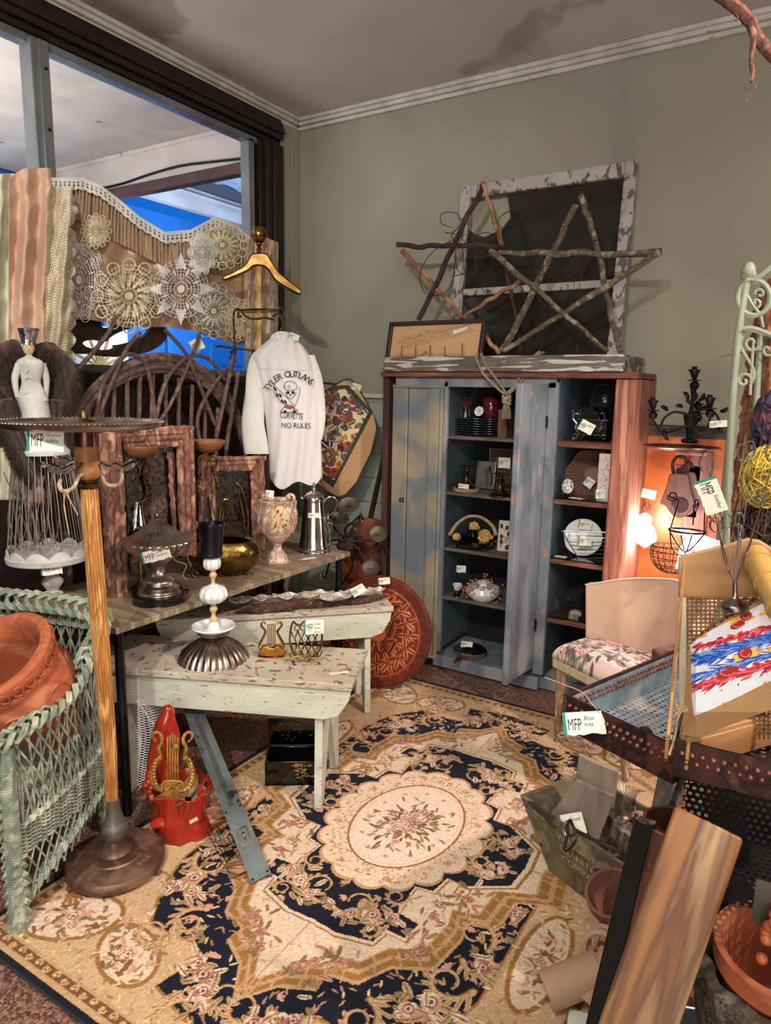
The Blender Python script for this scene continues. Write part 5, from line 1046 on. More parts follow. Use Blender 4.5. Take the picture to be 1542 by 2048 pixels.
# ================================================================== on the benches
def bench_things():
    BZ = .53
    P = at(427, 1316, z=BZ); P = V((P.x, P.y, BZ)); Q = V((P.x, P.y, .7)); s = S(Q)
    t = thing('candle_stand', 'tall candle stand of silver dome, milk-glass bulbs, wood beads and black cup', 'candlestick', P)
    cxm = lambda rows: [(427+(1320-y)*0, h, y) for h, y in rows]
    b = M(); slathe(b, Q, cxm([(66, 1326), (70, 1322), (70, 1316), (58, 1297), (38, 1283), (22, 1277), (12, 1275)]), 168, flute=28, amp=.05); ob('dome_base', b, pewter, t)
    b = M(); slathe(b, Q, cxm([(12, 1277), (14, 1272), (32, 1266), (28, 1262), (0, 1262)]), 32, 2); ob('collar', b, pewter, t)
    b = M(); slathe(b, Q, cxm([(18, 1268), (28, 1262), (42, 1254), (43, 1251), (40, 1250), (24, 1258), (14, 1257), (11, 1248), (6, 1242), (5, 1238)]), 48, 3, flute=24, amp=.03); ob('milk_glass_dish', b, white_c, t)
    wd = mat('pale_turned_wood', (214, 184, 140), (196, 160, 116), sc=6, st=(4, 4, 1), rough=.5)
    b = M(); slathe(b, Q, cxm([(8, 1241), (8, 1236), (5, 1233), (4, 1226), (8, 1218), (5, 1210), (7, 1205)]), 20, 4); ob('bead', b, wd, t)
    b = M(); slathe(b, Q, cxm([(7, 1206), (18, 1203), (26, 1194), (27, 1186), (22, 1176), (9, 1170), (7, 1168)]), 64, 4, flute=10, amp=.12); ob('milk_glass_bulb', b, white_c, t)
    b = M(); slathe(b, Q, [(x-1, h, y) for x, h, y in cxm([(7, 1170), (4, 1165), (4, 1158), (8, 1150), (5, 1144), (7, 1138)])], 20, 4); ob('bead', b, wd, t)
    b = M(); slathe(b, Q, [(424, h, y) for h, y in ((7, 1140), (14, 1136), (17, 1128), (16, 1120), (13, 1115), (9, 1114))], 48, 4, flute=10, amp=.12); ob('milk_glass_bulb', b, white_c, t)
    b = M(); slathe(b, Q, [(423, h, y) for h, y in ((10, 1114), (21, 1112), (22, 1106), (21, 1104), (23, 1070), (25, 1049), (23, 1048), (20, 1075), (19, 1105), (0, 1107))], 36, 3); ob('black_cup', b, mat('black_silver', (62, 60, 66), (36, 34, 38), sc=10, rough=.25, metal=.8), t)
    # brass lyre and owl letter holder
    P = at(543, 1312, z=BZ); P = V((P.x, P.y, BZ)); Q = P+V((0, 0, .1)); s = S(Q); sb = mat('shiny_brass', (206, 156, 76), (160, 112, 50), sc=10, rough=.22, metal=1)
    def lyre(Q, b, x0, y0, k, off=0):
        for sg in (-1, 1): b.tube(pts(Q, [(x0+sg*p[0]*k, y0+p[1]*k) for p in ((13, 4), (20, 0), (24, 8), (18, 16), (14, 24), (20, 38), (27, 52), (24, 66), (14, 74), (4, 74))], off), [.003, .0045, .005, .007, .006], 8, sm=5)
        for j in range(5): x = x0+(j-2)*4.2*k; b.tube(pts(Q, [(x, y0+2*k), (x, y0+66*k)], off), .0019, 6)
    t = thing('brass_lyre', 'polished brass lyre-shaped holder with upright strings on the front bench', 'letter holder', P)
    b = M(); lyre(Q, b, 543, 1244, .86); b.tube(pts(Q, [(532, 1246), (555, 1246)]), .003, 6); ob('lyre', b, sb, t)
    b = M(); slathe(b, Q, [(543, 30, 1319), (543, 31, 1315), (543, 26, 1311), (543, 0, 1311)], 28, 2, sq=.45); outline(b, Q, [(520, 1300), (530, 1292), (543, 1298), (556, 1292), (568, 1300), (564, 1312), (522, 1312)], .02, off=.015); ob('base', b, sb, t, bev=.003)
    P = at(609, 1326, z=BZ); P = V((P.x, P.y, BZ)); Q = P+V((0, 0, .1)); s = S(Q); ow = mat('owl_brass', (150, 118, 62), (98, 74, 40), sc=12, rough=.35, metal=1)
    t = thing('owl_letter_holder', 'openwork brass owl-shaped letter holder on curled feet with large paper tag', 'letter holder', P)
    b = M(); b.tube(pts(Q, [(590, 1312), (580, 1290), (581, 1262), (586, 1244), (592, 1248), (600, 1250), (607, 1244), (612, 1244)]), .004, 7, sm=4); b.tube(pts(Q, [(614, 1322), (632, 1310), (643, 1290), (643, 1262), (636, 1246)]), .004, 7, sm=4)
    for j in range(4):
        for i in range(4): x = 588+i*14+(7 if j % 2 else 0); y = 1262+j*13; b.tube(pts(Q, [(x-6, y), (x-3, y+9), (x, y+12), (x+4, y+9), (x+7, y)]), .0028, 6, sm=3)
    for x in (594, 606): b.tube([onp(Q, x+5*math.cos(a*.63), 1256+5*math.sin(a*.63)) for a in range(10)], .0022, 6, closed=True)
    ob('openwork_body', b, ow, t)
    b = M()
    for L in ([(584, 1322), (592, 1332), (606, 1336), (622, 1330), (636, 1326), (640, 1332), (630, 1336)], [(580, 1316), (600, 1312), (630, 1316), (636, 1308)], [(588, 1310), (596, 1304), (610, 1312), (626, 1304), (634, 1310)]): b.tube(pts(Q, L, .02), .0042, 7, sm=5)
    ob('feet', b, ow, t)
    price(t, onp(Q, 628, 1254, off=.03), .075, .056, ('MFP', 'Owl', 'letter', 'holder'), rot=.0); 
    q = at(678, 1346, z=BZ); b = M(); b.box((q.x, q.y, BZ+.001), (.075, .014, .0014), rz=.85); one('paper_strip', b, paper, 'narrow white paper strip lying on the right end of the front bench', 'paper')
    # driftwood with oyster shells
    Z2 = .56; A = at(480, 1222, z=Z2+.02); B = at(770, 1195, z=Z2+.02); A = V((A.x, A.y, 0)); B = V((B.x, B.y, 0)); d = (B-A).normalized(); L_ = (B-A).length
    b = M(); C_ = [A+d*L_*k/24+V((R.gauss(0, .004), R.gauss(0, .004), Z2+.022+.006*math.sin(k*.9)+R.gauss(0, .002))) for k in range(25)]
    b.tube(C_, [.012, .026, .024, .028, .022, .027, .020, .026, .022, .010], 10, jit=.22)
    for i in range(len(b.v)): b.v[i].z = max(b.v[i].z, Z2+.0005)
    one('driftwood_board', b, mat('driftwood', (92, 60, 46), (54, 34, 28), (120, 84, 66), sc=10, st=(4, 4, 6), rough=.7, bump=.6), 'long dark ragged driftwood piece lying along the back bench', 'driftwood', loc=C_[12])
    sh = mat('oyster_shell', (196, 188, 172), (150, 138, 122), (222, 218, 206), sc=30, rough=.5, bump=.3); names = ('leftmost by the candle stand', 'second from the left', 'third, flat and pale', 'fourth, long and wavy', 'fifth, right of the middle', 'sixth, under the paper tag', 'last one at the right end')
    for k, (x, y, w_) in enumerate(((478, 1204, 24), (522, 1200, 27), (575, 1196, 30), (632, 1192, 34), (668, 1198, 34), (708, 1188, 26), (748, 1184, 22))):
        q = at(x, y, z=Z2+.055); s = S(q); b = M(); ph = R.uniform(0, 6)
        def sf(u, v, q=q, w_=w_, s=s, ph=ph):
            a = u*2*PI; r_ = w_*s*v*(1+.15*math.sin(3*a+ph)+.07*math.sin(7*a)); p = d*math.cos(a)*r_+V((-d.y, d.x, 0))*math.sin(a)*r_*.55
            return q+p+V((0, 0, .022*v*v+.006*math.sin(5*a+ph)*v-.008))
        b.grid(sf, 30, 5, th=.004); one('oyster_shell', b, sh, 'ragged oyster shell on the driftwood, '+names[k], 'shell', 'oyster shells in a row on the driftwood')
    g = thing('price_tag', 'paper tag with handwriting lying among the oyster shells', 'tag', at(716, 1180, z=Z2+.085)); price(g, at(716, 1181, z=Z2+.085), .075, .05, ('MFP', 'shells'), rot=.55, nrm=(CC-V((-2, 2.9, 0))).normalized()+V((0, 0, .6)), name='card')
    # tooled leather round leaning on the bench end
    P = V((-1.90, 3.02, .3)); n = nrm_to_cam(P, -.30); q = onp(P, 757, 1264, n); s = S(q); Rr = .275
    t = thing('tooled_leather_round', 'large round red-brown tooled leather tabletop leaning behind the benches', 'tabletop', onp(P, 757, 1384, n))
    c = Cv(330, 330, -1, 1, -1, 1, (128, 54, 30)); r = random.Random(8); red = (96, 34, 22); org_ = (176, 92, 42)
    c.ell(0, 0, .99, .99, 0, red)
    for k in range(56): a = 2*PI*k/56; c.poly([(math.cos(a+q_)*r_, math.sin(a+q_)*r_) for q_, r_ in ((-.04, .86), (.0, .96), (.04, .86))], (150, 70, 34) if k % 2 else (70, 24, 18))
    c.ell(0, 0, .84, .84, 0, (150, 66, 34)); c.ell(0, 0, .80, .80, 0, (104, 40, 24))
    for k in range(16):
        a = 2*PI*k/16; x, y = math.cos(a)*.60, math.sin(a)*.60
        for j in range(6): c.leaf(x, y, .22, .05, a+j*1.05, (org_, (150, 62, 32), (188, 108, 56))[j % 3], (60, 20, 16))
    for k in range(26): a = r.uniform(0, 6.3); d_ = r.uniform(0, .5); c.leaf(math.cos(a)*d_, math.sin(a)*d_, .3, .07, r.uniform(0, 6.3), (org_, (120, 48, 26), (160, 78, 40))[k % 3], (58, 20, 16))
    c.ell(0, .0, .16, .16, 0, (188, 104, 50))
    hgt = c.c.sum(2); hgt = hgt/hgt.max(); c.k = c.X**2+c.Y**2 < 1
    ax = V((-n.y, n.x, 0)); tl = V((0, 0, 1))*math.cos(.10)-n*math.sin(.10); ctr = q; nn = ax.cross(tl)
    cloth('tooled_face', c, lambda X, Y: tuple(ctr[i]+ax[i]*X*Rr+tl[i]*Y*Rr*1.06+n[i]*(.006*hgt+.012*(1-(X**2+Y**2))) for i in range(3)), mat('tooled_leather', (140, 60, 34), vc=True, rough=.28, coat=.3), t)
    b = M(); b.add([], []); ring_ = [2*PI*k/48 for k in range(48)]; b.tube([ctr+ax*math.cos(a)*Rr+tl*math.sin(a)*Rr*1.06-n*.012 for a in ring_], .013, 8, closed=True); b.prism([(math.cos(a)*Rr, math.sin(a)*Rr*1.06) for a in ring_], ctr-n*.006, ax, tl, .012); ob('rim', b, mat('dark_red_leather', (104, 38, 24), (70, 24, 18), sc=10, rough=.4), t)
    price(t, onp(P, 768, 1162, n, .05), .062, .034, ('MFP', 'round'), rot=.1)
bench_things()
# ================================================================== inside the cabinet
def sit(px, py, z, y=3.60): q = at(px, py, z=z); return V((at(px, py, y=y).x, y, z)) if y is not None else V((q.x, q.y, z))
def candlestick(P, label, mt, sc_=1.0, grp='brass candlesticks in the cabinet'):
    t = thing('candlestick', label, 'candlestick', P, grp); k = sc_
    b = M(); b.lathe([(p.x*k, P.z+p.z*k) for p in cr([V((.058, 0, .0)), V((.058, 0, .006)), V((.045, 0, .014)), V((.022, 0, .035)), V((.012, 0, .055)), V((.013, 0, .070)), V((.024, 0, .082)), V((.012, 0, .094)), V((.014, 0, .110)), V((.020, 0, .118))], 3)], (P.x, P.y), 32); ob('stem', b, mt, t)
    b = M(); b.lathe([(0, P.z+.128*k), (.016*k, P.z+.120*k), (.020*k, P.z+.118*k), (.042*k, P.z+.120*k), (.042*k, P.z+.123*k), (.018*k, P.z+.126*k)], (P.x, P.y), 32); ob('drip_pan', b, mt, t); return t
def shelf_things():
    # plates
    z = LS[0]; P = sit(949, 868, z, 3.60); s = S(P); gp = mat('green_glass_plate', (62, 96, 82), (40, 70, 60), sc=8, rough=.2, coat=.5); words = ('bottom', 'second from the bottom', 'third from the bottom', 'fourth from the bottom', 'fifth from the bottom', 'sixth from the bottom', 'top')
    for k in range(7):
        b = M(); n = 72; R0 = 49*s; vs = []; zz = z+.001+k*.0135
        for r_, dz in ((0, 0), (.6, 0), (.75, .004), (1, .012), (1.0, .0145), (.74, .008), (.6, .004), (0, .004)):
            for i in range(n): a = 2*PI*i/n; rr = R0*r_*(1+.03*math.cos(a*18)*(r_ > .9)); vs.append((P.x+rr*math.cos(a), P.y+.06+rr*math.sin(a)*.9, zz+dz+.002*math.cos(a*18)*(r_ > .9)))
        b.add(vs, [(j*n+i, j*n+(i+1) % n, (j+1)*n+(i+1) % n, (j+1)*n+i) for j in range(7) for i in range(n)])
        one('plate', b, gp, 'dark green scalloped glass plate, '+words[k]+' of the stack', 'plate', 'stack of green scalloped plates')
    zt_ = z+.001+7*.0135+.004
    for x, r_, h, lab, m_ in ((931, .024, .055, 'small clear jar of dried berries on the plate stack', glass), (958, .034, .05, 'round tin with a white flower lid leaning on the plate stack', iron)):
        q = at(x, 829, y=3.61)
        if x < 940:
            t = thing('jar', lab, 'jar', (q.x, q.y, zt_)); b = M(); b.lathe([(0, zt_), (r_, zt_), (r_, zt_+h*.7), (r_*.7, zt_+h*.85), (r_*.7, zt_+h), (0, zt_+h)], (q.x, q.y), 20); ob('glass', b, glass, t)
            b = M()
            for k in range(16): b.tube([(q.x, q.y, zt_+.02), (q.x+R.uniform(-.03, .03), q.y+R.uniform(-.02, .02), zt_+R.uniform(.07, .13))], .0012, 4); b.sph(b.v[-1], R.uniform(.004, .007), 6, 5)
            ob('berries', b, mat('dark_berries', (120, 40, 44), (60, 24, 26), sc=60, rough=.5), t)
        else:
            t = thing('round_tin', lab, 'tin', (q.x, q.y, zt_)); mx = Matrix.Translation((q.x, q.y, zt_+.034))@Matrix.Rotation(-1.25, 4, 'X').inverted()@Matrix.Identity(4); b = M(); mx = Matrix.Translation((q.x, q.y+.01, zt_+.033))@Matrix.Rotation(1.3, 4, 'X')
            b.lathe([(0, -.012), (.033, -.012), (.033, .012), (0, .012)], (0, 0), 28, mtx=mx); ob('rim', b, iron, t)
            b = M(); b.lathe([(.027, .0125), (0, .0128)], (0, 0), 28, mtx=mx); b.mi = 1
            for k in range(12): a = k*2.4; rr = .004+.0016*k; b.sph(mx@V((math.cos(a)*rr, math.sin(a)*rr, .0135)), .0028, 6, 4)
            ob('lid', b, [white_c, ink], t)
    q = at(975, 830, y=3.66); b = M(); b.lathe([(0, zt_), (.04, zt_), (.05, zt_+.05), (.045, zt_+.10), (.03, zt_+.12), (0, zt_+.12)], (q.x+.02, q.y), 24); one('dark_red_jar', b, mat('dark_red_glass', (96, 28, 34), (50, 16, 20), sc=12, rough=.15, coat=.5), 'dark red glass jar at the back of the plate stack', 'jar')
    q = at(1012, 845, y=3.58); b = M(); b.box((q.x, q.y, LS[0]+.075), (.05, .10, .15)); one('wooden_block', b, mat('brown_wood', (112, 80, 58), (84, 58, 42), sc=4, st=(6, 6, 1), rough=.6), 'plain brown wooden box beside the green plate stack', 'box')
    # second shelf
    z = LS[1]; P = sit(932, 982, z, 3.57)
    b = M(); R0 = .075; b.lathe([(0, z), (R0*.93, z), (R0, z+.006), (R0*.98, z+.020), (0, z+.021)], (P.x, P.y), 30); one('wood_slice', b, mat('bark_edge_slice', (196, 150, 112), (156, 108, 76), sc=12, rough=.8), 'round slice of wood under the left brass candlestick', 'wood slice')
    cd = candlestick(V((P.x, P.y, z+.0215)), 'dark brass candlestick standing on the wood slice, paper tag at its foot', darkbrass)
    price(cd, V((P.x+.012, P.y-.062, z+.036)), .06, .026, ('MFP', 'brass'), rot=-.1)
    P = sit(1000, 984, z, 3.52); candlestick(V((P.x, P.y, z+.0005)), 'dark brass candlestick standing on bare shelf at right by the open door', darkbrass)
    q = at(972, 940, y=3.70); t = thing('metal_tray', 'small stamped metal tray leaning on the back of the second shelf', 'tray', (q.x, q.y, z)); b = M(); b.box((q.x+.0, q.y, z+.085), (.12, .008, .16), rot=Matrix.Rotation(-.15, 3, 'X')); ob('sheet', b, mat('galvanised', (150, 150, 148), (110, 110, 110), sc=10, rough=.35, metal=.8), t, bev=.004)
    b = M(); b.tube([(q.x+.02, q.y-.02, z+.03), (q.x+.01, q.y-.03, z+.08), (q.x+.03, q.y-.03, z+.14)], .004, 6, sm=5); b.tube([(q.x+.04, q.y-.02, z+.03), (q.x+.05, q.y-.03, z+.08), (q.x+.035, q.y-.03, z+.14)], .004, 6, sm=5); ob('handle', b, silver, t)
    q = at(1005, 905, y=3.74); t = thing('lined_tin_case', 'open metal case with stamped mirror lid leaning at the back of the second shelf', 'case', (q.x, q.y, z)); b = M(); b.ring([(-.08, 0), (.08, 0), (.08, .24), (-.08, .24)], [(-.07, .01), (.07, .01), (.07, .23), (-.07, .23)], (q.x, q.y, z), (1, 0, 0), (0, 0, 1), .01); ob('rim', b, pewter, t, bev=.004)
    b = M(); b.box((q.x, q.y+.0, z+.12), (.14, .006, .22)); ob('lining', b, mat('brown_lining', (96, 74, 64), (66, 50, 44), sc=14, rough=.4, metal=.4), t); price(t, V((q.x+.02, q.y-.02, z+.16)), .07, .06, ('MFP', 'tin'))
    # third shelf: antler tray
    z = LS[2]; P = sit(946, 1088, z, 3.56); s = S(P)
    t = thing('antler_basket', 'black oval metal basket with an antler-like wooden handle and pine fragments', 'basket', P)
    b = M(); b.lathe([(0, z+.012), (.09, z+.012), (.115, z+.03), (.118, z+.05), (.110, z+.05), (.1, z+.028), (0, z+.02)], (0, 0), 40, mtx=Matrix.Translation((P.x, P.y, 0))@Matrix.Diagonal((1, .75, 1, 1))); 
    for sx in (-1, 1):
        for sy in (-1, 1): b.sph((P.x+sx*.085, P.y+sy*.05, z+.010), (.008, .008, .010), 8, 6)
    ob('tray', b, black, t)
    b = M(); b.tube(pts(P, [(899, 1070), (912, 1050), (930, 1036), (945, 1032), (965, 1036), (985, 1052), (992, 1070)]), [.012, .010, .009, .010, .013], 10, sm=5, jit=.06); ob('handle', b, mat('antler', (176, 156, 124), (124, 104, 80), sc=14, rough=.5), t)
    b = M(); b.lathe(prof(P, [(13, 1080), (13, 1060), (15, 1057), (0, 1057)]), (P.x, P.y), 20); ob('candle_cup', b, black, t)
    for x, y, w_, nm in ((949, 1053, 11, 'tan crumpled resin lump in the black cup of the antler basket'), (913, 1074, 9, 'small tan resin lump at the left of the antler basket'), (968, 1074, 16, 'wide tan resin lump at right of the antler basket')):
        b = M(); q = onp(P, x, y, off=.01); b.sph(q, (w_*s, w_*s*.8, w_*s*.8), 12, 9)
        for i in range(len(b.v)): b.v[i] = q+(b.v[i]-q)*R.uniform(.72, 1.25)
        one('resin_lump', b, mat('tan_resin', (214, 170, 106), (176, 126, 66), sc=30, rough=.6), nm, 'ornament', 'tan lumps in the antler basket', flat=True)
    q = at(1008, 1070, y=3.60); c = Cv(60, 120, -.04, .04, 0, .17, (206, 192, 172)); r = random.Random(1)
    for k in range(7): c.ell(r.uniform(-.03, .03), r.uniform(.02, .16), .009, .014, 0, (74, 50, 44)); c.line([(r.uniform(-.03, .03), r.uniform(.02, .15)), (r.uniform(-.03, .03), r.uniform(.02, .15))], .0015, (90, 70, 56))
    tag(cloth('printed_napkin', c, lambda X, Y: (q.x+X, q.y+.12*Y+.004*np.sin(X*90), z+Y), vcloth, None, th=.002, loc=(q.x, q.y, z)), 'cream napkin with dark cups printed on it standing behind the open door', 'napkin')
    # fourth shelf
    z = LS[3]; P = sit(914, 1192, z, 3.54)
    t = thing('egg_cup', 'small blue-flowered china cup on a brass foot', 'cup', P)
    b = M(); b.lathe([(.024, P.z), (.024, P.z+.004), (.008, P.z+.012), (.006, P.z+.03), (.012, P.z+.036)], (P.x, P.y), 24); ob('foot', b, darkbrass, t)
    c = Cv(120, 40, 0, 2*PI, 0, 1, (224, 224, 220)); r = random.Random(4)
    for k in range(60): c.leaf(r.uniform(0, 6.2), r.uniform(.2, .8), .25, .04, r.uniform(0, 6), (96, 112, 150))
    cloth('cup', c, lambda X, Y: (P.x+np.cos(X)*(.012+.014*np.sqrt(Y)), P.y+np.sin(X)*(.012+.014*np.sqrt(Y)), P.z+.036+.036*Y), mat('china', (220, 220, 216), vc=True, rough=.2, coat=.4), t, th=.002)
    price(t, onp(P, 922, 1138, off=.0), .055, .04, ('MFP', 'cup'))
    P = sit(965, 1205, z, 3.56); s = S(P); t = thing('grape_planter', 'white ceramic pot covered with clusters of gilded grapes', 'planter', P)
    b = M(); b.lathe([(0, P.z), (.055, P.z), (.092, P.z+.03), (.098, P.z+.05), (.085, P.z+.08), (.05, P.z+.092), (.04, P.z+.09), (.04, P.z+.105), (.036, P.z+.105), (.036, P.z+.06), (0, P.z+.05)], (P.x, P.y), 40); bd = ob('pot', b, white_c, t)
    b = M()
    for cx_, cz_ in ((930, 1185), (950, 1168), (990, 1192), (975, 1165)):
        for k in range(26): q = onp(P, cx_+R.gauss(0, 9), cz_+R.gauss(0, 10), off=.075+R.uniform(-.01, .018)); b.sph(q, .0055, 8, 6)
    ob('grapes', b, mat('gilded_grapes', (206, 164, 128), (150, 104, 74), sc=60, rough=.3, metal=.3), bd)
    # bottom: chafing dish
    z = LS[4]; P = sit(940, 1300, z, 3.55); s = S(P); t = thing('chafing_dish', 'round silver covered dish with knob lid and dark wooden handle', 'pan', P)
    b = M(); b.lathe([(0, P.z), (.07, P.z), (.085, P.z+.02), (.092, P.z+.045), (.095, P.z+.048)], (P.x, P.y), 40); ob('pan', b, silver, t)
    b = M(); b.lathe([(.097, P.z+.048), (.097, P.z+.054), (.07, P.z+.072), (.03, P.z+.082), (0, P.z+.084)], (P.x, P.y), 40); b.lathe([(.004, P.z+.083), (.004, P.z+.10), (.010, P.z+.108), (.008, P.z+.115), (0, P.z+.117)], (P.x, P.y), 16); ob('lid', b, silver, t)
    b = M(); b.tube([(P.x-.005, P.y-.088, P.z+.042), (P.x-.008, P.y-.13, P.z+.038), (P.x-.010, P.y-.175, P.z+.030)], [.006, .013, .009], 12, sm=4); ob('handle', b, mat('dark_red_wood', (92, 40, 30), (66, 28, 22), sc=8, rough=.35), t)
    price(t, V((P.x-.01, P.y-.03, P.z+.09)), .07, .036, ('MFP', 'pan'), nrm=V((.2, -.7, .7)))
    # right bay, top: swan centrepiece with glass bowl
    z = RS[0]; P = sit(1180, 872, z, 3.60); s = S(P); sv = mat('swan_silver', (186, 182, 172), (120, 114, 106), sc=14, rough=.22, metal=1)
    t = thing('swan_centrepiece', 'silver centrepiece of swans on scrolled feet around a dark glass box', 'centrepiece', P)
    b = M(); b.box((P.x+.005, P.y+.02, z+.075), (.16, .09, .07)); ob('glass_box', b, mat('dark_glass', (40, 60, 54), rough=.08, trans=.5), t, bev=.004)
    b = M(); b.ring([(-.088, -.05), (.088, -.05), (.088, .05), (-.088, .05)], [(-.08, -.043), (.08, -.043), (.08, .043), (-.08, .043)], (P.x+.005, P.y+.02, z+.108), (1, 0, 0), (0, 1, 0), .006); b.box((P.x+.005, P.y+.02, z+.036), (.17, .1, .008)); ob('frame', b, sv, t, bev=.002)
    for k, (x, sg) in enumerate(((1148, -1), (1208, 1), (1160, -1), (1196, 1))):
        off = .05 if k < 2 else -.03
        b = M(); b.tube(pts(P, [(x+sg*-6, 852), (x-sg*4, 846), (x+sg*2, 838), (x+sg*0, 830), (x-sg*4, 826), (x-sg*8, 829)], off), [.008, .007, .0045, .004, .003], 8, sm=5)
        for j in range(4): b.tube(pts(P, [(x-sg*2, 852+j), (x-sg*10, 855+j*3), (x-sg*18, 850+j*4)], off+.004*j), [.005, .004, .001], 6, sm=3)
        b.tube(pts(P, [(x-sg*4, 858), (x-sg*8, 868), (x-sg*2, 878), (x+sg*2, 877), (x+sg*1, 873)], off), [.006, .005, .004], 8, sm=5); ob('swan', b, sv, t)
    for x in (1146, 1160):
        b = M(); q = onp(P, x, 832, off=-.01); b.lathe([(0, q.z), (.006, q.z), (.007, q.z+.01), (.013, q.z+.022), (.014, q.z+.03), (.011, q.z+.03), (.004, q.z+.015)], (q.x, q.y), 20); ob('candle_cup', b, sv, t)
    price(t, onp(P, 1173, 854, off=.08), .075, .055, ('MFP', 'swan'), rot=-.45)
    q = onp(P, 1207, 830, off=.02); Pb = V((q.x, q.y, z+.115)); b = M(); b.lathe([(p[0], p[1]) for p in rprof(V((q.x, q.y, q.z)), [(15, 828), (12, 826), (14, 822), (26, 812), (28, 800), (24, 786), (19, 777), (25, 771), (24, 769), (17, 776), (22, 787), (25, 800), (22, 812), (0, 820)])], (q.x, q.y), 36); one('glass_bowl', b, mat('thin_glass', (236, 244, 244), rough=.02, trans=1, ior=1.25), 'round clear glass bowl with ruffled neck on top of the swan centrepiece', 'bowl')
    # second: pink glass platter, egg, white box
    z = RS[1]+.006; P = V((at(1190, 990, y=3.72).x, 3.72, z)); s = S(P); pg = mat('pink_glass', (206, 160, 140), rough=.06, trans=.75, ior=1.45)
    t = thing('ribbed_glass_platter', 'pink ribbed glass platter with ruffled rim standing on edge', 'platter', P)
    n = nrm_to_cam(P); ax = V((-n.y, n.x, 0)); tl = V((0, 0, 1))*.97-n*.22; c0 = onp(P, 1185, 950); b = M()
    def pf(u, v): a = u*2*PI; rr = 52*s*(.3+.7*v)*(1+.05*math.cos(6*a)*v); return c0+ax*math.cos(a)*rr+tl*math.sin(a)*rr+n*(.02*v*v+.006*math.cos(a*36)*(v > .1))
    b.grid(pf, 216, 6, th=.003); b.prism([(math.cos(2*PI*k/36)*16*s, math.sin(2*PI*k/36)*16*s) for k in range(36)], c0, ax, tl, .003); ob('plate', b, pg, t); price(t, onp(P, 1178, 965, off=.05), .05, .05, ('MFP', 'pink'), rot=-.6)
    P = V((at(1134, 990, y=3.54).x, 3.54, z)); t = thing('decorated_egg', 'white egg painted with dark bird and branches on gilt feet', 'ornament', P)
    c = Cv(110, 80, 0, 2*PI, 0, PI, (222, 222, 218)); r = random.Random(3)
    for a0 in (3.6, 4.6, 5.5): c.line([(a0, .7), (a0+.3, 1.2), (a0-.1, 1.9)], .035, (70, 72, 76)); [c.leaf(a0+r.uniform(-.3, .4), r.uniform(.6, 2.2), .4, .06, r.uniform(0, 6), (84, 84, 88)) for _ in range(14)]
    cloth('shell', c, lambda X, Y: (P.x+.030*np.sin(Y)*np.cos(X), P.y+.030*np.sin(Y)*np.sin(X), P.z+.055+.040*np.cos(Y)), mat('china', (220, 220, 216)), t)
    b = M()
    for k in range(4): a = k*PI/2+.4; b.tube([(P.x+math.cos(a)*.012, P.y+math.sin(a)*.012, P.z+.020), (P.x+math.cos(a)*.024, P.y+math.sin(a)*.024, P.z+.014), (P.x+math.cos(a)*.016, P.y+math.sin(a)*.016, P.z+.003)], .003, 6, sm=4)
    b.lathe([(.016, P.z+.014), (.018, P.z+.02), (.014, P.z+.024)], (P.x, P.y), 16); ob('feet', b, brass, t)
    q = V((at(1152, 996, y=3.50).x, 3.50, z)); b = M(); b.box((q.x, q.y, z+.004), (.07, .04, .0015), rz=-.3); one('price_tag', b, paper, 'folded paper tag lying on the glass beside the painted egg', 'tag')
    P = V((at(1213, 1005, y=3.56).x, 3.56, z)); c = Cv(80, 230, 0, .085, 0, .235, (216, 196, 186)); r = random.Random(6)
    for x, y in ((.03, .06), (.035, .145), (.06, .10), (.06, .17)):
        c.line([(x, y), (x+.01, y+.05), (x-.004, y+.08)], .0012, (120, 114, 104)); [c.leaf(x, y, .018, .0045, a, (150, 144, 132), (100, 94, 86)) for a in (.3, 1.4, 2.6, 4)]; c.ell(x, y, .011, .011, 0, (236, 226, 220)); c.ell(x, y, .004, .004, 0, (190, 170, 150))
    t = thing('flowered_box', 'tall pale pink box with raised white flowers on its front', 'box', P); b = M(); b.box((P.x, P.y, z+.118), (.085, .07, .236)); ob('box', b, mat('pale_pink_board', (214, 194, 184), (202, 182, 172), sc=10, rough=.6), t, bev=.003)
    cloth('flower_relief', c, lambda X, Y: (P.x-.0425+X, P.y-.0362-.0015*np.sin(Y*120), z+Y), vcloth, t)
    price(t, V((P.x-.02, P.y-.05, z+.035)), .05, .045, ('MFP', 'box'))
    # third: white plate in wire basket
    z = RS[2]+.006; P = V((at(1170, 1110, y=3.60).x, 3.60, z)); s = S(P); n = nrm_to_cam(P); ax = V((-n.y, n.x, 0))
    tl = V((0, 0, 1))*.97-n*.22; c0 = onp(P, 1166, 1073, off=-.03); b = M()
    mx = Matrix((( ax.x, tl.x, n.x, c0.x), (ax.y, tl.y, n.y, c0.y), (ax.z, tl.z, n.z, c0.z), (0, 0, 0, 1))); b.lathe([(0, 0), (.06, 0), (.09, .008), (.098, .016), (.098, .019), (.088, .012), (.06, .005), (0, .005)], (0, 0), 44, mtx=mx)
    t = thing('white_plate', 'white plate with a blue sprig standing upright in the wire basket', 'plate', P); ob('plate', b, white_c, t); b = M()
    for k in range(6): q = c0+ax*(.008*k-.02)-tl*.065+n*.02; b.sph(q, (.005, .002, .003), 6, 5)
    ob('blue_sprig', b, mat('sprig_blue', (80, 110, 150), rough=.5), t); price(t, onp(P, 1170, 1050, off=.0), .065, .045, ('MFP', 'plates'), rot=-.15); 
    t = thing('wire_basket', 'curved silver wire basket holding the upright white plate', 'basket', P); b = M()
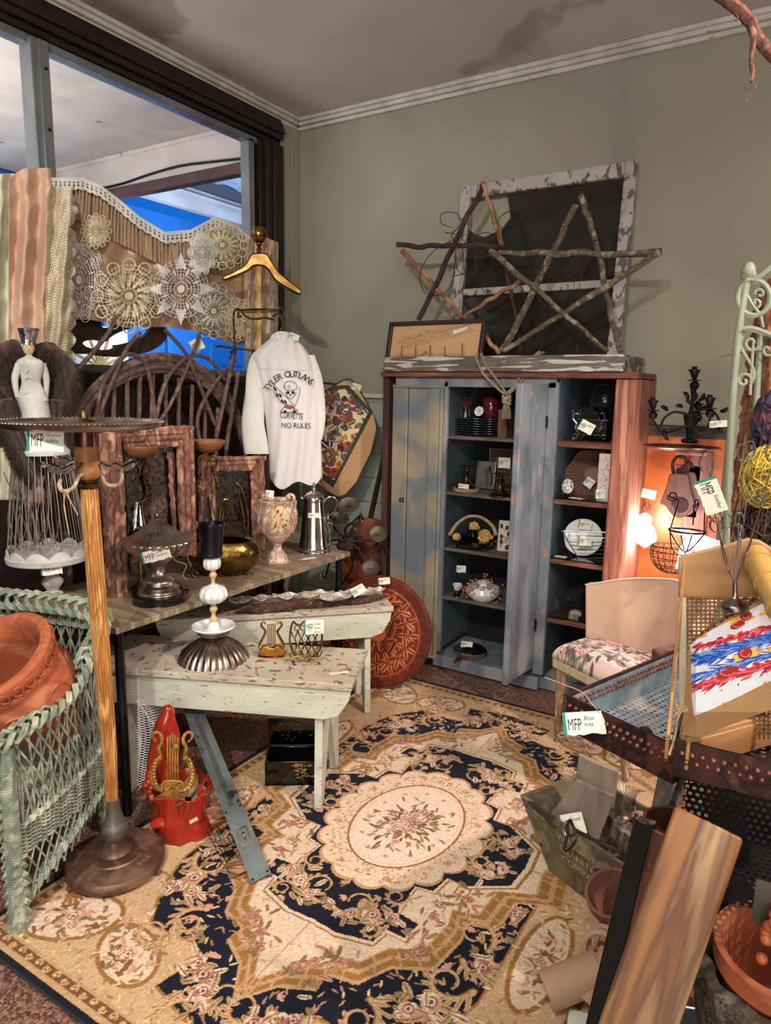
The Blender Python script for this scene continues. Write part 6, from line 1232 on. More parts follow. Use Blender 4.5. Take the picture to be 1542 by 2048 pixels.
    b.tube(pts(P, [(1127, 1062), (1170, 1063), (1212, 1065)], .04), .004, 8); b.tube([onp(P, 1124, 1062, off=.04), onp(P, 1126, 1062, off=-.05), onp(P, 1210, 1065, off=-.05), onp(P, 1214, 1065, off=.04)], .003, 6)
    ob('handle', b, steel, t)
    for k in range(7):
        b = M(); y = 1073+k*8; xl = 1128+k*5.0; b.tube(pts(P, [(1127, 1064), (xl, y-3), (xl+14, y+3), (1214, y+3)], .042-.002*k), .0016, 5, sm=5); ob('wire', b, steel, t)
    b = M(); b.tube(pts(P, [(1214, 1065), (1214, 1100), (1208, 1124), (1160, 1126)], .04), .0022, 6, sm=3); b.tube(pts(P, [(1127, 1064), (1132, 1095), (1150, 1122)], .0), .0022, 6, sm=3); ob('side_wire', b, steel, t)
    price(t, onp(P, 1170, 1082, off=.05), .065, .05, ('MFP', 'basket'), rot=.0); 
    q = V((at(1121, 1118, y=3.52).x, 3.52, z)); b = M(); b.box((q.x, q.y, z+.002), (.06, .03, .0014)); one('price_tag', b, paper, 'small paper tag lying flat on the glass shelf left of the wire basket', 'tag')
    # fourth: dim glass vases
    z = RS[3]+.006
    for x, h, lab in ((1158, .14, 'dim clear glass vase on the lowest glass shelf, left one'), (1180, .17, 'dim clear glass vase on the lowest glass shelf, right one')):
        q = V((at(x, 1230, y=3.68).x, 3.68, z)); b = M(); b.lathe([(0, z), (.02, z), (.022, z+.01), (.018, z+h*.6), (.026, z+h), (.024, z+h), (.015, z+h*.6), (.016, z+.02), (0, z+.015)], (q.x, q.y), 20); one('glass_vase', b, mat('thin_glass', (1, 1, 1)), lab, 'vase', 'glass vases on the lowest shelf')
    q = V((at(1150, 1235, y=3.54).x, 3.54, z)); b = M(); b.sph((q.x, q.y, z+.022), (.035, .03, .022), 12, 8); b.box((q.x, q.y-.03, z+.012), (.05, .003, .022)); one('shell_trinket', b, mat('trinket', (150, 144, 132), (90, 84, 76), sc=40, rough=.5), 'small rough trinket with a tag on the lowest shelf', 'ornament')
    # rope tassel tieback hanging from the box above
    P = V((at(988, 720, y=3.40).x, 3.40, 1.8)); rope = mat('cream_rope', (206, 192, 160), (160, 144, 112), sc=1.5, st=(1, 1, 1), rough=.8, bump=1.0, wave=(60, 1, 'Z'))
    b = M()
    for L in ([(956, 706), (953, 716), (965, 745), (990, 772), (1008, 788)], [(962, 706), (972, 730), (990, 755), (1005, 775), (1012, 788)], [(1088, 704), (1075, 712), (1060, 735), (1040, 765), (1018, 788)], [(1080, 702), (1064, 716), (1048, 740), (1030, 770), (1014, 786)]): b.tube(pts(P, L), .0065, 8, sm=6)
    t = thing('rope_tieback', 'cream twisted rope tieback with knotted tassel hanging over the cabinet front', 'rope', onp(P, 1012, 830)); ob('rope', b, rope, t)
    b = M(); 
    for k in range(5): b.tube([onp(P, 1013+8*math.cos(a*.7+k), 793+k*3+4*math.sin(a*.7), off=.012*math.sin(a*.7)) for a in range(9)], .006, 7, closed=True)
    for k in range(14): b.tube(pts(P, [(1008+k*.7, 806), (1005+k*1.2, 822), (1004+k*1.3, 838)], R.uniform(-.012, .012)), .003, 5)
    ob('tassel', b, rope, t)
shelf_things()
# ================================================================== on top of the cabinet
def top_things():
    m_bar = mat('weathered_board', (112, 102, 92), (84, 74, 66), sc=4, st=(1, 6, 6), rough=.8, peel=(198, 194, 184), plo=.54, psc=7, pst=(.6, 4, 6), bump=.3)
    P = V((0, 3.44, 0)); y0 = 3.42; xa_, xb_ = at(768, 730, y=y0).x, at(1247, 722, y=y0).x; z0 = zt+.0015; z1 = at(1000, 711, y=y0).z
    t = thing('window_box', 'long shallow weathered wooden box with peeling white paint on the cabinet top', 'box', ((xa_+xb_)/2, 3.6, z0))
    b = M(); b.box(((xa_+xb_)/2, y0+.01, (z0+z1)/2), (xb_-xa_, .02, z1-z0)); ob('front_board', b, m_bar, t, bev=.004)
    b = M(); b.box(((xa_+xb_)/2, 3.86, (z0+z1)/2), (xb_-xa_, .02, z1-z0)); ob('back_board', b, m_bar, t, bev=.004)
    for x in (xa_+.01, xb_-.01): b = M(); b.box((x, 3.64, (z0+z1)/2), (.02, .42, z1-z0)); ob('end_board', b, m_bar, t, bev=.004)
    for px, pt in ((803, 692), (831, 692), (860, 690), (889, 692), (924, 686), (1083, 690), (1119, 690), (1152, 690), (1187, 690)):
        q = at(px, 714, y=y0+.03); q2 = at(px, pt, y=y0+.03); b = M(); b.tube([q, (q.x, q.y, q2.z)], .0022, 6); ob('nail', b, rust, t)
    # sash
    ws = mat('flaking_white_sash', (176, 168, 162), (156, 148, 142), sc=6, rough=.75, peel=(104, 92, 86), plo=.57, psc=14, pst=(2, 2, 1), bump=.3)
    yb, yt = 3.76, 3.87; z0 = zt+.003; TL, TR, BR_, BL = at(920, 376, y=yt), at(1276, 326, y=yt), at(1243, 712, y=yb), at(907, 712, y=yb)
    for q in (BR_, BL): q.z = z0
    xl, xr = (TL.x+BL.x)/2, (TR.x+BR_.x)/2; H = math.hypot(TR.z-z0, yt-yb); up = V((0, yt-yb, TR.z-z0)).normalized(); o = V((xl, yb, z0)); W = xr-xl; ax = V((1, 0, 0))
    t = thing('salvaged_sash', 'old peeling white two-pane window sash leaning against the wall behind twig stars', 'window', (xl+W/2, yb, z0)); mid = .43*H
    b = M(); fw = .062
    for q in ([(0, 0), (fw, 0), (fw, H), (0, H)], [(W-fw, 0), (W, 0), (W, H), (W-fw, H)]): b.prism(q, o, ax, up, .04) ; ob('stile', b, ws, t, bev=.005); b = M()
    for q in ([(fw, H-fw*1.15), (W-fw, H-fw*1.15), (W-fw, H), (fw, H)], [(fw, 0), (W-fw, 0), (W-fw, fw), (fw, fw)], [(fw, mid-.02), (W-fw, mid-.02), (W-fw, mid+.02), (fw, mid+.02)]): b.prism(q, o, ax, up, .04); ob('rail', b, ws, t, bev=.005); b = M()
    gm = mat('dusty_pane', (46, 42, 38), (34, 31, 28), sc=2, st=(1, 1, 5), rough=.12, spec=.6, trans=.0, alpha=.86)
    for q, nm in (([(fw, fw), (W-fw, fw), (W-fw, mid-.02), (fw, mid-.02)], 1), ([(fw, mid+.02), (W-fw, mid+.02), (W-fw, H-fw*1.15), (fw+.22, H-fw*1.15), (fw+.25, H-.20), (fw+.20, H-.26), (fw+.10, H-.29), (fw+.04, H-.27), (fw, H-.24)], 0)): b = M(); b.prism(q, o-up.cross(ax)*.0+V((0, -.015, 0)), ax, up, .003); ob('glass_pane', b, gm, t, flat=True)
    # twig stars
    def sticks(nm, label, y, L, mt):
        t = None; 
        for k, (p0, p1, r0, r1, o_) in enumerate(L):
            a, b_ = at(p0[0], p0[1], y=y+o_), at(p1[0], p1[1], y=y+o_+.0)
            if t is None: t = thing(nm, label, 'star', (at(sum(l[0][0] for l in L)/len(L), 714, y=y).x, y, zt+.003))
            s = S(a); d = b_-a; m = 9; C_ = [a+d*i/m+V((R.gauss(0, .004), R.gauss(0, .003), R.gauss(0, .004))) for i in range(m+1)]
            b = M(); b.tube(C_, [r0*s, r1*s], 9, sm=3, jit=.10); ob('stick', b, mt[k % len(mt)], t)
        return t
    lich = mat('lichen_bark', (104, 92, 72), (74, 62, 50), (146, 138, 112), sc=22, rough=.85, bump=.7, bsc=50); ced = mat('cedar_stick', (176, 132, 98), (120, 78, 56), (150, 104, 74), sc=10, rough=.75, bump=.4); drk = mat('dark_bark_stick', (70, 48, 40), (44, 30, 28), sc=20, rough=.8, bump=.6)
    ts = sticks('twig_star', 'cedar stick five-pointed star with dark wire curls, standing left on cabinet', 3.60, [((793, 491), (1010, 492), 5, 4, 0), ((803, 500), (925, 634), 5.5, 4, .02), ((925, 634), (1040, 562), 4, 4.5, .03), ((967, 366), (1004, 490), 4.5, 5, -.02), ((968, 366), (838, 640), 5, 6, .01), ((925, 632), (1000, 706), 3, 5, 0), ((1010, 520), (1045, 708), 4, 4, .04)], [drk, ced, ced, ced, drk, ced, drk])
    q = at(1010, 492, y=3.6)
    b = M()
    for L in ([(905, 455), (883, 447), (882, 430), (897, 424), (917, 430), (918, 452), (903, 470), (915, 490)], [(1010, 448), (1035, 446), (1042, 430), (1026, 420), (1005, 430), (995, 445), (1000, 480)], [(930, 470), (870, 500), (840, 545), (850, 585), (885, 588), (905, 560), (912, 500)], [(890, 466), (910, 468), (930, 486), (905, 500), (900, 480)], [(955, 470), (975, 465), (1000, 478), (990, 500), (960, 492)], [(912, 500), (915, 540), (945, 552), (968, 545)], [(925, 495), (928, 545)], [(950, 500), (952, 560)], [(905, 552), (940, 548), (968, 556), (985, 560)], [(1000, 495), (965, 575), (975, 565), (1000, 565)]):
        b.tube([at(x, y, y=3.56+R.uniform(-.02, .02)) for x, y in L], .0022, 6, sm=6)
    wt = ob('wire_curl', b, rust, ts)
    ts = sticks('twig_star', 'lichen-covered branch five-pointed star standing right in front of the sash', 3.52, [((977, 507), (1322, 508), 5, 6.5, 0), ((982, 502), (1215, 702), 6, 4, -.03), ((1004, 704), (1322, 503), 5, 6, -.02), ((1006, 702), (1152, 410), 7, 6, .02), ((1160, 392), (1192, 480), 6, 6, .0), ((1192, 480), (1238, 706), 6, 5, .02)], [lich])
    b = M()
    for L in ([(1088, 505), (1078, 560), (1080, 600), (1110, 618), (1150, 618), (1160, 560), (1165, 500)], [(1107, 500), (1112, 462), (1135, 450), (1160, 455), (1170, 490)], [(1078, 565), (1120, 560), (1160, 540), (1175, 545)], [(1140, 610), (1150, 560), (1158, 500), (1140, 470)], [(1085, 590), (1120, 596), (1158, 590)], [(1060, 500), (1070, 530), (1100, 530)]): b.tube([at(x, y, y=3.50+R.uniform(-.02, .02)) for x, y in L], .0016, 6, sm=6)
    ob('wire_curl', b, rust, ts)
    # framed map print
    n = V((-.10, -1, .12)).normalized(); yp = 3.50; TL, TR, BR_, BL = at(786, 646, y=yp+.03), at(977, 637, y=yp+.03), at(963, 716, y=yp), at(772, 716, y=yp); zbm = zt+.002; o = V((BL.x, yp, zbm)); ax = (V((BR_.x, yp, zbm))-o); W = ax.length; ax.normalize(); up = V(((TL.x-BL.x)*.5, .04, TL.z-zbm)); H = up.length; up.normalize()
    t = thing('framed_picture', 'dark-framed tan map-like print lying tilted at the left of the window box', 'picture', (BL.x+W/2, yp, zbm)); f_ = .022
    b = M(); b.ring([(0, 0), (W, 0), (W, H), (0, H)], [(f_, f_), (W-f_, f_), (W-f_, H-f_), (f_, H-f_)], o, ax, up, .03); ob('frame', b, mat('dark_frame', (46, 30, 30), (32, 22, 24), sc=5, rough=.35), t, bev=.004)
    c = Cv(330, 150, 0, 1, 0, H/W, (190, 152, 112)); r = random.Random(12); dk = (140, 104, 72); h = H/W
    def squig(x, y, s1): P_ = [(x+s1*.5*math.sin(k*1.1+r.random()), y+s1*(k/6-.5)) for k in range(9)]; c.line(P_, .0022, dk)
    for k in range(26): squig(.15+k*.028, h*(.55+.012*k), .085+.02*(k in (7, 8, 18)))
    for k in range(24): squig(.12+k*.03, h*.30, .03)
    c.poly([(.30, h*.22), (.42, h*.42), (.45, h*.38), (.34, h*.18)], (150, 112, 76)); c.line([(.42, h*.40), (.52, h*.22)], .003, dk)
    c.poly([(.68, h*.72), (.82, h*.82), (.82, h*.87), (.68, h*.80)], (206, 206, 204)); c.noise(.05)
    nz = ax.cross(up)*.012; cloth('print', c, lambda X, Y: tuple(o[i]+nz[i]+ax[i]*X*W+up[i]*Y*W for i in range(3)), vcloth, t)
top_things()
# ================================================================== right of the cabinet
def right_things():
    ow = mat('orange_panel', (176, 94, 44), (156, 78, 34), sc=2.5, st=(4, 4, .5), rough=.4)
    yb = 3.80; xl, xr = at(1258, 850, y=yb).x, at(1455, 852, y=yb).x; zt_ = at(1340, 850, y=yb).z
    t = thing('orange_wood_panel', 'tall orange-stained wooden panel with dark top rail leaning on the back wall', 'panel', ((xl+xr)/2, yb, 0))
    b = M(); b.box(((xl+xr)/2, yb, zt_/2-.03), (xr-xl, .02, zt_-.06)); ob('panel', b, ow, t); b = M(); b.box(((xl+xr)/2, yb-.004, zt_-.03), (xr-xl+.01, .035, .06)); ob('top_rail', b, mat('dark_rail', (58, 44, 36), (40, 32, 28), sc=6, rough=.5), t, bev=.004)
    b = M()
    for x in (1340,): 
        for y in (868, 882): b.sph(at(x, y, y=yb-.02), .004, 8, 6)
    ob('stud', b, silver, t)
    pk = mat('pinkish_plank', (158, 108, 96), (124, 80, 72), sc=3, st=(9, 9, .7), rough=.7, bump=.15)
    q = at(1395, 1000, y=3.74); z1 = at(1395, 896, y=3.66).z-.012
    t = thing('plank_stand', 'pinkish wooden plank post with ledge holding the silver tray and pulley', 'stand', (q.x, 3.72, 0))
    b = M(); b.box((q.x, 3.74, z1/2), (.10, .03, z1)); b.box((q.x-.055, 3.735, z1-.21), (.12, .02, .26)); ob('plank', b, pk, t, bev=.003); b = M(); b.box((q.x-.02, 3.64, z1-.006), (.14, .22, .014)); b.box((q.x, 3.7, .01), (.3, .3, .02)); ob('ledge', b, pk, t, bev=.003)
    # silver tray seen edge-on and black chandelier on it
    P = V((at(1362, 895, y=3.60).x, 3.60, z1+.0015)); b = M(); b.lathe([(0, 0), (.13, 0), (.17, .012), (.178, .016), (.176, .02), (.13, .006), (0, .005)], (0, 0), 44, mtx=Matrix.Translation(P)@Matrix.Diagonal((1.0, .8, 1, 1)))
    one('silver_tray', b, mat('tray_silver', (176, 160, 150), (130, 112, 104), sc=6, rough=.25, metal=1), 'oval silver tray seen edge-on under the black iron candelabra', 'tray')
    Q = V((at(1388, 880, y=3.56).x, 3.56, P.z+.006)); s = S((Q.x, Q.y, 1.5)); K = V((Q.x, Q.y, 1.5))
    t = thing('iron_candelabra', 'black iron candelabra with leafy arms and four candle cups on a silver tray', 'candelabra', Q)
    b = M(); slathe(b, K, [(1379, 14, 886), (1379, 16, 880), (1379, 8, 876), (1379, 5, 870), (1380, 10, 850), (1381, 13, 832), (1381, 12, 828), (1382, 5, 826), (1386, 4, 800), (1387, 6, 776)], 20); ob('stem', b, iron, t)
    def cup(cx_, y, off, k=1.0, lab=None):
        b = M(); b.sph(onp(K, cx_, y+26*k, off=off), 9*s*k, 14, 10); slathe_off(b, cx_, y, off, k); ob('candle_cup', b, iron, t)
    def slathe_off(b, cx_, y, off, k):
        Kn = K+nrm_to_cam(K)*off; slathe(b, Kn, [(cx_, 13*k, y+17*k), (cx_, 12*k, y+15*k), (cx_, 4*k, y+14*k), (cx_, 8*k, y+1), (cx_, 12*k, y-6*k), (cx_, 5*k, y-5*k), (cx_, 5*k, y-12*k), (cx_, 0, y-12*k)], 18, 1)
    cup(1389, 745, 0); cup(1420, 801, .05); cup(1306, 806, .03, .95); cup(1396, 812, -.08, .9)
    for L, off in (([(1379, 850), (1345, 862), (1322, 862), (1306, 840)], .02), ([(1380, 850), (1400, 866), (1414, 856), (1420, 836)], .05), ([(1380, 830), (1350, 824), (1330, 835), (1322, 850)], .04), ([(1382, 826), (1410, 818), (1430, 826), (1440, 845)], -.03), ([(1380, 845), (1390, 850), (1396, 840)], -.08)):
        b = M(); b.tube(pts(K, L, off), [.006, .0055, .005], 8, sm=6); ob('arm', b, iron, t)
    for x, y, dx, dy in ((1335, 822, -14, -8), (1440, 822, 16, -8), (1375, 800, -9, -16), (1398, 800, 10, -14), (1385, 815, -14, -14), (1330, 858, 8, 22), (1440, 850, 6, 16), (1365, 815, -14, -2), (1388, 800, 2, -16), (1400, 818, 14, -10)):
        b = M(); a, c_, m_ = onp(K, x, y, off=.03), onp(K, x+dx, y+dy, off=.05), onp(K, x+dx*.5-dy*.3, y+dy*.5+dx*.3, off=.05); b.tube([a, a.lerp(m_, .6), m_.lerp(c_, .5), c_], [.003, .010, .009, .001], 6, sm=4); ob('leaf', b, iron, t)
    price(t, onp(K, 1436, 848, off=.08), .075, .030, ('MFP', 'iron'), rot=.12)
    # wooden pulley
    P = V((at(1360, 1000, y=3.66).x, 3.66, at(1360, 1034, y=3.66).z)); K = V((P.x, P.y, 1.1)); s = S(K); pw = mat('pulley_wood', (104, 62, 50), (74, 42, 36), sc=4, st=(5, 5, 1), rough=.4, bump=.1)
    t = thing('wooden_pulley', 'dark red wooden pulley block with an iron hook hanging on the plank', 'pulley', P)
    sh = [(1338, 952), (1345, 948), (1370, 948), (1378, 954), (1384, 985), (1390, 1005), (1384, 1016), (1376, 1028), (1360, 1036), (1342, 1030), (1330, 1014), (1320, 1008), (1326, 990), (1332, 975)]
    b = M(); outline(b, K, sh, .03, off=.03); ob('side_plate', b, pw, t, bev=.005); b = M(); outline(b, K, [(x+14, y-4) for x, y in sh], .03, off=-.03); ob('side_plate', b, pw, t, bev=.005)
    b = M(); mx = Matrix.Translation(onp(K, 1360, 1008, off=.0))@(nrm_to_cam(K).to_track_quat('Z', 'Y').to_matrix().to_4x4()); b.lathe([(0, -.028), (.062, -.028), (.05, 0), (.062, .028), (0, .03)], (0, 0), 30, mtx=mx); ob('wheel', b, pw, t)
    b = M(); b.lathe([(.0, .034), (.034, .034), (.038, .031), (.04, .031)], (0, 0), 30, mtx=mx)
    b.tube(pts(K, [(1348, 950), (1345, 930), (1352, 916), (1366, 914), (1374, 926), (1366, 938), (1356, 940), (1358, 950)], .0), .008, 8, sm=5); ob('iron_shackle', b, rust, t); b = M(); b.tube(pts(K, [(1372, 930), (1380, 925), (1386, 936)], .01), .008, 8, sm=4); ob('iron_shackle', b, rust, t); b = M(); b.sph(onp(K, 1357, 917, off=.012), .008, 10, 8); ob('bolt', b, steel, t)
    # lit glass pendant
    q = at(1290, 1068, y=3.70); K = V((q.x, 3.70, q.z)); s = S(K); mg = mat('lit_glass', (255, 240, 232), rough=.3, emis=(255, 226, 214), es=9)
    t = thing('glass_pendant_lamp', 'small glowing ruffled glass lamp hanging from a chain beside the cabinet', 'lamp', onp(K, 1290, 1096))
    b = M(); slathe(b, K, [(1290, 3, 1026), (1290, 12, 1034), (1290, 13, 1042), (1289, 12, 1048), (1289, 18, 1056), (1289, 22, 1070), (1289, 22, 1078), (1289, 14, 1086), (1289, 3, 1094), (1289, 0, 1096)], 48, 3, flute=8, amp=.15); ob('shade', b, mg, t)
    b = M(); b.tube(pts(K, [(1290, 1030), (1286, 1016), (1292, 1004), (1300, 1012), (1294, 1020), (1288, 1002), (1290, 996), (1286, 990)]), .0022, 6, sm=4); ob('chain', b, iron, t)
    price(t, onp(K, 1297, 988, off=.02), .07, .045, ('MFP', 'lamp'), rot=-.15)
    point('pendant_glow', onp(K, 1290, 1064, off=.09), 13, (1, .80, .72), .05)
    # bright lamp behind the chair
    q = at(1400, 1120, y=3.40); K = V((q.x, 3.40, q.z)); s = S(K)
    t = thing('table_lamp', 'bright white shaded lamp glowing behind the chair back', 'lamp', (q.x, 3.40, 0)); ms = mat('lit_shade', (255, 246, 240), rough=.6, emis=(255, 240, 232), es=12)
    b = M(); slathe(b, K, [(1398, 22, 1076), (1398, 36, 1100), (1398, 44, 1140), (1398, 43, 1140), (1398, 21, 1078)], 30, 1); ob('lamp_shade', b, ms, t); b = M(); b.tube([(q.x, 3.40, K.z), (q.x, 3.40, .02)], .012, 10); b.lathe([(0, .03), (.10, .02), (.11, 0), (0, 0)], (q.x, 3.40), 24); ob('base', b, iron, t)
    point('lamp_glow', (q.x+.0, 3.20, K.z+.12), 9, (1, .88, .82), .06)
    q = at(1400, 1082, y=3.30); b = M(); 
    t = thing('perforated_metal_plate', 'grey metal plate with rows of punched holes lying over the glowing lamp', 'plate', q); b = M(); n = nrm_to_cam(q); outline(b, q, [(1346, 1048), (1440, 1082), (1440, 1100), (1346, 1066)], .01, n, .0, 0); ob('plate', b, mat('grey_sheet', (120, 116, 118), (96, 92, 94), sc=6, rough=.4, metal=.6), t); b = M()
    for k in range(14): 
        for j in range(2): b.sph(onp(q, 1350+k*6.4, 1056+k*2.3+j*8, off=.001), (.0022, .0022, .0022), 6, 4)
    ob('hole_row', b, ink, t)
    # wire egg basket and iron scroll holder
    q = at(1330, 1112, y=3.22); K = V((q.x, 3.22, q.z)); s = S(K); t = thing('wire_egg_basket', 'black chicken-wire basket hanging above the chair back', 'basket', onp(K, 1330, 1160)); b = M(); c0 = onp(K, 1344, 1106); Rr = 42*s
    for k in range(9): a = PI*k/9; b.tube([c0+V((math.cos(a)*math.sin(q_)*Rr, math.sin(a)*math.sin(q_)*Rr*.7, -math.cos(q_)*Rr)) for q_ in np.linspace(-1.9, 1.9, 16)], .0016, 5)
    for z_ in (-.85, -.55, -.2, .1, .32): r_ = Rr*math.sqrt(1-z_**2); b.tube([c0+V((math.cos(a)*r_, math.sin(a)*r_*.7, z_*Rr)) for a in [2*PI*k/24 for k in range(24)]], .0018, 5, closed=True)
    ob('ribs', b, iron, t); b = M()
    for i in range(24):
        for j in range(9): a = 2*PI*(i+.5*(j % 2))/24; z_ = -.9+j*.14; f_ = lambda aa, zz: c0+V((math.cos(aa)*Rr*math.sqrt(max(1-zz*zz, 0)), math.sin(aa)*Rr*.7*math.sqrt(max(1-zz*zz, 0)), zz*Rr)); b.tube([f_(a, z_), f_(a+.13, z_+.14)], .0006, 3); b.tube([f_(a, z_), f_(a-.13, z_+.14)], .0006, 3)
    ob('wire_netting', b, iron, t)
    q = at(1390, 1060, y=3.05); K = V((q.x, 3.05, q.z)); t = thing('scrolled_plant_hanger', 'black iron hanger with spiral ends and a ring in front of the pulley', 'hanger', onp(K, 1368, 1130)); b = M()
    b.tube([onp(K, 1345+math.cos(a)*r_, 992+math.sin(a)*r_) for a, r_ in [(k*.5, 3+k*.42) for k in range(20)]]+pts(K, [(1358, 1000), (1352, 1020), (1340, 1060), (1342, 1090), (1350, 1106)]), .003, 6)
    b.tube([onp(K, 1393+math.cos(a)*r_*.6, 1006+math.sin(a)*r_*1.3) for a, r_ in [(k*.5, 3+k*.3) for k in range(18)]]+pts(K, [(1388, 1010), (1386, 1050)]), .003, 6)
    b.tube([onp(K, 1374, 1062)+V((math.cos(a)*.07, math.sin(a)*.05, 0)) for a in [2*PI*k/24 for k in range(24)]], .004, 6, closed=True)
    for L in ([(1340, 1064), (1360, 1095), (1372, 1104), (1390, 1090), (1410, 1066)], [(1362, 1070), (1368, 1100)], [(1384, 1070), (1374, 1102)], [(1371, 1100), (1368, 1130)], [(1410, 1010), (1408, 1066)], [(1420, 1005), (1418, 1030), (1430, 1045)]): b.tube(pts(K, L), .003, 6, sm=4)
    ob('ironwork', b, iron, t)
    # green metal trellis
    q = at(1447, 1160, d=2.5); K = V((q.x, q.y, 1.5)); gr = mat('sage_green_metal', (144, 154, 132), (122, 134, 112), sc=5, rough=.5, peel=(110, 106, 86), plo=.70, psc=20)
    t = thing('metal_trellis', 'tall sage-green scrolled metal garden trellis at the right edge', 'trellis', (q.x, q.y, 0)); A = lambda L, o=0: pts(K, L, o)
    b = M(); b.tube(A([(1494, 560), (1478, 660), (1465, 800), (1455, 1000), (1446, 1160)])+[V((q.x-.01, q.y, 0))], .0125, 10, sm=3); ob('post', b, gr, t)
    b = M(); b.tube(A([(1521, 668), (1513, 800), (1505, 970), (1498, 1160)], -.05)+[V((q.x+.1, q.y+.03, 0))], .012, 10, sm=3); ob('post', b, gr, t)
    b = M(); b.tube(A([(1560, 560), (1556, 800), (1550, 1160)], -.02)+[V((q.x+.2, q.y+.05, 0))], .012, 10, sm=3); ob('post', b, gr, t)
    for L in ([(1480, 660), (1500, 657), (1520, 662), (1545, 672)], [(1494, 565), (1515, 556), (1530, 545), (1550, 528)]): b = M(); b.tube(A(L), .010, 8, sm=4); ob('crossbar', b, gr, t)
    b = M()
    for (x0, y0, r0, k_, r1) in ((1508, 596, 32, .40, 32),): b.tube([onp(K, x0+math.cos(a)*r0, y0+math.sin(a)*r0*1.1) for a in [2*PI*k/26 for k in range(26)]], .0095, 8, closed=True)
    def sp(x0, y0, r0, turns, sg, ph): return [(x0+math.cos(ph+sg*a)*r0*(1-a/(turns*7.2)), y0+math.sin(ph+sg*a)*r0*(1-a/(turns*7.2))) for a in np.linspace(0, turns*6.28, 16)]
    for L in (sp(1520, 588, 11, 1, 1, 3.1), sp(1512, 606, 10, 1, -1, 1.5)+[], [(1492, 585), (1505, 610), (1520, 630), (1526, 655)], sp(1503, 686, 17, 1.1, 1, .3), [(1486, 672), (1480, 690), (1490, 710), (1505, 735), (1508, 752), (1500, 772)], sp(1488, 762, 17, 1.2, -1, .2), sp(1535, 700, 14, 1, 1, 0), [(1506, 690), (1500, 790)]): b.tube(A(L, .0), .0055, 7, sm=4)
    ob('scrollwork', b, gr, t)
    b = M(); b.sph(onp(K, 1497, 542), (.022, .020, .030), 10, 8); b.sph(onp(K, 1490, 552), .014, 8, 6); b.sph(onp(K, 1504, 548), .014, 8, 6); b.lathe([(.012, 0), (.014, .03), (0, .03)], (0, 0), 12, mtx=Matrix.Translation(onp(K, 1494, 566))); ob('finial', b, gr, t)
    # grapevine log, twig, raffia, bramble balls
    K2 = K-nrm_to_cam(K)*.12
    b = M(); br = mat('shaggy_red_bark', (150, 96, 62), (92, 56, 38), (196, 142, 98), sc=14, st=(3, 3, .5), rough=.9, bump=.8)
    C_ = cr(pts(K2, [(1560, 560), (1540, 700), (1525, 800), (1506, 900), (1495, 1000), (1480, 1160)]), 8); b.tube(C_, [.06, .07, .06, .05, .05], 12, jit=.12)
    for k in range(60): i = R.randrange(len(C_)-3); o_ = V((R.uniform(-.05, .05), -.05, 0)); b.tube([C_[i]+o_, C_[i+2]+o_*1.2], .004, 4)
    b.tube([C_[-1], V((C_[-1].x, C_[-1].y, 0))], .05, 10, jit=.1)
    one('bark_log', b, br, 'tall shaggy red-brown bark log standing inside the green trellis', 'log')
    b = M(); b.tube(pts(K2, [(1412, 720), (1425, 719), (1450, 712), (1480, 706), (1515, 702), (1545, 706)], .1), [.0015, .002, .0035], 6, sm=4); b.sph(onp(K2, 1413, 720, off=.1), .005, 8, 6); one('bare_twig', b, mat('twig', (120, 90, 70), rough=.8), 'thin bare twig sticking out left from behind the trellis', 'twig')
    def tangle(label, cat, nm, K_, cx_, cy_, rx, ry, n_, r_, m_, stand=True):
        b = M(); s = S(K_); c0 = onp(K_, cx_, cy_)
        for k in range(n_):
            u_ = V((R.gauss(0, 1), R.gauss(0, 1), R.gauss(0, 1))).normalized(); a_, b_ = frame(u_); q_ = R.uniform(.55, 1); o_ = u_*R.uniform(-.4, .4); 
            b.tube([c0+V(((a_*math.cos(w)+b_*math.sin(w)+o_).x*rx*s*q_, (a_*math.cos(w)+b_*math.sin(w)+o_).y*rx*s*q_, (a_*math.cos(w)+b_*math.sin(w)+o_).z*ry*s*q_)) for w in np.linspace(0, R.uniform(2.5, 5.5), 12)], r_, 4)
        one(nm, b, m_, label, cat, loc=c0-V((0, 0, ry*s)))
    K3 = V((at(1520, 960, d=2.0).x, at(1520, 960, d=2.0).y, 1.2))
    tangle('tangled ball of yellow raffia at the right edge above the tote handle', 'raffia', 'raffia_ball', K3, 1530, 955, 46, 62, 120, .0022, mat('yellow_raffia', (206, 182, 72), (170, 140, 46), sc=20, rough=.7))
    tangle('dark tangled bramble ball at the right edge below the yellow raffia', 'wreath', 'bramble_ball', V((K3.x, K3.y+.12, 1.1)), 1535, 1060, 56, 66, 110, .003, mat('dark_bramble', (74, 54, 46), (42, 30, 28), sc=20, rough=.8))
    t = thing('ball_stand', 'thin iron pole stand carrying the raffia and bramble balls at the right edge', 'stand', (K3.x+.01, K3.y+.1, 0)); b = M(); b.tube([(K3.x+.01, K3.y+.1, .0), (K3.x+.01, K3.y+.1, 1.05)], .01, 8); b.lathe([(0, .012), (.1, .01), (.1, 0), (0, 0)], (K3.x+.01, K3.y+.1), 20); ob('pole', b, iron, t)
    tangle('dark plum and pink tangled fabric ball at the right edge above the raffia', 'wreath', 'rag_ball', V((K3.x, K3.y+.2, 1.3)), 1545, 860, 40, 80, 90, .006, mat('plum_rag', (110, 60, 66), (60, 44, 62), (44, 50, 74), sc=16, rough=.8))
    # low dark table carrying this corner's pieces
    xt0, xt1 = -.33, .35; dk = mat('dark_rack', (26, 24, 26), (18, 17, 18), sc=4, rough=.5)
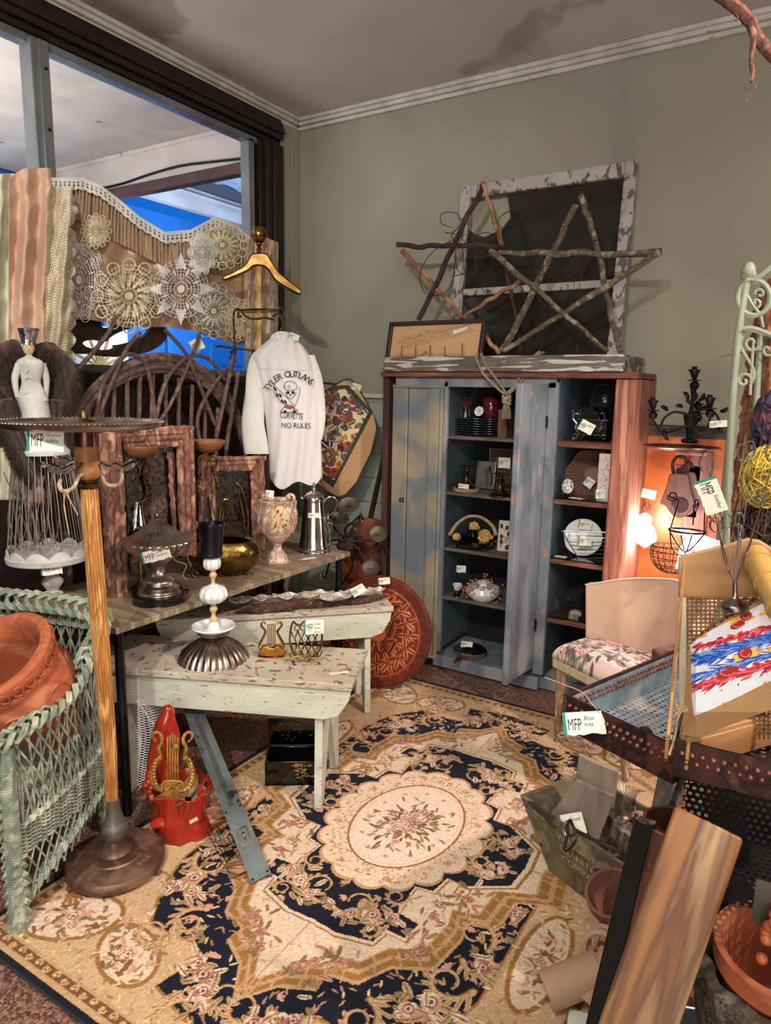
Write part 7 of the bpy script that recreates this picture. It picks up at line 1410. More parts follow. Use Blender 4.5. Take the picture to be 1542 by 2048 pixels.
    t = thing('dark_display_rack', 'dark metal display rack mostly hidden under the trays and tote', 'rack', (-.02, 1.55, 0)); global RZ; RZ = .74
    for x, y in ((-.08, 1.62), (.30, 1.36), (-.08, 1.80), (.30, 1.80)): b = M(); b.box((x, y, RZ/2), (.03, .03, RZ)); ob('leg', b, dk, t)
    b = M(); b.box((.11, 1.58, RZ-.01), (.44, .48, .02)); ob('shelf', b, dk, t)
    # perforated trays
    pm = mat('rusted_tray_metal', (84, 56, 46), (48, 36, 36), (110, 74, 60), sc=12, rough=.5, metal=.6, bump=.2); bl = mat('blue_grey_tray_inside', (128, 150, 158), (98, 118, 128), (158, 160, 150), sc=8, rough=.5, metal=.2)
    def tray(label, A_, B_, C_, z, h, hp, rim=None, inside=True):
        A_, B_, C_ = V(A_), V(B_), V(C_); ux = (B_-A_); uy = (C_-A_); L1, L2 = ux.length, uy.length; ux.normalize(); uy.normalize(); up = V((0, 0, 1))
        t = thing('perforated_tray', label, 'tray', V((((B_+C_)/2).x, ((B_+C_)/2).y, z-h)), 'rusty perforated metal trays')
        n1, n2 = max(int(L1/hp), 4), max(int(L2/hp), 4)
        def holed(b, o, du, dv, La, Lb, na, nb, th):       # sheet with round holes: lattice of octagon-holed cells
            for i in range(na):
                for j in range(nb):
                    cu_, cv_ = (i+.5)*La/na, (j+.5)*Lb/nb; hu, hv = La/na/2, Lb/nb/2; rr = min(hu, hv)*.66
                    out = [(cu_+x*hu, cv_+y*hv) for x, y in ((1, 0), (1, 1), (0, 1), (-1, 1), (-1, 0), (-1, -1), (0, -1), (1, -1))]; inn = [(cu_+math.cos(k*PI/4)*rr, cv_+math.sin(k*PI/4)*rr) for k in range(8)]
                    vs = [o+du*x+dv*y for x, y in out+inn]; b.add(vs, [(k, (k+1) % 8, 8+(k+1) % 8, 8+k) for k in range(8)])
        b = M(); holed(b, A_-up*h, ux, uy, L1, L2, n1, n2, .002); o_ = ob('perforated_bottom', b, pm if rim else bl, t, flat=True); md = o_.modifiers.new('thickness', 'SOLIDIFY'); md.thickness = .0015
        for (o, d, L_, nn) in ((A_, ux, L1, uy), (A_+uy*L2, ux, L1, -uy), (A_, uy, L2, ux), (A_+ux*L1, uy, L2, -ux)):
            b = M(); b.prism([(0, -h), (L_, -h), (L_, 0), (0, 0)], o, d, up, .002); b.mi = 1; q_ = o+nn*.003; b.prism([(0.003, -h), (L_-.003, -h), (L_-.003, -.006), (0.003, -.006)], q_, d, up, .001); b.mi = 2
            for k in range(int(L_/.018)):
                for j in range(2):
                    c_ = o+d*(.012+.018*k+.009*j)-up*(.022+.016*j)-nn*.0035; b.sph(c_, (.0058, .0058, .0058), 8, 5); c2 = o+d*(.012+.018*k+.009*j)-up*(.018+.014*j)+nn*.0052; b.sph(c2, .0052, 8, 5)
            ob('side', b, [pm, bl, mat('copper_dimples', (176, 120, 98), (120, 76, 60), sc=60, rough=.35, metal=.7)], t)
        b = M(); b.tube([A_, A_+ux*L1, A_+ux*L1+uy*L2, A_+uy*L2], .0035, 6, closed=True); ob('rim', b, rust, t); return t
    z1 = .885; A_, B_, C_ = at(1135, 1390, z=z1), at(1352, 1492, z=z1), at(1372, 1292, z=z1); global T1; T1 = (A_, B_, C_, z1)
    t = tray('rusty perforated metal tray with blue-grey inside, jutting out left with a paper tag tied on', A_, B_, C_, z1, .085, .017)
    price(t, at(1168, 1446, d=1.60), .092, .050, ('MFP', 'Blue', 'tray'), rot=.20, tail=[at(1186, 1410, d=1.60), at(1165, 1385, d=1.62), at(1130, 1370, d=1.64), at(1090, 1355, d=1.62)])
    b = M(); b.box(((A_+B_)/2+V((.12, .14, -.085-.033))), (.10, .10, .060)); ob('block', b, dk, t)
    b = M(); q = at(1290, 1470, z=z1-.05); b.tube([q, q+V((0, -.03, -.005)), q+V((.0, -.035, -.03))], .006, 8, sm=4); b.lathe([(0, 0), (.018, 0), (.02, .006), (0, .007)], (0, 0), 16, mtx=Matrix.Translation(q)@Matrix.Rotation(1.2, 4, 'X')); ob('catch', b, rust, t)
    z2 = .955; A2, B2 = at(1352, 1480, z=z2), at(1620, 1540, z=z2); C2 = A2+(B2-A2).normalized().cross(V((0, 0, 1)))*-.30
    tray('rusty perforated metal tray carrying the wooden tote and burlap cushion', A2, B2, C2, z2, .072, .017, True)
    z3 = .70; A3, B3 = at(1358, 1640, z=z3), at(1600, 1700, z=z3); C3 = A3+(B3-A3).normalized().cross(V((0, 0, 1)))*-.24
    # tote with bamboo handle
    pine = mat('tote_pine', (190, 146, 96), (164, 116, 70), sc=2.5, st=(1.2, 1.2, 9), rough=.55, bump=.1); K = at(1360, 1300, d=1.43); n = nrm_to_cam(K); zf = z2-.0705
    t = thing('wooden_tote', 'pine carrying tote with gable end, woven cane panel and bamboo handle', 'box', (K.x+.1, K.y, zf))
    b = M(); outline(b, K, [(1356, 1116), (1400, 1103), (1450, 1092), (1495, 1078), (1520, 1082), (1545, 1098), (1570, 1130), (1600, 1200), (1357, 1200)], .016, n, 0, 0); ob('gable_end', b, pine, t, bev=.003)
    wv = mat('woven_cane', (176, 138, 96), (120, 86, 56), sc=30, rough=.7); nt = wv.node_tree; b = M(); s = S(K)
    for k in range(34): y = 1196+k*8.2; b.tube([onp(K, 1362+j*9, y, n, .003+.0028*(1 if (j+k) % 2 else -1)) for j in range(27)], .0021, 5)
    for j in range(27): b.tube([onp(K, 1366+j*9, y, n, .003) for y in (1192, 1478)], .0016, 4)
    ob('cane_panel', b, wv, t); b = M(); outline(b, K, [(1357, 1196), (1372, 1196), (1374, 1480), (1360, 1480)], .006, n, .008, 0); ob('pale_strip', b, mat('pale_tape', (200, 190, 164), rough=.7), t)
    q = onp(K, 1357, 1300, n); b = M(); e_ = (CC-K); e_.z = 0; e_.normalize(); b.prism([(0, ZY(K, 1118)), (.0, zf+.003), (.09, zf+.003), (.09, zf+.055), (.03, zf+.12)], V((q.x, q.y, 0)), e_, V((0, 0, 1)), .008); ob('side_board', b, pine, t, bev=.002)
    b = M(); C_ = cr([onp(K, 1512, 1112, n, .0), onp(K, 1530, 1150, n, .08), onp(K, 1556, 1200, n, .16), onp(K, 1600, 1290, n, .28)], 6); b.tube(C_, .024, 16)
    for k in (3, 8, 13): b.tube([C_[k]*.97+C_[k+1]*.03, C_[k]*.6+C_[k+1]*.4], .0262, 16)
    ob('bamboo_handle', b, mat('bamboo', (206, 168, 96), (178, 138, 70), sc=5, rough=.35, coat=.2), t)
    b = M(); q0, q1 = at(1368, 1478, z=zf+.075), at(1600, 1415, z=zf+.075); b.beam(q0, q1, .02, .018); b.prism([(0, -.06), ((q1-q0).length, -.06), ((q1-q0).length, 0), (0, 0)], q0, (q1-q0).normalized(), V((0, 0, 1)), .012); ob('front_board', b, pine, t, bev=.003)
    # burlap cushion with painted feathers
    K = at(1450, 1330, d=1.30); n = (nrm_to_cam(K)+V((0, 0, .45))).normalized(); f = onv(K, n); jute = (168, 132, 88); c = Cv(560, 420, 1350, 1600, 1160, 1490, jute)
    out = [(1364, 1470), (1368, 1400), (1376, 1300), (1388, 1280), (1450, 1240), (1510, 1205), (1600, 1160), (1600, 1400), (1500, 1435), (1400, 1475)]; c.k = c.inside(out)
    c.c *= (.86+.14*np.sin(c.X*2.6)*np.sin(c.Y*2.6))[..., None]
    pp = [(1381, 1288), (1420, 1262), (1480, 1230), (1542, 1198), (1600, 1170), (1600, 1345), (1540, 1362), (1480, 1392), (1420, 1420), (1388, 1432), (1384, 1400), (1382, 1340)]; mk = c.inside(pp); save = c.c.copy(); c.c[mk] = lin((206, 206, 210))[:3]; r = random.Random(21)
    def fea(x, y, n_, L_, w, cols, a0, sp_):
        for k in range(n_): c.leaf(x+r.gauss(0, sp_), y+r.gauss(0, sp_*.5), L_*r.uniform(.5, 1.1), w, a0+r.gauss(0, .22), cols[k % len(cols)])
    bl_ = ((34, 84, 170), (28, 66, 140), (60, 110, 190), (120, 150, 200)); rd = ((196, 50, 60), (214, 100, 110), (150, 40, 50)); yl = ((226, 180, 70), (214, 140, 60))
    for x in range(1410, 1600, 16): fea(x, 1318-(x-1400)*.30, 34, 34, 1.5, bl_, 2.95+R.uniform(-.2, .2), 8)
    for x in range(1405, 1600, 20): fea(x, 1352-(x-1400)*.30, 20, 30, 1.3, bl_, 2.85, 6)
    for x in range(1400, 1600, 15): fea(x, 1372-(x-1400)*.30, 14, 26, 2.0, rd, 2.8, 5); fea(x+8, 1290-(x-1400)*.28, 12, 18, 2.2, rd, 2.6, 5)
    for x, y in ((1490, 1312), (1520, 1300), (1560, 1290), (1480, 1240), (1540, 1225), (1408, 1272), (1500, 1232)): fea(x, y, 9, 22, 3.0, yl, 2.9, 5)
    for x, y, a, b_ in ((1492, 1232, 12, 9), (1490, 1307, 15, 11), (1455, 1345, 24, 10), (1475, 1250, 16, 7), (1550, 1215, 16, 9), (1560, 1335, 18, 9)): c.ell(x, y, a, b_, -.4, (150, 44, 44)); c.line([(x+a*.6*math.cos(q_), y+b_*.6*math.sin(q_)) for q_ in np.linspace(0, 4.5, 12)], 1, (206, 120, 120))
    for k in range(26): c.ell(r.uniform(1390, 1590), r.uniform(1330, 1425)-(0), 1.6, 2.4, .3, ((196, 80, 90), (60, 70, 110))[k % 2])
    c.c[~mk] = save[~mk]; c.noise(.05)
    u_ = (c.X-1350)/250; v_ = (c.Y-1160)/330; pil = .035*np.clip(np.minimum(1, (u_*6))*np.minimum(1, (1-v_)*5), 0, 1)
    t = thing('burlap_cushion', 'burlap cushion with a white panel painted with blue, red and yellow feathers', 'cushion', f(1420, 1470, 0)); cloth('cover', c, lambda X, Y: f(X, Y, pil+.0004*np.sin(X*1.3)*np.sin(Y*1.3)), vcloth, t, th=.02)
    b = M(); b.tube([at(1352, 1415, d=1.25), at(1358, 1420, d=1.25), at(1366, 1412, d=1.25), at(1374, 1420, d=1.25), at(1362, 1424, d=1.25), at(1355, 1440, d=1.24), at(1350, 1470, d=1.24), at(1338, 1510, d=1.24)], .0022, 6, sm=5); b.tube([at(1350, 1406, d=1.25), at(1358, 1422, d=1.25), at(1350, 1428, d=1.25)], .0022, 6, sm=4)
    one('twine_bow', b, twine, 'knotted bow of natural twine tied at the tray corner beside the cushion', 'twine')
    # photo holder with looped wires
    K = at(1470, 1195, d=1.29); t = thing('wire_photo_holder', 'bunch of silver wires with looped ends rising from a small metal bottle', 'photo holder', K); s = S(K)
    b = M(); slathe(b, K, [(1470, 0, 1222), (1470, 24, 1222), (1470, 26, 1210), (1468, 14, 1200), (1470, 6, 1192), (1470, 5, 1170), (1470, 5, 1164)], 24); ob('bottle_base', b, pewter, t)
    tips = [(1412, 925, 14, 20), (1483, 905, 9, 17), (1500, 898, 9, 16), (1432, 1050, 13, 15), (1453, 1042, 10, 14), (1475, 1065, 11, 17), (1478, 1040, 9, 15), (1541, 905, 10, 18), (1520, 1000, 8, 12)]
    for k, (x, y, rw, rh) in enumerate(tips):
        b = M(); o_ = .01*(k-4); m_ = ((1470+x)/2+(x-1470)*.1, (1165+y+rh)/2); L_ = [onp(K, 1470, 1168), onp(K, m_[0], m_[1], off=o_*.6), onp(K, x+rw*.5, y+rh, off=o_)]
        b.tube(L_, .0011, 5, sm=5)
        for d_ in (0, 2): b.tube([onp(K, x+d_+math.cos(a)*rw, y+math.sin(a)*rh, off=o_) for a in [2*PI*j/20 for j in range(20)]], .0011, 5, closed=True)
        ob('looped_wire', b, silver, t)
    price(t, onp(K, 1422, 992, off=.03), .064, .038, ('MFP', 'holder'), rot=-1.15, tail=[onp(K, 1436, 1020, off=.03), onp(K, 1440, 1040, off=.03)])
    # bough hanging from the ceiling, top right
    A_ = lambda L, d_: [at(x, y, d=d_) for x, y in L]
    b = M(); b.tube(A_([(1380, -40), (1448, -2), (1480, 22), (1502, 45), (1512, 70), (1530, 95), (1560, 130), (1620, 240)], 1.5), [.007, .012, .013, .012, .012, .013, .016], 10, sm=5, jit=.08)
    b.tube(A_([(1380, -40), (1300, -130)], 1.5)+[V((at(1250, -220, d=1.5).x, at(1250, -220, d=1.5).y, HZ+.0))], .008, 8, sm=3)
    b.tube(A_([(1500, 45), (1508, 70), (1506, 95), (1502, 118), (1506, 145), (1502, 165)], 1.49), [.006, .005, .004, .003], 8, sm=5, jit=.1); b.tube(A_([(1508, 60), (1500, 110), (1504, 160)], 1.495), .0028, 6, sm=4, jit=.1)
    for L in ([(1503, 160), (1498, 172), (1490, 176)], [(1505, 160), (1510, 170), (1512, 177)], [(1504, 165), (1500, 190), (1490, 206)], [(1470, 25), (1476, 36), (1472, 43)], [(1497, 28), (1498, 22)], [(1505, 143), (1518, 143)], [(1514, 55), (1521, 63)]): b.tube(A_(L, 1.49), .0015, 5, sm=3)
    one('hanging_bough', b, mat('bough_bark', (122, 78, 56), (76, 46, 36), (160, 116, 86), sc=18, rough=.8, bump=.6), 'peeling brown bough hanging into view at the top right corner', 'branch', loc=at(1500, 60, d=1.5))
right_things()
# ================================================================== wicker chair and terracotta urn
def braid(b, path, R0, r, n=3, per=.09, ns=6, flat=.5):
    C_ = cr(path, 14); L = [0]
    for i in range(1, len(C_)): L.append(L[-1]+(C_[i]-C_[i-1]).length)
    m = max(int(L[-1]/(per/8)), 12); px = None; F_ = []
    j = 0
    for k in range(m+1):
        t = L[-1]*k/m
        while j < len(L)-2 and L[j+1] < t: j += 1
        q = C_[j].lerp(C_[j+1], (t-L[j])/max(L[j+1]-L[j], 1e-9)); d = (C_[j+1]-C_[j]).normalized()
        if px is None: px, _ = frame(d)
        px = (px-d*px.dot(d)).normalized(); F_.append((q, px.copy(), d.cross(px), t))
    for s_ in range(n):
        for w_ in (-1, 0, 1):
            b.tube([q+x*(R0*math.sin(t/per*6.283+s_*6.283/n)+w_*r*.9)+y*(R0*flat*math.sin(2*(t/per*6.283+s_*6.283/n))+abs(w_)*-r*.3) for q, x, y, t in F_], r, ns)
def wicker():
    wk = mat('sage_wicker', (150, 158, 138), (112, 124, 106), (178, 184, 162), sc=16, rough=.6, bump=.2)
    FR, BR_ = V((-1.865, 1.0, 0)), V((-2.06, 1.455, 0)); e = (BR_-FR); up = V((0, 0, 1)); o = V((-e.y, e.x, 0)).normalized(); BL_ = BR_+V((-.50, -.16, 0)); FL_ = FR+V((-.50, -.22, 0))
    t = thing('wicker_armchair', 'sage green wicker armchair with a thick braided rim holding the terracotta urn', 'chair', (FR+BL_)/2)
    zt_ = lambda u: .600+.02*u+(.16*max(0, (u-.45)/.55)**1.5); W = lambda u, z: FR+e*u+up*z-o*(.03*math.sin(u*3.1))*(1-0)
    b = M(); rim = [W(0, .585)+V((-.02, -.06, -.02)), W(.04, .605)]+[W(u, zt_(u)+.01) for u in (.2, .4, .6, .8)]+[V((-2.035, 1.46, .795)), V((-2.10, 1.455, .825)), V((-2.24, 1.40, .84)), V((-2.40, 1.33, .845)), BL_+up*.84]; braid(b, rim, .030, .0058, n=4, per=.15); ob('braided_rim', b, wk, t)
    b = M()
    for k in range(13):
        u = k/12
        b.tube([W(u, .30), W(u+.01*math.sin(k), .45), W(u, zt_(u))], .0036, 6, sm=3)
        for sg in (-1, 1):
            u2 = min(max(u+sg*.30, 0), 1); b.tube([W(u, .31), W((u+u2)/2+.01, .46)+o*.006*sg, W(u2, zt_(u2))], .0036, 6, sm=4)
    ob('side_lattice', b, wk, t)
    b = M()
    for j in range(17):
        z = .225+j*.0062; b.tube([W(k/26, z+.004*math.sin(k*1.7))+o*(.004 if (k+j) % 2 else -.004) for k in range(27)], .0036, 6)
    ob('woven_band', b, wk, t)
    b = M()
    for k in range(14):
        for sg in (-1, 1): u = k/13; u2 = u+sg*.16; zz = .03+.19*(u*.6); b.tube([W(u, .23), W(min(max(u2, 0), 1), .05+.12*min(max(u2, 0), 1))], .0034, 6)
    braid(b, [W(0, .07), W(.25, .13), W(.5, .17), W(.8, .19), W(1, .19)], .014, .005)
    braid(b, [W(-.02, .315), W(.3, .33), W(.6, .335), W(1, .34)], .010, .004); ob('skirt', b, wk, t)
    for P, h, top in ((FR, .58, 1), (BR_, .80, 0), (FL_, .58, 0), (BL_, .84, 0)):
        b = M(); b.tube([P+up*.0, P+up*h], .019, 12); n = int(h*130); b.tube([P+V((math.cos(k*1.05)*.022, math.sin(k*1.05)*.022, k*h/(n*6)*1.0)) for k in range(n*6)], .0038, 5) if h < .6 else None
        braid(b, [P+o*.014+up*.0, P+o*.016+up*.2, P+o*.014+up*h], .015, .0055); braid(b, [P-o*.014+up*.0, P-o*.016+up*.1, P-o*.014+up*.24], .015, .0055)
        b.tube([P, P+up*.13], [.03, .024], 12, jit=.06); ob('leg', b, wk, t)
    b = M(); db = BL_-BR_; Bk = lambda u, z: BR_+db*u+up*z+V((.03, .02, 0))*(z/.8)
    for k in range(15):
        u = k/14; b.tube([Bk(u, .32), Bk(u, .82)], .0036, 6)
        for sg in (-1, 1): u2 = min(max(u+sg*.35, 0), 1); b.tube([Bk(u, .34), Bk(u2, .80)], .0036, 6)
    braid(b, [Bk(0, .76), Bk(.5, .77), Bk(1, .77)], .009, .004); braid(b, [Bk(0, .50), Bk(1, .50)], .008, .004); ob('back_lattice', b, wk, t)
    b = M(); b.prism([(0, 0), (e.length, 0), (e.length, .48), (0, .48)], FR+up*.30, e.normalized(), V((-.90, -.35, 0)).normalized(), .02); ob('seat', b, wk, t)
    # terracotta urn
    P = at(-12, 1312, d=2.14); w = (CC-P).normalized()*.62+V((0, 0, .66))-CR*.50; w.normalize(); mx = Matrix.Translation(P)@w.to_track_quat('Z', 'Y').to_matrix().to_4x4(); k = .9
    tc = mat('terracotta', (180, 98, 62), (156, 80, 50), (196, 122, 86), sc=8, rough=.8, bump=.15)
    t = thing('terracotta_urn', 'large terracotta urn with an egg-patterned rim lying tilted in the wicker chair', 'planter', (P.x-.02, P.y+.05, .33))
    b = M(); pr = [(.07, -.42), (.085, -.40), (.10, -.36), (.135, -.28), (.158, -.20), (.160, -.15), (.150, -.10), (.147, -.085), (.158, -.075), (.160, -.06), (.152, -.055), (.158, -.05), (.170, -.02), (.168, .0), (.155, .008), (.140, .006), (.128, -.01), (.124, -.06), (.130, -.12), (.138, -.18), (.12, -.28), (.06, -.37), (0, -.38)]
    pr = [(r_*1.07, z*.95) for r_, z in pr]; b.lathe([(r_*.97, z) for r_, z in pr], (0, 0), 64, mtx=mx); b.lathe([(0, -.42), (.07, -.42)], (0, 0), 32, mtx=mx); body = ob('body', b, tc, t)
    b = M()
    for k in range(26):
        a = 2*PI*k/26; ca, sa = math.cos(a), math.sin(a)
        b.tube([mx@V(((.170+.004*q_[0])*math.cos(a+q_[1]), (.170+.004*q_[0])*math.sin(a+q_[1]), q_[2]-.004)) for q_ in [(.2+1.2*math.sin(j*.628), .085*math.cos(j*.628), -.027+.020*math.sin(j*.628)) for j in range(10)]], .0034, 6, closed=True)
    b.tube([mx@V((math.cos(2*PI*k/48)*.158, math.sin(2*PI*k/48)*.158, -.056)) for k in range(48)], .004, 6, closed=True); ob('egg_border', b, tc, body)
    for k in range(7): a = 2*PI*k/7; b = M(); b.tube([mx@V(((.166-.001*j)*math.cos(a+.30*(1-j/22)*math.cos(j*.6)), (.166-.001*j)*math.sin(a+.30*(1-j/22)*math.cos(j*.6)), -.17+.055*(1-j/22)*math.sin(j*.6))) for j in range(22)], .0045, 6); ob('swirl_relief', b, tc, body)
    b = M(); c0 = mx@V((.03, -.03, -.12))
    for k in range(5): b.tube([c0+V((R.uniform(-.06, .1), R.uniform(-.05, .05), R.uniform(-.03, .03))) for _ in range(5)], .006, 7, sm=6)
    one('bead_chain', b, mat('black_beads', (30, 26, 24), (60, 46, 34), sc=60, rough=.3, metal=.4), 'dark beaded chain lying coiled inside the terracotta urn', 'chain', loc=c0)
wicker()
# ================================================================== floor-lamp tray table
def lamp_table():
    P = V((-1.85, 1.325, .008)); Q = V((P.x, P.y, .75)); s = S((P.x, P.y, 0.05)); bz = mat('brown_bronze', (112, 84, 66), (84, 60, 48), (132, 104, 84), sc=10, rough=.45, metal=.5, bump=.1); gz = mat('grey_pewter_stem', (120, 118, 106), (88, 84, 76), sc=16, rough=.5, metal=.6, bump=.1)
    t = thing('tray_table', 'round tray table made from an old floor lamp with fluted wooden column', 'table', P)
    b = M(); r0 = .157; b.lathe([(0, P.z+.014), (r0*.97, P.z+.014), (r0, P.z+.02), (r0, P.z+.04), (r0*.97, P.z+.048), (r0*.90, P.z+.050), (r0*.86, P.z+.054), (r0*.6, P.z+.062), (r0*.57, P.z+.067), (r0*.38, P.z+.070), (r0*.35, P.z+.078), (r0*.22, P.z+.088), (r0*.17, P.z+.115), (r0*.10, P.z+.12), (r0*.13, P.z+.135), (r0*.06, P.z+.15), (0, P.z+.15)], (P.x, P.y), 72)
    for k in range(40): a = 2*PI*k/40; b.box((P.x+math.cos(a)*r0*.40, P.y+math.sin(a)*r0*.40, P.z+.073), (.006, .003, .004), rz=a)
    base = ob('base', b, bz, t); b = M()
    for k in range(3): a = k*2.09+.35; b.tube([(P.x+math.cos(a)*r0*.9, P.y+math.sin(a)*r0*.9, P.z+.02), (P.x+math.cos(a)*r0*1.03, P.y+math.sin(a)*r0*1.03, P.z+.006)], [.014, .008], 8)
    ob('foot', b, bz, base); b = M()
    for k in range(5):
        a = k*1.256+.2
        for j in range(6): q = a+(j-2.5)*.07; b.tube([(P.x+math.cos(q)*r0*.70, P.y+math.sin(q)*r0*.70, P.z+.060), (P.x+math.cos(q+.05)*r0*(.78+.03*(j % 2)), P.y+math.sin(q+.05)*r0*.79, P.z+.057)], .0022, 5)
    ob('relief_leaves', b, bz, base)
    b = M(); slathe(b, Q, [(231, 10, 1694), (230, 14, 1682), (230, 26, 1668), (230, 27, 1652), (229, 20, 1640), (227, 15, 1620), (226, 13, 1604), (225, 13, 1598)], 28); ob('lower_stem', b, gz, t)
    fw = mat('fluted_gold_wood', (196, 142, 78), (150, 96, 46), (214, 168, 106), sc=10, st=(4, 4, .6), rough=.4)
    b = M(); slathe(b, Q, [(224, 11, 1602), (219, 13.5, 1500), (207, 15, 1350), (195, 16, 1200), (184, 16, 1060), (178, 15, 975)], 96, 1, flute=16, amp=.16); ob('column', b, fw, t)
    b = M(); slathe(b, Q, [(178, 15, 978), (178, 19, 972), (178, 14, 967), (177, 18, 962), (177, 14, 958)], 28, 2); ob('collar', b, darkbrass, t)
    b = M(); slathe(b, Q, [(177, 13, 960), (176, 22, 952), (176, 23, 942), (176, 20, 934), (175, 22, 926), (174, 23, 910), (173, 22, 892)], 40, 3); ob('wooden_cup', b, mat('mottled_oak', (190, 138, 84), (150, 98, 54), sc=18, rough=.45), t)
    b = M(); slathe(b, Q, [(173, 20, 898), (172, 21, 882), (171, 21, 864)], 30, 2); ob('copper_sleeve', b, mat('copper_sleeve', (132, 86, 70), (96, 60, 50), sc=4, rough=.3, metal=.9), t)
    q = onp(Q, 160, 853); s2 = S(q); rr = 160*s2; b = M(); b.lathe([(0, -.004), (rr*.9, -.004), (rr*.97, .002), (rr, .012), (rr*1.005, .016), (rr*.985, .017), (rr*.955, .008), (rr*.62, .004), (rr*.6, .006), (rr*.58, .003), (0, .003)], (0, 0), 96, mtx=Matrix.Translation(q)); tp = ob('tray_top', b, pewter, t)
    b = M()
    for k in range(110): a = 2*PI*k/110; b.sph(q+V((math.cos(a)*rr*.995, math.sin(a)*rr*.995, .016)), .0034, 6, 4)
    for j in range(3): b.tube([q+V((math.cos(2*PI*k/90)*rr*(.72+.09*j), math.sin(2*PI*k/90)*rr*(.72+.09*j), .004+.001*j)) for k in range(90)], .0018, 5, closed=True)
    ob('beaded_edge', b, pewter, tp)
    b = M(); b.lathe([(.035, .003), (.03, .008), (.012, .014), (.009, .03), (.004, .038), (.007, .044), (.0, .054)], (0, 0), 24, mtx=Matrix.Translation(onp(Q, 168, 846))); ob('finial', b, darkbrass, tp)
    for L, cpx, off, nm in (([(188, 945), (203, 950), (210, 966), (225, 971), (238, 968), (244, 955), (243, 938)], (241, 936), .0, 0), ([(168, 948), (158, 953), (148, 974), (134, 982), (122, 980), (118, 968), (122, 958)], (122, 940), .04, 0), ([(176, 930), (150, 925), (140, 930)], (138, 926), -.08, 1)):
        if not nm: b = M(); b.tube(pts(Q, L, off), [.0045, .006, .006, .005], 8, sm=5, jit=.06); ob('candle_arm', b, mat('chipped_white', (206, 196, 172), (150, 124, 90), sc=40, rough=.6), t)
        b = M(); q = onp(Q, cpx[0], cpx[1]+8, off=off); n_ = 48; rr = 37*s2*(.8 if nm else 1)
        def bf(u, v): a = u*2*PI; r_ = rr*(.12+.88*v)*(1+.10*v*math.cos(7*a)); return q+V((math.cos(a)*r_, math.sin(a)*r_, .026*v**1.6+.006*math.cos(7*a)*v))
        b.grid(bf, 56, 6, th=.0035); ob('glass_drip_pan', b, glass, t)
    b = M(); b.tube(pts(Q, [(130, 984), (128, 1010), (133, 1040), (138, 1068)], .05), .0022, 5, sm=4, jit=.1); b.tube(pts(Q, [(132, 984), (142, 1005), (156, 1030)], .05), .0022, 5, sm=4); b.tube(pts(Q, [(124, 978), (134, 986), (140, 978)], .052), .003, 5, sm=4); ob('string', b, twine, t)
    price(t, onp(Q, 91, 878, off=.16), .090, .068, ('MFP', 'Upcycled', 'table'), rot=-.06)
lamp_table()
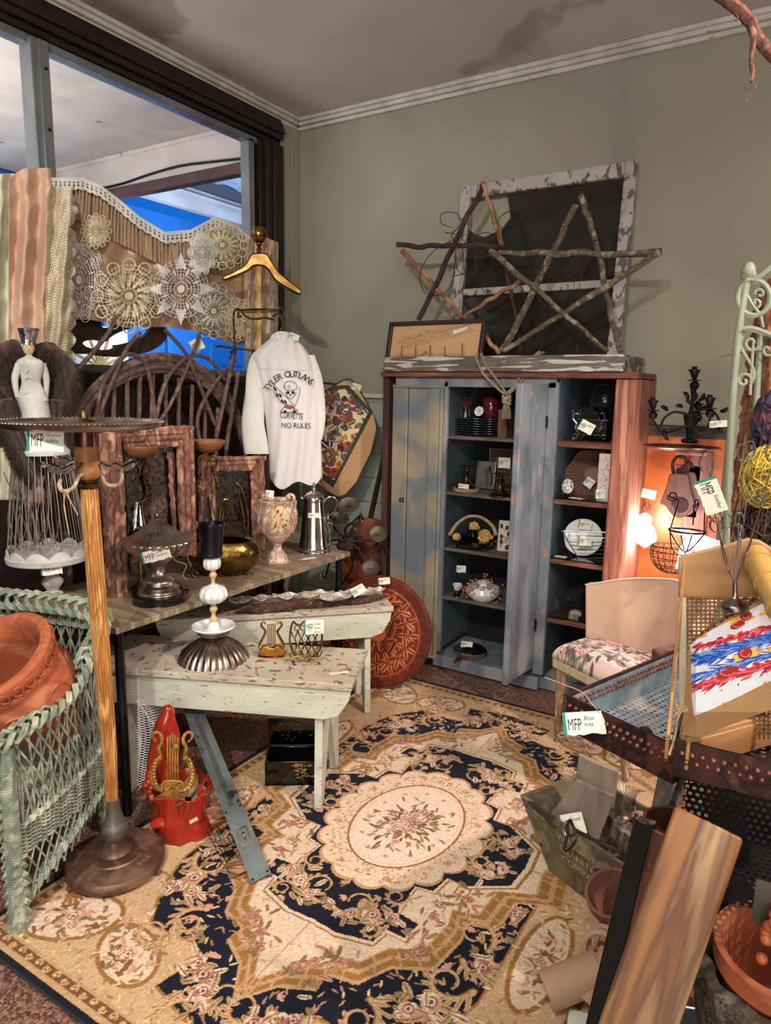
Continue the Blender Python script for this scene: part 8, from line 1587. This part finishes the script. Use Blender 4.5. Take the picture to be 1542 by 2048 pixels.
# ================================================================== under the table and bench
def under_things():
    # red glazed vessel, paper and gilt lyre
    P = V((-1.83, 1.60, .008)); Q = V((P.x, P.y, .25)); s = S(Q); rg = mat('red_glaze', (168, 44, 28), (130, 28, 20), sc=5, rough=.22, coat=.5)
    t = thing('red_glazed_vessel', 'glossy red ceramic vessel of folded drapery with a tall pointed back', 'vase', P)
    b = M(); n = 60; vs = []; rows = [(48, 1676), (60, 1664), (63, 1640), (55, 1612), (57, 1592), (64, 1570), (61, 1568), (52, 1590), (44, 1620), (30, 1650), (0, 1652)]
    for i, (r_, y) in enumerate(rows):
        for k in range(n): a = 2*PI*k/n; rr = r_*s*(1+.07*math.sin(5*a+i*.7)+.035*math.sin(11*a-i)); vs.append((P.x+math.cos(a)*rr, P.y+math.sin(a)*rr*.9, ZY(Q, y)+.004*math.sin(4*a)))
    b.add(vs, [(i*n+k, i*n+(k+1) % n, (i+1)*n+(k+1) % n, (i+1)*n+k) for i in range(len(rows)-1) for k in range(n)]); b.add([vs[k] for k in range(n)], [tuple(range(n-1, -1, -1))])
    for L, rad in (([(302, 1652), (325, 1645), (350, 1660), (385, 1640), (400, 1600)], [6, 13, 15, 14, 5]), ([(360, 1670), (385, 1650), (398, 1610), (402, 1570)], [10, 12, 9, 4])): b.tube(pts(Q, L, .055), [r_*s for r_ in rad], 10, sm=6)
    ob('bowl', b, rg, t)
    b = M(); b.tube(pts(Q, [(322, 1590), (318, 1540), (320, 1490), (330, 1450), (336, 1425), (334, 1412)], -.06), [28*s, 25*s, 20*s, 20*s, 14*s, 7*s], 16, sm=6); b.tube(pts(Q, [(338, 1580), (340, 1520), (346, 1470), (340, 1430)], -.05), [20*s, 18*s, 14*s, 7*s], 14, sm=6)
    for k in range(7): b.sph(onp(Q, 300+R.uniform(-10, 14), 1545+k*6, off=-.02), (.018, .018, .016), 10, 8)
    ob('tall_back', b, rg, t)
    b = M()
    def pf(u, v): a = u*2*PI; rr = (22+34*v)*s*(1+.14*math.sin(5*a)+.08*math.sin(13*a)); return V((P.x+math.cos(a)*rr, P.y+math.sin(a)*rr*.9, ZY(Q, 1605)+.05*v+.018*math.sin(7*a+1)*v))
    b.grid(pf, 60, 6, th=.001); one('kraft_paper', b, mat('kraft_paper', (168, 152, 122), (142, 126, 98), sc=12, rough=.8), 'crumpled tan wrapping paper stuffed into the red glazed vessel', 'paper', flat=True)
    K = Q+nrm_to_cam(Q)*.03; t = thing('gilt_lyre', 'gilded carved lyre plaque with leafy arms standing in the red vessel', 'ornament', onp(K, 345, 1600)); A_ = lambda L, o=0: pts(K, L, o)
    b = M()
    for sg in (-1, 1):
        b.tube(A_([(345+sg*x, y) for x, y in ((31, 1484), (37, 1478), (40, 1470), (33, 1464), (24, 1470), (21, 1482), (27, 1495), (25, 1508), (24, 1518))]), [.003, .005, .006, .007, .007], 8, sm=5)
        b.tube(A_([(345+sg*x, y) for x, y in ((24, 1510), (36, 1530), (40, 1552), (34, 1572), (16, 1580), (4, 1572))]), [.006, .011, .013, .010, .006], 10, sm=5)
        for j in range(9): y = 1520+j*7; x = 30+9*math.sin((y-1510)/70*3.1); b.sph(onp(K, 345+sg*x, y, off=.008), (.010, .005, .007), 8, 6, rot=Matrix.Rotation(sg*.7, 3, 'Y'))
        b.tube(A_([(345+sg*2, 1575), (345+sg*12, 1562), (345+sg*22, 1570), (345+sg*18, 1580), (345+sg*12, 1574)], .01), .004, 7, sm=4)
    ob('lyre_arms', b, gold, t)
    b = M()
    for j in range(5): x = 345+(j-2)*5.2; b.tube(A_([(x*.98+6.9, 1466+abs(j-2)*4), (x, 1560)], .002), .0036, 7)
    b.box(onp(K, 345, 1488, off=.004), (.055, .012, .012), rz=-.3); ob('strings', b, gold, t, bev=.001)
    b = M(); outline(b, K, [(322, 1586), (345, 1580), (368, 1586), (371, 1604), (319, 1604)], .018, off=.004, sm=0); outline(b, K, [(328, 1566), (345, 1560), (362, 1566), (366, 1584), (324, 1584)], .012, off=.004, sm=2); ob('base', b, gold, t, bev=.003)
    q = onp(Q, 385, 1642, off=.10); b = M(); b.box(q, (.012, .002, .06), rz=-.5, rot=Matrix.Rotation(.9, 3, 'Y')); one('paper_strip', b, paper, 'small white paper strip stuck on the front of the red vessel', 'paper')
    # white netting sheet
    b = M(); K = V((-2.0, 1.80, .3)); a0, a1, a2 = onp(K, 275, 1400), onp(K, 330, 1470), onp(K, 272, 1580)
    for k in range(34):
        y = 1405+k*5; xr_ = 300+max(0, 30-abs(y-1475)*.35); b.tube(pts(K, [(274, y), (xr_, y+12)]), .0012, 4); b.tube(pts(K, [(274, y), (xr_, y-12)]), .0012, 4)
    b.tube(pts(K, [(274, 1400), (300, 1440), (330, 1478), (305, 1540), (276, 1580)]), .002, 5); one('netting_sheet', b, white_c, 'white diamond netting sheet standing behind the red vessel', 'netting', loc=(K.x, K.y, .01))
    # galvanised trough with wooden blocks
    A0 = V((-1.395, 1.535, .012)); A1 = at(378, 1404, z=.36); gm = mat('galvanised_worn', (128, 136, 136), (92, 100, 102), sc=7, rough=.4, metal=.7, peel=(52, 48, 48), plo=.66, psc=22, bump=.1)
    d = (A1-A0); Ld = d.length; d.normalize(); vw = (CC-(A0+A1)/2).normalized(); ax = d.cross(vw).normalized(); nz = ax.cross(d).normalized()
    if nz.dot(vw) < 0: nz = -nz
    t = thing('galvanised_trough', 'long worn galvanised metal piece with slots, latch and wood blocks leaning under the bench', 'tool', A0)
    b = M(); w = .034; o = A0+V((0, 0, .012)); b.prism([(-w, 0), (w, 0), (w, Ld), (-w, Ld)], o, ax, d, .002 if ax.cross(d).dot(nz) > 0 else -.002); b.prism([(-w, 0), (-w, Ld), (-w+.003, Ld), (-w+.003, 0)], o-nz*.03, ax, d, .03 if ax.cross(d).dot(nz) > 0 else -.03); b.prism([(w-.003, 0), (w, 0), (w, Ld), (w-.003, Ld)], o-nz*.03, ax, d, .03 if ax.cross(d).dot(nz) > 0 else -.03); pl = ob('plate', b, gm, t)
    b = M()
    for k in range(46): c_ = o+d*(Ld*.36+k*.0088)+nz*.0028-ax*.012*0; b.prism([(-.009, -.0018), (.009, -.0018), (.009, .0018), (-.009, .0018)], c_, ax, d, .0006)
    ob('slots', b, ink, pl)
    b = M(); c_ = o+d*Ld*.20+nz*.003; b.ring([(-.02, -.032), (.02, -.032), (.02, .032), (-.02, .032)], [(-.014, -.026), (.014, -.026), (.014, .026), (-.014, .026)], c_, ax, d, .003); b.tube([c_-d*.012, c_+nz*.012, c_+d*.014], .004, 6, sm=3); ob('latch', b, pewter, pl)
    for x, y in ((-.026, .01), (.026, .01), (-.026, Ld*.34), (.026, Ld*.34)): b = M(); b.sph(o+ax*x+d*y+nz*.002, .004, 8, 5); ob('rivet', b, iron, pl)
    wb = mat('striped_dark_wood', (140, 92, 62), (70, 42, 30), (176, 126, 88), sc=5, st=(2, 2, 20), rough=.6)
    for k_ in (.06, .33): b = M(); c_ = o+d*(Ld*k_+.035)-ax*(-1 if ax.x > 0 else 1)*-.045-nz*.035; b.beam(c_-d*.028, c_+d*.028, .085, .05, up=nz); ob('wood_block', b, wb, t, bev=.003)
    b = M(); sh_ = -V((CR.x, CR.y, 0)).normalized()
    m = 26
    for i in range(m+1): p0 = o+d*(Ld*.05+Ld*.75*i/m)-nz*.03; q0 = p0+sh_*.10; q0.z = max(p0.z*.35, .010); b.tube([p0, q0], .0010, 3)
    for j in range(9): b.tube([(lambda p0: V((p0.x, p0.y, 0)).lerp(V((p0.x, p0.y, 0))+sh_*.10, j/8)+V((0, 0, p0.z*(1-j/8)+max(p0.z*.35, .010)*j/8)))(o+d*(Ld*.05+Ld*.75*i/m)-nz*.03) for i in range(m+1)], .0010, 3)
    ob('mesh_guard', b, iron, t)
    # lacquer box
    q = at(530, 1572, z=.009); n = nrm_to_cam(q, -.12); ax = V((-n.y, n.x, 0)); s = S(q); w = 112*s; K = q.copy(); D = .13; rz = math.atan2(ax.y, ax.x); z0 = .009
    t = thing('lacquer_box', 'open black lacquer box with a gilt bamboo spray standing under the front bench', 'box', q+ax*w/2-n*D/2)
    c_ = q+ax*w/2-n*D/2; b = M(); h = .105
    b.box(c_+V((0, 0, .006)), (w, D, .012), rz=rz)
    for sg in (-1, 1): b.box(c_+n*sg*(D/2-.004)+V((0, 0, h/2)), (w, .008, h), rz=rz); b.box(c_+ax*sg*(w/2-.004)+V((0, 0, h/2)), (.008, D, h), rz=rz)
    bx = ob('box', b, black, t, bev=.002)
    b = M(); b.box(c_-n*(D/2+.012)+V((0, 0, h+.06)), (w, .018, .13), rz=rz); b.ring([(-w/2, 0), (w/2, 0), (w/2, .13), (-w/2, .13)], [(-w/2+.008, .008), (w/2-.008, .008), (w/2-.008, .122), (-w/2+.008, .122)], c_-n*(D/2-.002)+V((0, 0, h-.005)), ax, V((0, 0, 1)), -.012); ld = ob('lid', b, black, t, bev=.001)
    b = M()
    for k in range(26): x = w*.17+R.gauss(0, .020); z = .035+R.random()*.06; a = R.choice([.3, .1, -.2, 2.8, 3.0, 3.3]); o_ = c_+n*(D/2+.0012)+ax*x+V((0, 0, z)); b.prism([(0, 0), (.009, .0025), (.020, 0), (.009, -.0025)], o_, ax*math.cos(a)+V((0, 0, math.sin(a))), -ax*math.sin(a)+V((0, 0, math.cos(a))), .0006)
    b.tube([c_+n*(D/2+.001)+ax*w*.17+V((0, 0, .02)), c_+n*(D/2+.001)+ax*w*.15+V((0, 0, .09))], .0012, 4); ob('bamboo_spray', b, mat('gilt_green', (170, 160, 70), (190, 130, 80), sc=40, rough=.4, metal=.3), bx)
    b = M()
    for k in range(16): o_ = c_-n*(D/2-.0046)+ax*R.uniform(-w*.35, w*.35)+V((0, 0, h+R.uniform(.02, .11))); b.prism([(0, 0), (.006, .002), (.012, 0), (.006, -.002)], o_, ax, V((0, 0, 1)), -.0006)
    ob('inlay', b, mat('pearl_inlay', (120, 124, 120), rough=.3), ld)
under_things()
# ================================================================== lower right corner
def corner_things():
    up = V((0, 0, 1)); A, B, C_ = at(1040, 1590, z=.26), at(1272, 1748, z=.26), at(1158, 1545, z=.26); gw = mat('mossy_grey_wood', (124, 112, 86), (92, 82, 62), (150, 138, 110), sc=9, rough=.85, bump=.35, peel=(58, 52, 44), plo=.62, psc=10)
    A, B, C_ = [V((p.x, p.y, 0)) for p in (A, B, C_)]; e1, e2 = B-A, (C_-A)*1.1; m_ = A+(e1+e2)/2; u1, u2 = e1.normalized(), e2.normalized(); L1, L2 = e1.length, e2.length; H = .26
    t = thing('wooden_feed_box', 'flared grey-green wooden box with stamped company lettering and iron bail handle', 'box', (m_.x, m_.y, .0075))
    tp = [A, B, B+e2, A+e2]; bt = [m_+(p-m_)*.60 for p in tp]; bt = [m_+(p-m_)*.60 for p in tp]
    tin = [m_+(p-m_)*.93 for p in tp]; b = M()
    for k in range(4):
        k2 = (k+1) % 4; b = M(); P_ = [bt[k]+up*.0075, bt[k2]+up*.0075, tp[k2]+up*H, tp[k]+up*H]; Pi = [m_+(bt[k]-m_)*.88+up*.02, m_+(bt[k2]-m_)*.88+up*.02, tin[k2]+up*H, tin[k]+up*H]; b.add(P_+Pi, [(0, 1, 2, 3), (7, 6, 5, 4), (3, 2, 6, 7), (0, 3, 7, 4), (1, 5, 6, 2), (0, 4, 5, 1)]); f_ = ob('side_board', b, gw, t)
        if k == 0:
            nn = (P_[1]-P_[0]).cross(P_[3]-P_[0]).normalized(); nn = nn if nn.dot(CC-P_[0]) > 0 else -nn; dn_ = ((P_[0]+P_[1])/2-(P_[3]+P_[2])/2).normalized(); mc = (P_[3]+P_[2])/2; g = M()
            for i_, (tx, x_, y_, sz) in enumerate((('WINSBORO', .02, .075, .036), ('GRANITE', .0, .118, .034), ('COMPANY', .02, .160, .036))): g.text(tx, mc+u1*x_+dn_*y_+nn*.0015, u1, -dn_, sz, .0, 'CENTER')
            ob('stamped_lettering', g, mat('pale_stamp', (206, 192, 150), (150, 136, 104), sc=40, rough=.8), f_, flat=True)
    b = M(); b.add([m_+(p-m_)*.88+up*.015 for p in bt], [(0, 1, 2, 3)]); b.add([m_+(p-m_)*.9+up*.0075 for p in bt], [(3, 2, 1, 0)]); ob('bottom', b, gw, t)
    K = V((A+e1*.42).to_tuple())+up*H; b = M(); b.tube([at(1140, 1640, z=H+.03), at(1146, 1652, z=H+.03), at(1150, 1665, z=H+.02), at(1142, 1672, z=H+.01), at(1134, 1664, z=H+.01), at(1135, 1650, z=H+.02), at(1140, 1640, z=H+.03)], .005, 8, sm=4); b.tube([at(1150, 1660, z=H+.02), at(1180, 1675, z=H+.02), at(1210, 1690, z=H+.02), at(1262, 1712, z=H+.0)], .0055, 8, sm=5, jit=.06); b.tube([at(1136, 1670, z=H), at(1128, 1700, z=H-.05), at(1140, 1698, z=H-.05), at(1152, 1680, z=H)], .004, 7, sm=3); ob('bail_handle', b, rust, t)
    gb = mat('greyed_board', (150, 134, 118), (122, 106, 92), sc=3, st=(5, 1, 1), rough=.7, bump=.1)
    def slab(nm, lab, cat, L, th, d_, m, n=None, sm=0): 
        K = at(L[0][0], L[0][1], d=d_); b = M(); outline(b, K, L, th, n, 0, sm); return one(nm, b, m, lab, cat, bev=.003)
    dd = dep(m_+up*H)
    slab('wooden_board', 'thick grey board standing upright in the feed box with two nails', 'board', [(1158, 1511), (1238, 1545), (1232, 1590), (1228, 1620), (1150, 1570)], .02, dd+.05, gb)
    slab('wooden_board', 'wide grey board lying slanted in the feed box below the upright one', 'board', [(1153, 1560), (1230, 1594), (1205, 1660), (1196, 1690), (1160, 1670), (1102, 1630)], .015, dd-.0, gb)
    K = at(1145, 1648, d=dd-.03); t2 = thing('price_tag', 'green-edged paper tag lying in the feed box by its handle', 'tag', K); price(t2, K, .075, .065, ('MFP', 'box'), rot=.35, nrm=(CC-K).normalized()+V((0, 0, .5)), name='card')
    K = at(1264, 1668, d=dd-.02); s = S(K); cg = mat('crackled_silver_glass', (206, 192, 180), (130, 112, 104), sc=40, rough=.15, metal=.6, coat=.5, bump=.3)
    t2 = thing('glass_pumpkin', 'crackled silvery glass pumpkin with a brown leaf top in the feed box', 'ornament', K-up*.06); b = M(); b.lathe([(0, -.062), (.03, -.06), (.058, -.03), (.064, 0), (.056, .03), (.03, .048), (.012, .045)], (0, 0), 96, flute=12, amp=.10, mtx=Matrix.Translation(K)); ob('body', b, cg, t2); b = M()
    for k in range(6): a = k*1.05; b.grid(lambda u, v: K+V((0, 0, .045))+V((math.cos(a+(u-.5)*1.0*(1-v))*v*.038, math.sin(a+(u-.5)*1.0*(1-v))*v*.038, .012*math.sin(v*3))), 3, 4, th=.001)
    b.tube([K+up*.04, K+up*.075+V((.01, 0, 0))], .005, 7); ob('leaf_top', b, mat('brown_leaf', (130, 76, 46), (90, 50, 32), sc=30, rough=.6), t2); price(t2, K+(CC-K).normalized()*.085+V((.02, 0, -.02)), .04, .045, ('MFP', 'glass'), rot=-.4)
    K = at(1270, 1625, d=dd+.03); b = M()
    for k in range(9): b.tube([K, K+V((-.04+.005*k, 0, .05+.002*k)), K+V((-.055+.01*k, .02, .075))], .0012, 4, sm=3)
    b.tube([K+V((.02, 0, -.05)), K+V((.01, 0, .0))], .02, 10); one('glass_whisk', b, pewter, 'small bundle of shiny rods beside the glass pumpkin', 'ornament')
    slab('sheet_metal_scrap', 'whitish grey sheet metal piece standing right of the feed box under the tray', 'metal sheet', [(1316, 1552), (1350, 1566), (1342, 1600), (1325, 1632), (1302, 1620)], .006, dd-.15, mat('zinc_sheet', (150, 148, 140), (116, 112, 106), sc=20, rough=.5, metal=.5))
    slab('metal_strip', 'tall narrow zinc strip standing at the corner between the two rusty trays', 'metal strip', [(1352, 1440), (1364, 1440), (1352, 1545), (1334, 1552), (1340, 1500)], .006, 1.45, mat('zinc_sheet', (0, 0, 0)))
    # leaning timber
    tb_ = mat('varnished_timber', (146, 98, 50), (98, 60, 30), (176, 142, 96), sc=5, st=(4, 4, .35), rough=.4, bump=.12, coat=.15)
    T0 = at(1416, 1646, d=1.22); T1_ = at(1272, 2060, d=1.13); d = (T1_-T0).normalized(); k = (T0.z-.02)/-d.z; b = M(); vw = (CC-T0).normalized(); side = d.cross(vw).normalized(); b.beam(T0, T0+d*k, .112, .075, up=vw, w2=.092)
    one('timber_beam', b, tb_, 'thick varnished yellow-brown timber leaning diagonally in the lower right foreground', 'beam', bev=.007, seg=3, along=d)
    b = M(); q = at(1277, 1987, d=1.105); b.sph(q, (.005, .005, .005), 8, 6)
    # black bin behind timber and lower perforated basket
    b = M(); q0, q1 = at(1292, 1640, d=1.36), at(1212, 1985, d=1.30); d = (q1-q0).normalized(); k = (q0.z-.02)/-d.z; b.beam(q0, q0+d*k, .035, .10, up=vw); one('black_board', b, black, 'glossy black board leaning just left of the thick timber', 'board', bev=.002, along=d)
    z3 = .86; A3, B3 = at(1362, 1660, z=z3), at(1640, 1730, z=z3); u_ = (B3-A3).normalized(); v_ = V((-u_.y, u_.x, 0)); v_ = v_ if v_.y > 0 else -v_
    t = thing('perforated_basket', 'dark perforated metal basket under the rusty trays at the right edge', 'basket', (A3+B3)/2+v_*.12-up*.12); wsl = mat('dark_perforated', (44, 42, 44), (28, 26, 28), sc=10, rough=.4, metal=.6)
    def holes(o, du, dv, na, nb, hu, hv):
        b = M()
        for i in range(na):
            for j in range(nb):
                c0 = o+du*((i+.5+(.5 if j % 2 else 0))*hu*2)+dv*((j+.5)*hv*2); rr = min(hu, hv)*.62; out = [(x*hu, y*hv) for x, y in ((1, 0), (1, 1), (0, 1), (-1, 1), (-1, 0), (-1, -1), (0, -1), (1, -1))]; b.add([c0+du*x+dv*y for x, y in out]+[c0+du*math.cos(k*PI/4)*rr+dv*math.sin(k*PI/4)*rr for k in range(8)], [(k, (k+1) % 8, 8+(k+1) % 8, 8+k) for k in range(8)])
        return b
    for nm, o, du, dv, na, nb in (('back_panel', A3+v_*.20-up*.11, u_, up, 20, 9), ('bottom', A3-up*.11, u_, v_, 20, 16), ('end_panel', A3-up*.11, v_, up, 16, 9)): ob(nm, holes(o, du, dv, na, nb, .0065, .0065), wsl, t, flat=True)
    b = M(); b.prism([(0.12, -.13), (.40, -.13), (.40, -.05), (.12, -.05)], A3-v_*.005, u_, up, .002); ob('front_panel', b, mat('grey_olive_sheet', (112, 108, 92), (84, 80, 70), sc=6, rough=.45, metal=.5), t)
    # pots
    tc = MATS['terracotta']; 
    def pot(label, P, w, r, h, m=tc, ns=40):
        b = M(); mx = Matrix.Translation(P)@V(w).to_track_quat('Z', 'Y').to_matrix().to_4x4(); b.lathe([(0, 0), (r*.66, 0), (r*.9, h*.8), (r, h*.8), (r*1.02, h), (r*.9, h), (r*.86, h*.8), (r*.6, h*.06), (0, h*.05)], (0, 0), ns, mtx=mx); return one('terracotta_pot', b, m, label, 'pot', 'terracotta pots in the right corner', loc=P)
    dtc = mat('dusty_terracotta', (134, 84, 66), (104, 64, 52), sc=10, rough=.85)
    pot('dusty terracotta pot lying open towards viewer below the lettered feed box', V((-.33, 1.88, .09)), (-.15, -.35, .8), .075, .16, dtc)
    K = at(1345, 1650, d=1.75); pot('small terracotta pot rim showing behind the top of the timber', V((K.x, K.y, .008)), (0, 0, 1), .07, K.z-.0, dtc)
    K = at(1548, 1888, d=1.18); pot('orange terracotta pot standing inside the mossy bark planter', K-up*.20+V((.01, .02, 0)), (.0, -.12, 1), .10, .20)
    c2 = K-up*.195+V((.01, .02, 0)); b = M(); b.lathe([(.0, -.02), (.10, -.02), (.118, .02), (.125, .07), (.128, .125), (.108, .13), (.10, .08), (0, .0)], (0, 0), 40, mtx=Matrix.Translation(c2))
    for i in range(len(b.v)): p = b.v[i]-c2; rr = math.hypot(p.x, p.y); k_ = 1+.05*math.sin(math.atan2(p.y, p.x)*9+p.z*30)+R.uniform(-.02, .02); b.v[i] = c2+V((p.x*k_, p.y*k_, p.z))
    t = thing('bark_planter', 'bark-sided planter ring overgrown with green moss around the orange pot', 'planter', c2-up*.02); ob('bark_wall', b, mat('grey_cracked_bark', (112, 96, 78), (66, 56, 46), (140, 126, 104), sc=20, rough=.9, bump=.8), t); b = M()
    for k in range(2600):
        a = R.uniform(2.6, 6.6); z = R.uniform(.0, .13); rr = .126*(.9+.1*z/.13)+.002; g_ = math.sin(a*5)+math.sin(a*11+z*40)
        if g_ < .1: continue
        p = c2+V((math.cos(a)*rr, math.sin(a)*rr, z)); o_ = V((math.cos(a), math.sin(a), .4))*R.uniform(.004, .012)+V((R.gauss(0, .003), R.gauss(0, .003), 0)); x_ = V((-math.sin(a), math.cos(a), 0))*.0016; b.add([p-x_, p+x_, p+o_], [(0, 1, 2)])
    o = ob('moss', b, mat('green_moss', (58, 88, 38), (36, 56, 28), (96, 116, 56), sc=30, rough=.9), t, flat=True); o['kind'] = 'stuff'
    b = M(); K = at(1560, 1900, d=1.14)
    for k in range(22): b.sph(K+V((R.gauss(0, .012), R.gauss(0, .012), R.uniform(-.06, .06))), .010, 10, 8)
    one('berry_cluster', b, mat('amber_berries', (196, 112, 52), (170, 84, 60), sc=30, rough=.35), 'cluster of amber and orange berries hanging into the orange pot', 'ornament', loc=K)
    # galvanised box with teal raffia at the bottom edge
    o = at(1206, 1986, z=.30); t = thing('galvanised_box', 'galvanised metal box with teal paper shreds at the bottom edge', 'box', (o.x+.2, o.y, 0.008)); b = M(); u_ = V((.93, .36, 0)).normalized(); v_ = V((.30, -.95, 0)).normalized(); o0 = V((o.x, o.y, 0)); H = .30
    b = M(); b.prism([(0, .008), (.42, .008), (.42, H), (0, H)], o0, u_, up, .003); ob('side', b, MATS['galvanised'], t); b = M(); b.prism([(0, .008), (.26, .008), (.26, H), (0, H)], o0, v_, up, .003); ob('side', b, MATS['galvanised'], t); b = M(); b.prism([(0, .008), (.42, .008), (.42, H), (0, H)], o0+v_*.26, u_, up, .003); ob('side', b, MATS['galvanised'], t); b = M(); b.prism([(0, .008), (.26, .008), (.26, H), (0, H)], o0+u_*.42, v_, up, .003); ob('side', b, MATS['galvanised'], t); b = M(); b.prism([(0, 0), (.42, 0), (.42, .26), (0, .26)], o0+up*.012, u_, v_, .003); ob('bottom', b, MATS['galvanised'], t)
    b = M(); b.tube([o0+up*H, o0+u_*.42+up*H, o0+u_*.42+v_*.26+up*H, o0+v_*.26+up*H], .004, 6, closed=True); ob('rim', b, steel, t)
    b = M()
    for k in range(420):
        c_ = o0+u_*R.uniform(.03, .39)+v_*R.uniform(.03, .23)+up*(R.uniform(.12, .27)); p = [c_]; a = R.uniform(0, 6.3)
        for j in range(5): a += R.uniform(-1.2, 1.2); p.append(p[-1]+V((math.cos(a)*.018, math.sin(a)*.018, R.gauss(0, .006))))
        b.tube(p, .0017, 4, sm=2)
    tag(ob('teal_paper_shreds', b, mat('teal_shred', (64, 190, 172), (36, 150, 140), sc=30, rough=.6)), 'bright teal paper shreds filling the galvanised box at the bottom edge', 'paper shreds', kind='stuff')
    # tan ceramic tubes and tiles
    tl = mat('tan_bisque', (186, 152, 126), (166, 130, 104), sc=6, rough=.6)
    def tile(lab, P, d_, r, L_, arc, roll):
        d_ = V(d_).normalized(); x, y = frame(d_); b = M(); b.grid(lambda u, v: P+d_*(v*L_)+(x*math.cos(roll+(u-.5)*arc)+y*math.sin(roll+(u-.5)*arc))*r, 18, 2, th=.006); one('curved_tile', b, tl, lab, 'tile', 'tan curved clay tiles on the rug', loc=P)
    q = at(1090, 1985, z=.05); q2 = at(1190, 1945, z=.09); tile('tan curved clay tile lying leftmost on the rug near the bottom edge', q, q2-q, .045, .15, 2.6, 1.0)
    q = at(1170, 2010, z=.04); q2 = at(1215, 1930, z=.10); tile('narrow tan curved clay tile pointing up beside the galvanised box', q, q2-q, .035, .14, 2.2, 1.2)
    K = at(1205, 1905, z=.13); b = M(); b.tube([K+V((math.cos(a)*.05, .01*math.sin(a), math.sin(a)*.05)) for a in [2*PI*k_/28 for k_ in range(28)]], .009, 8, closed=True); b.tube([K+V((math.cos(a)*.046, .03+.01*math.sin(a), math.sin(a)*.046)) for a in [2*PI*k_/28 for k_ in range(28)]], .008, 8, closed=True); one('clay_ring', b, tl, 'tan clay ring standing upright above the curved tiles', 'ring')
    K = at(1165, 2040, z=.012); b = M(); b.box(K+V((.02, 0, .002)), (.11, .05, .0015), rz=.2); one('price_tag', b, paper, 'paper tag on the rug at the bottom edge beside galvanised box', 'tag')
corner_things()
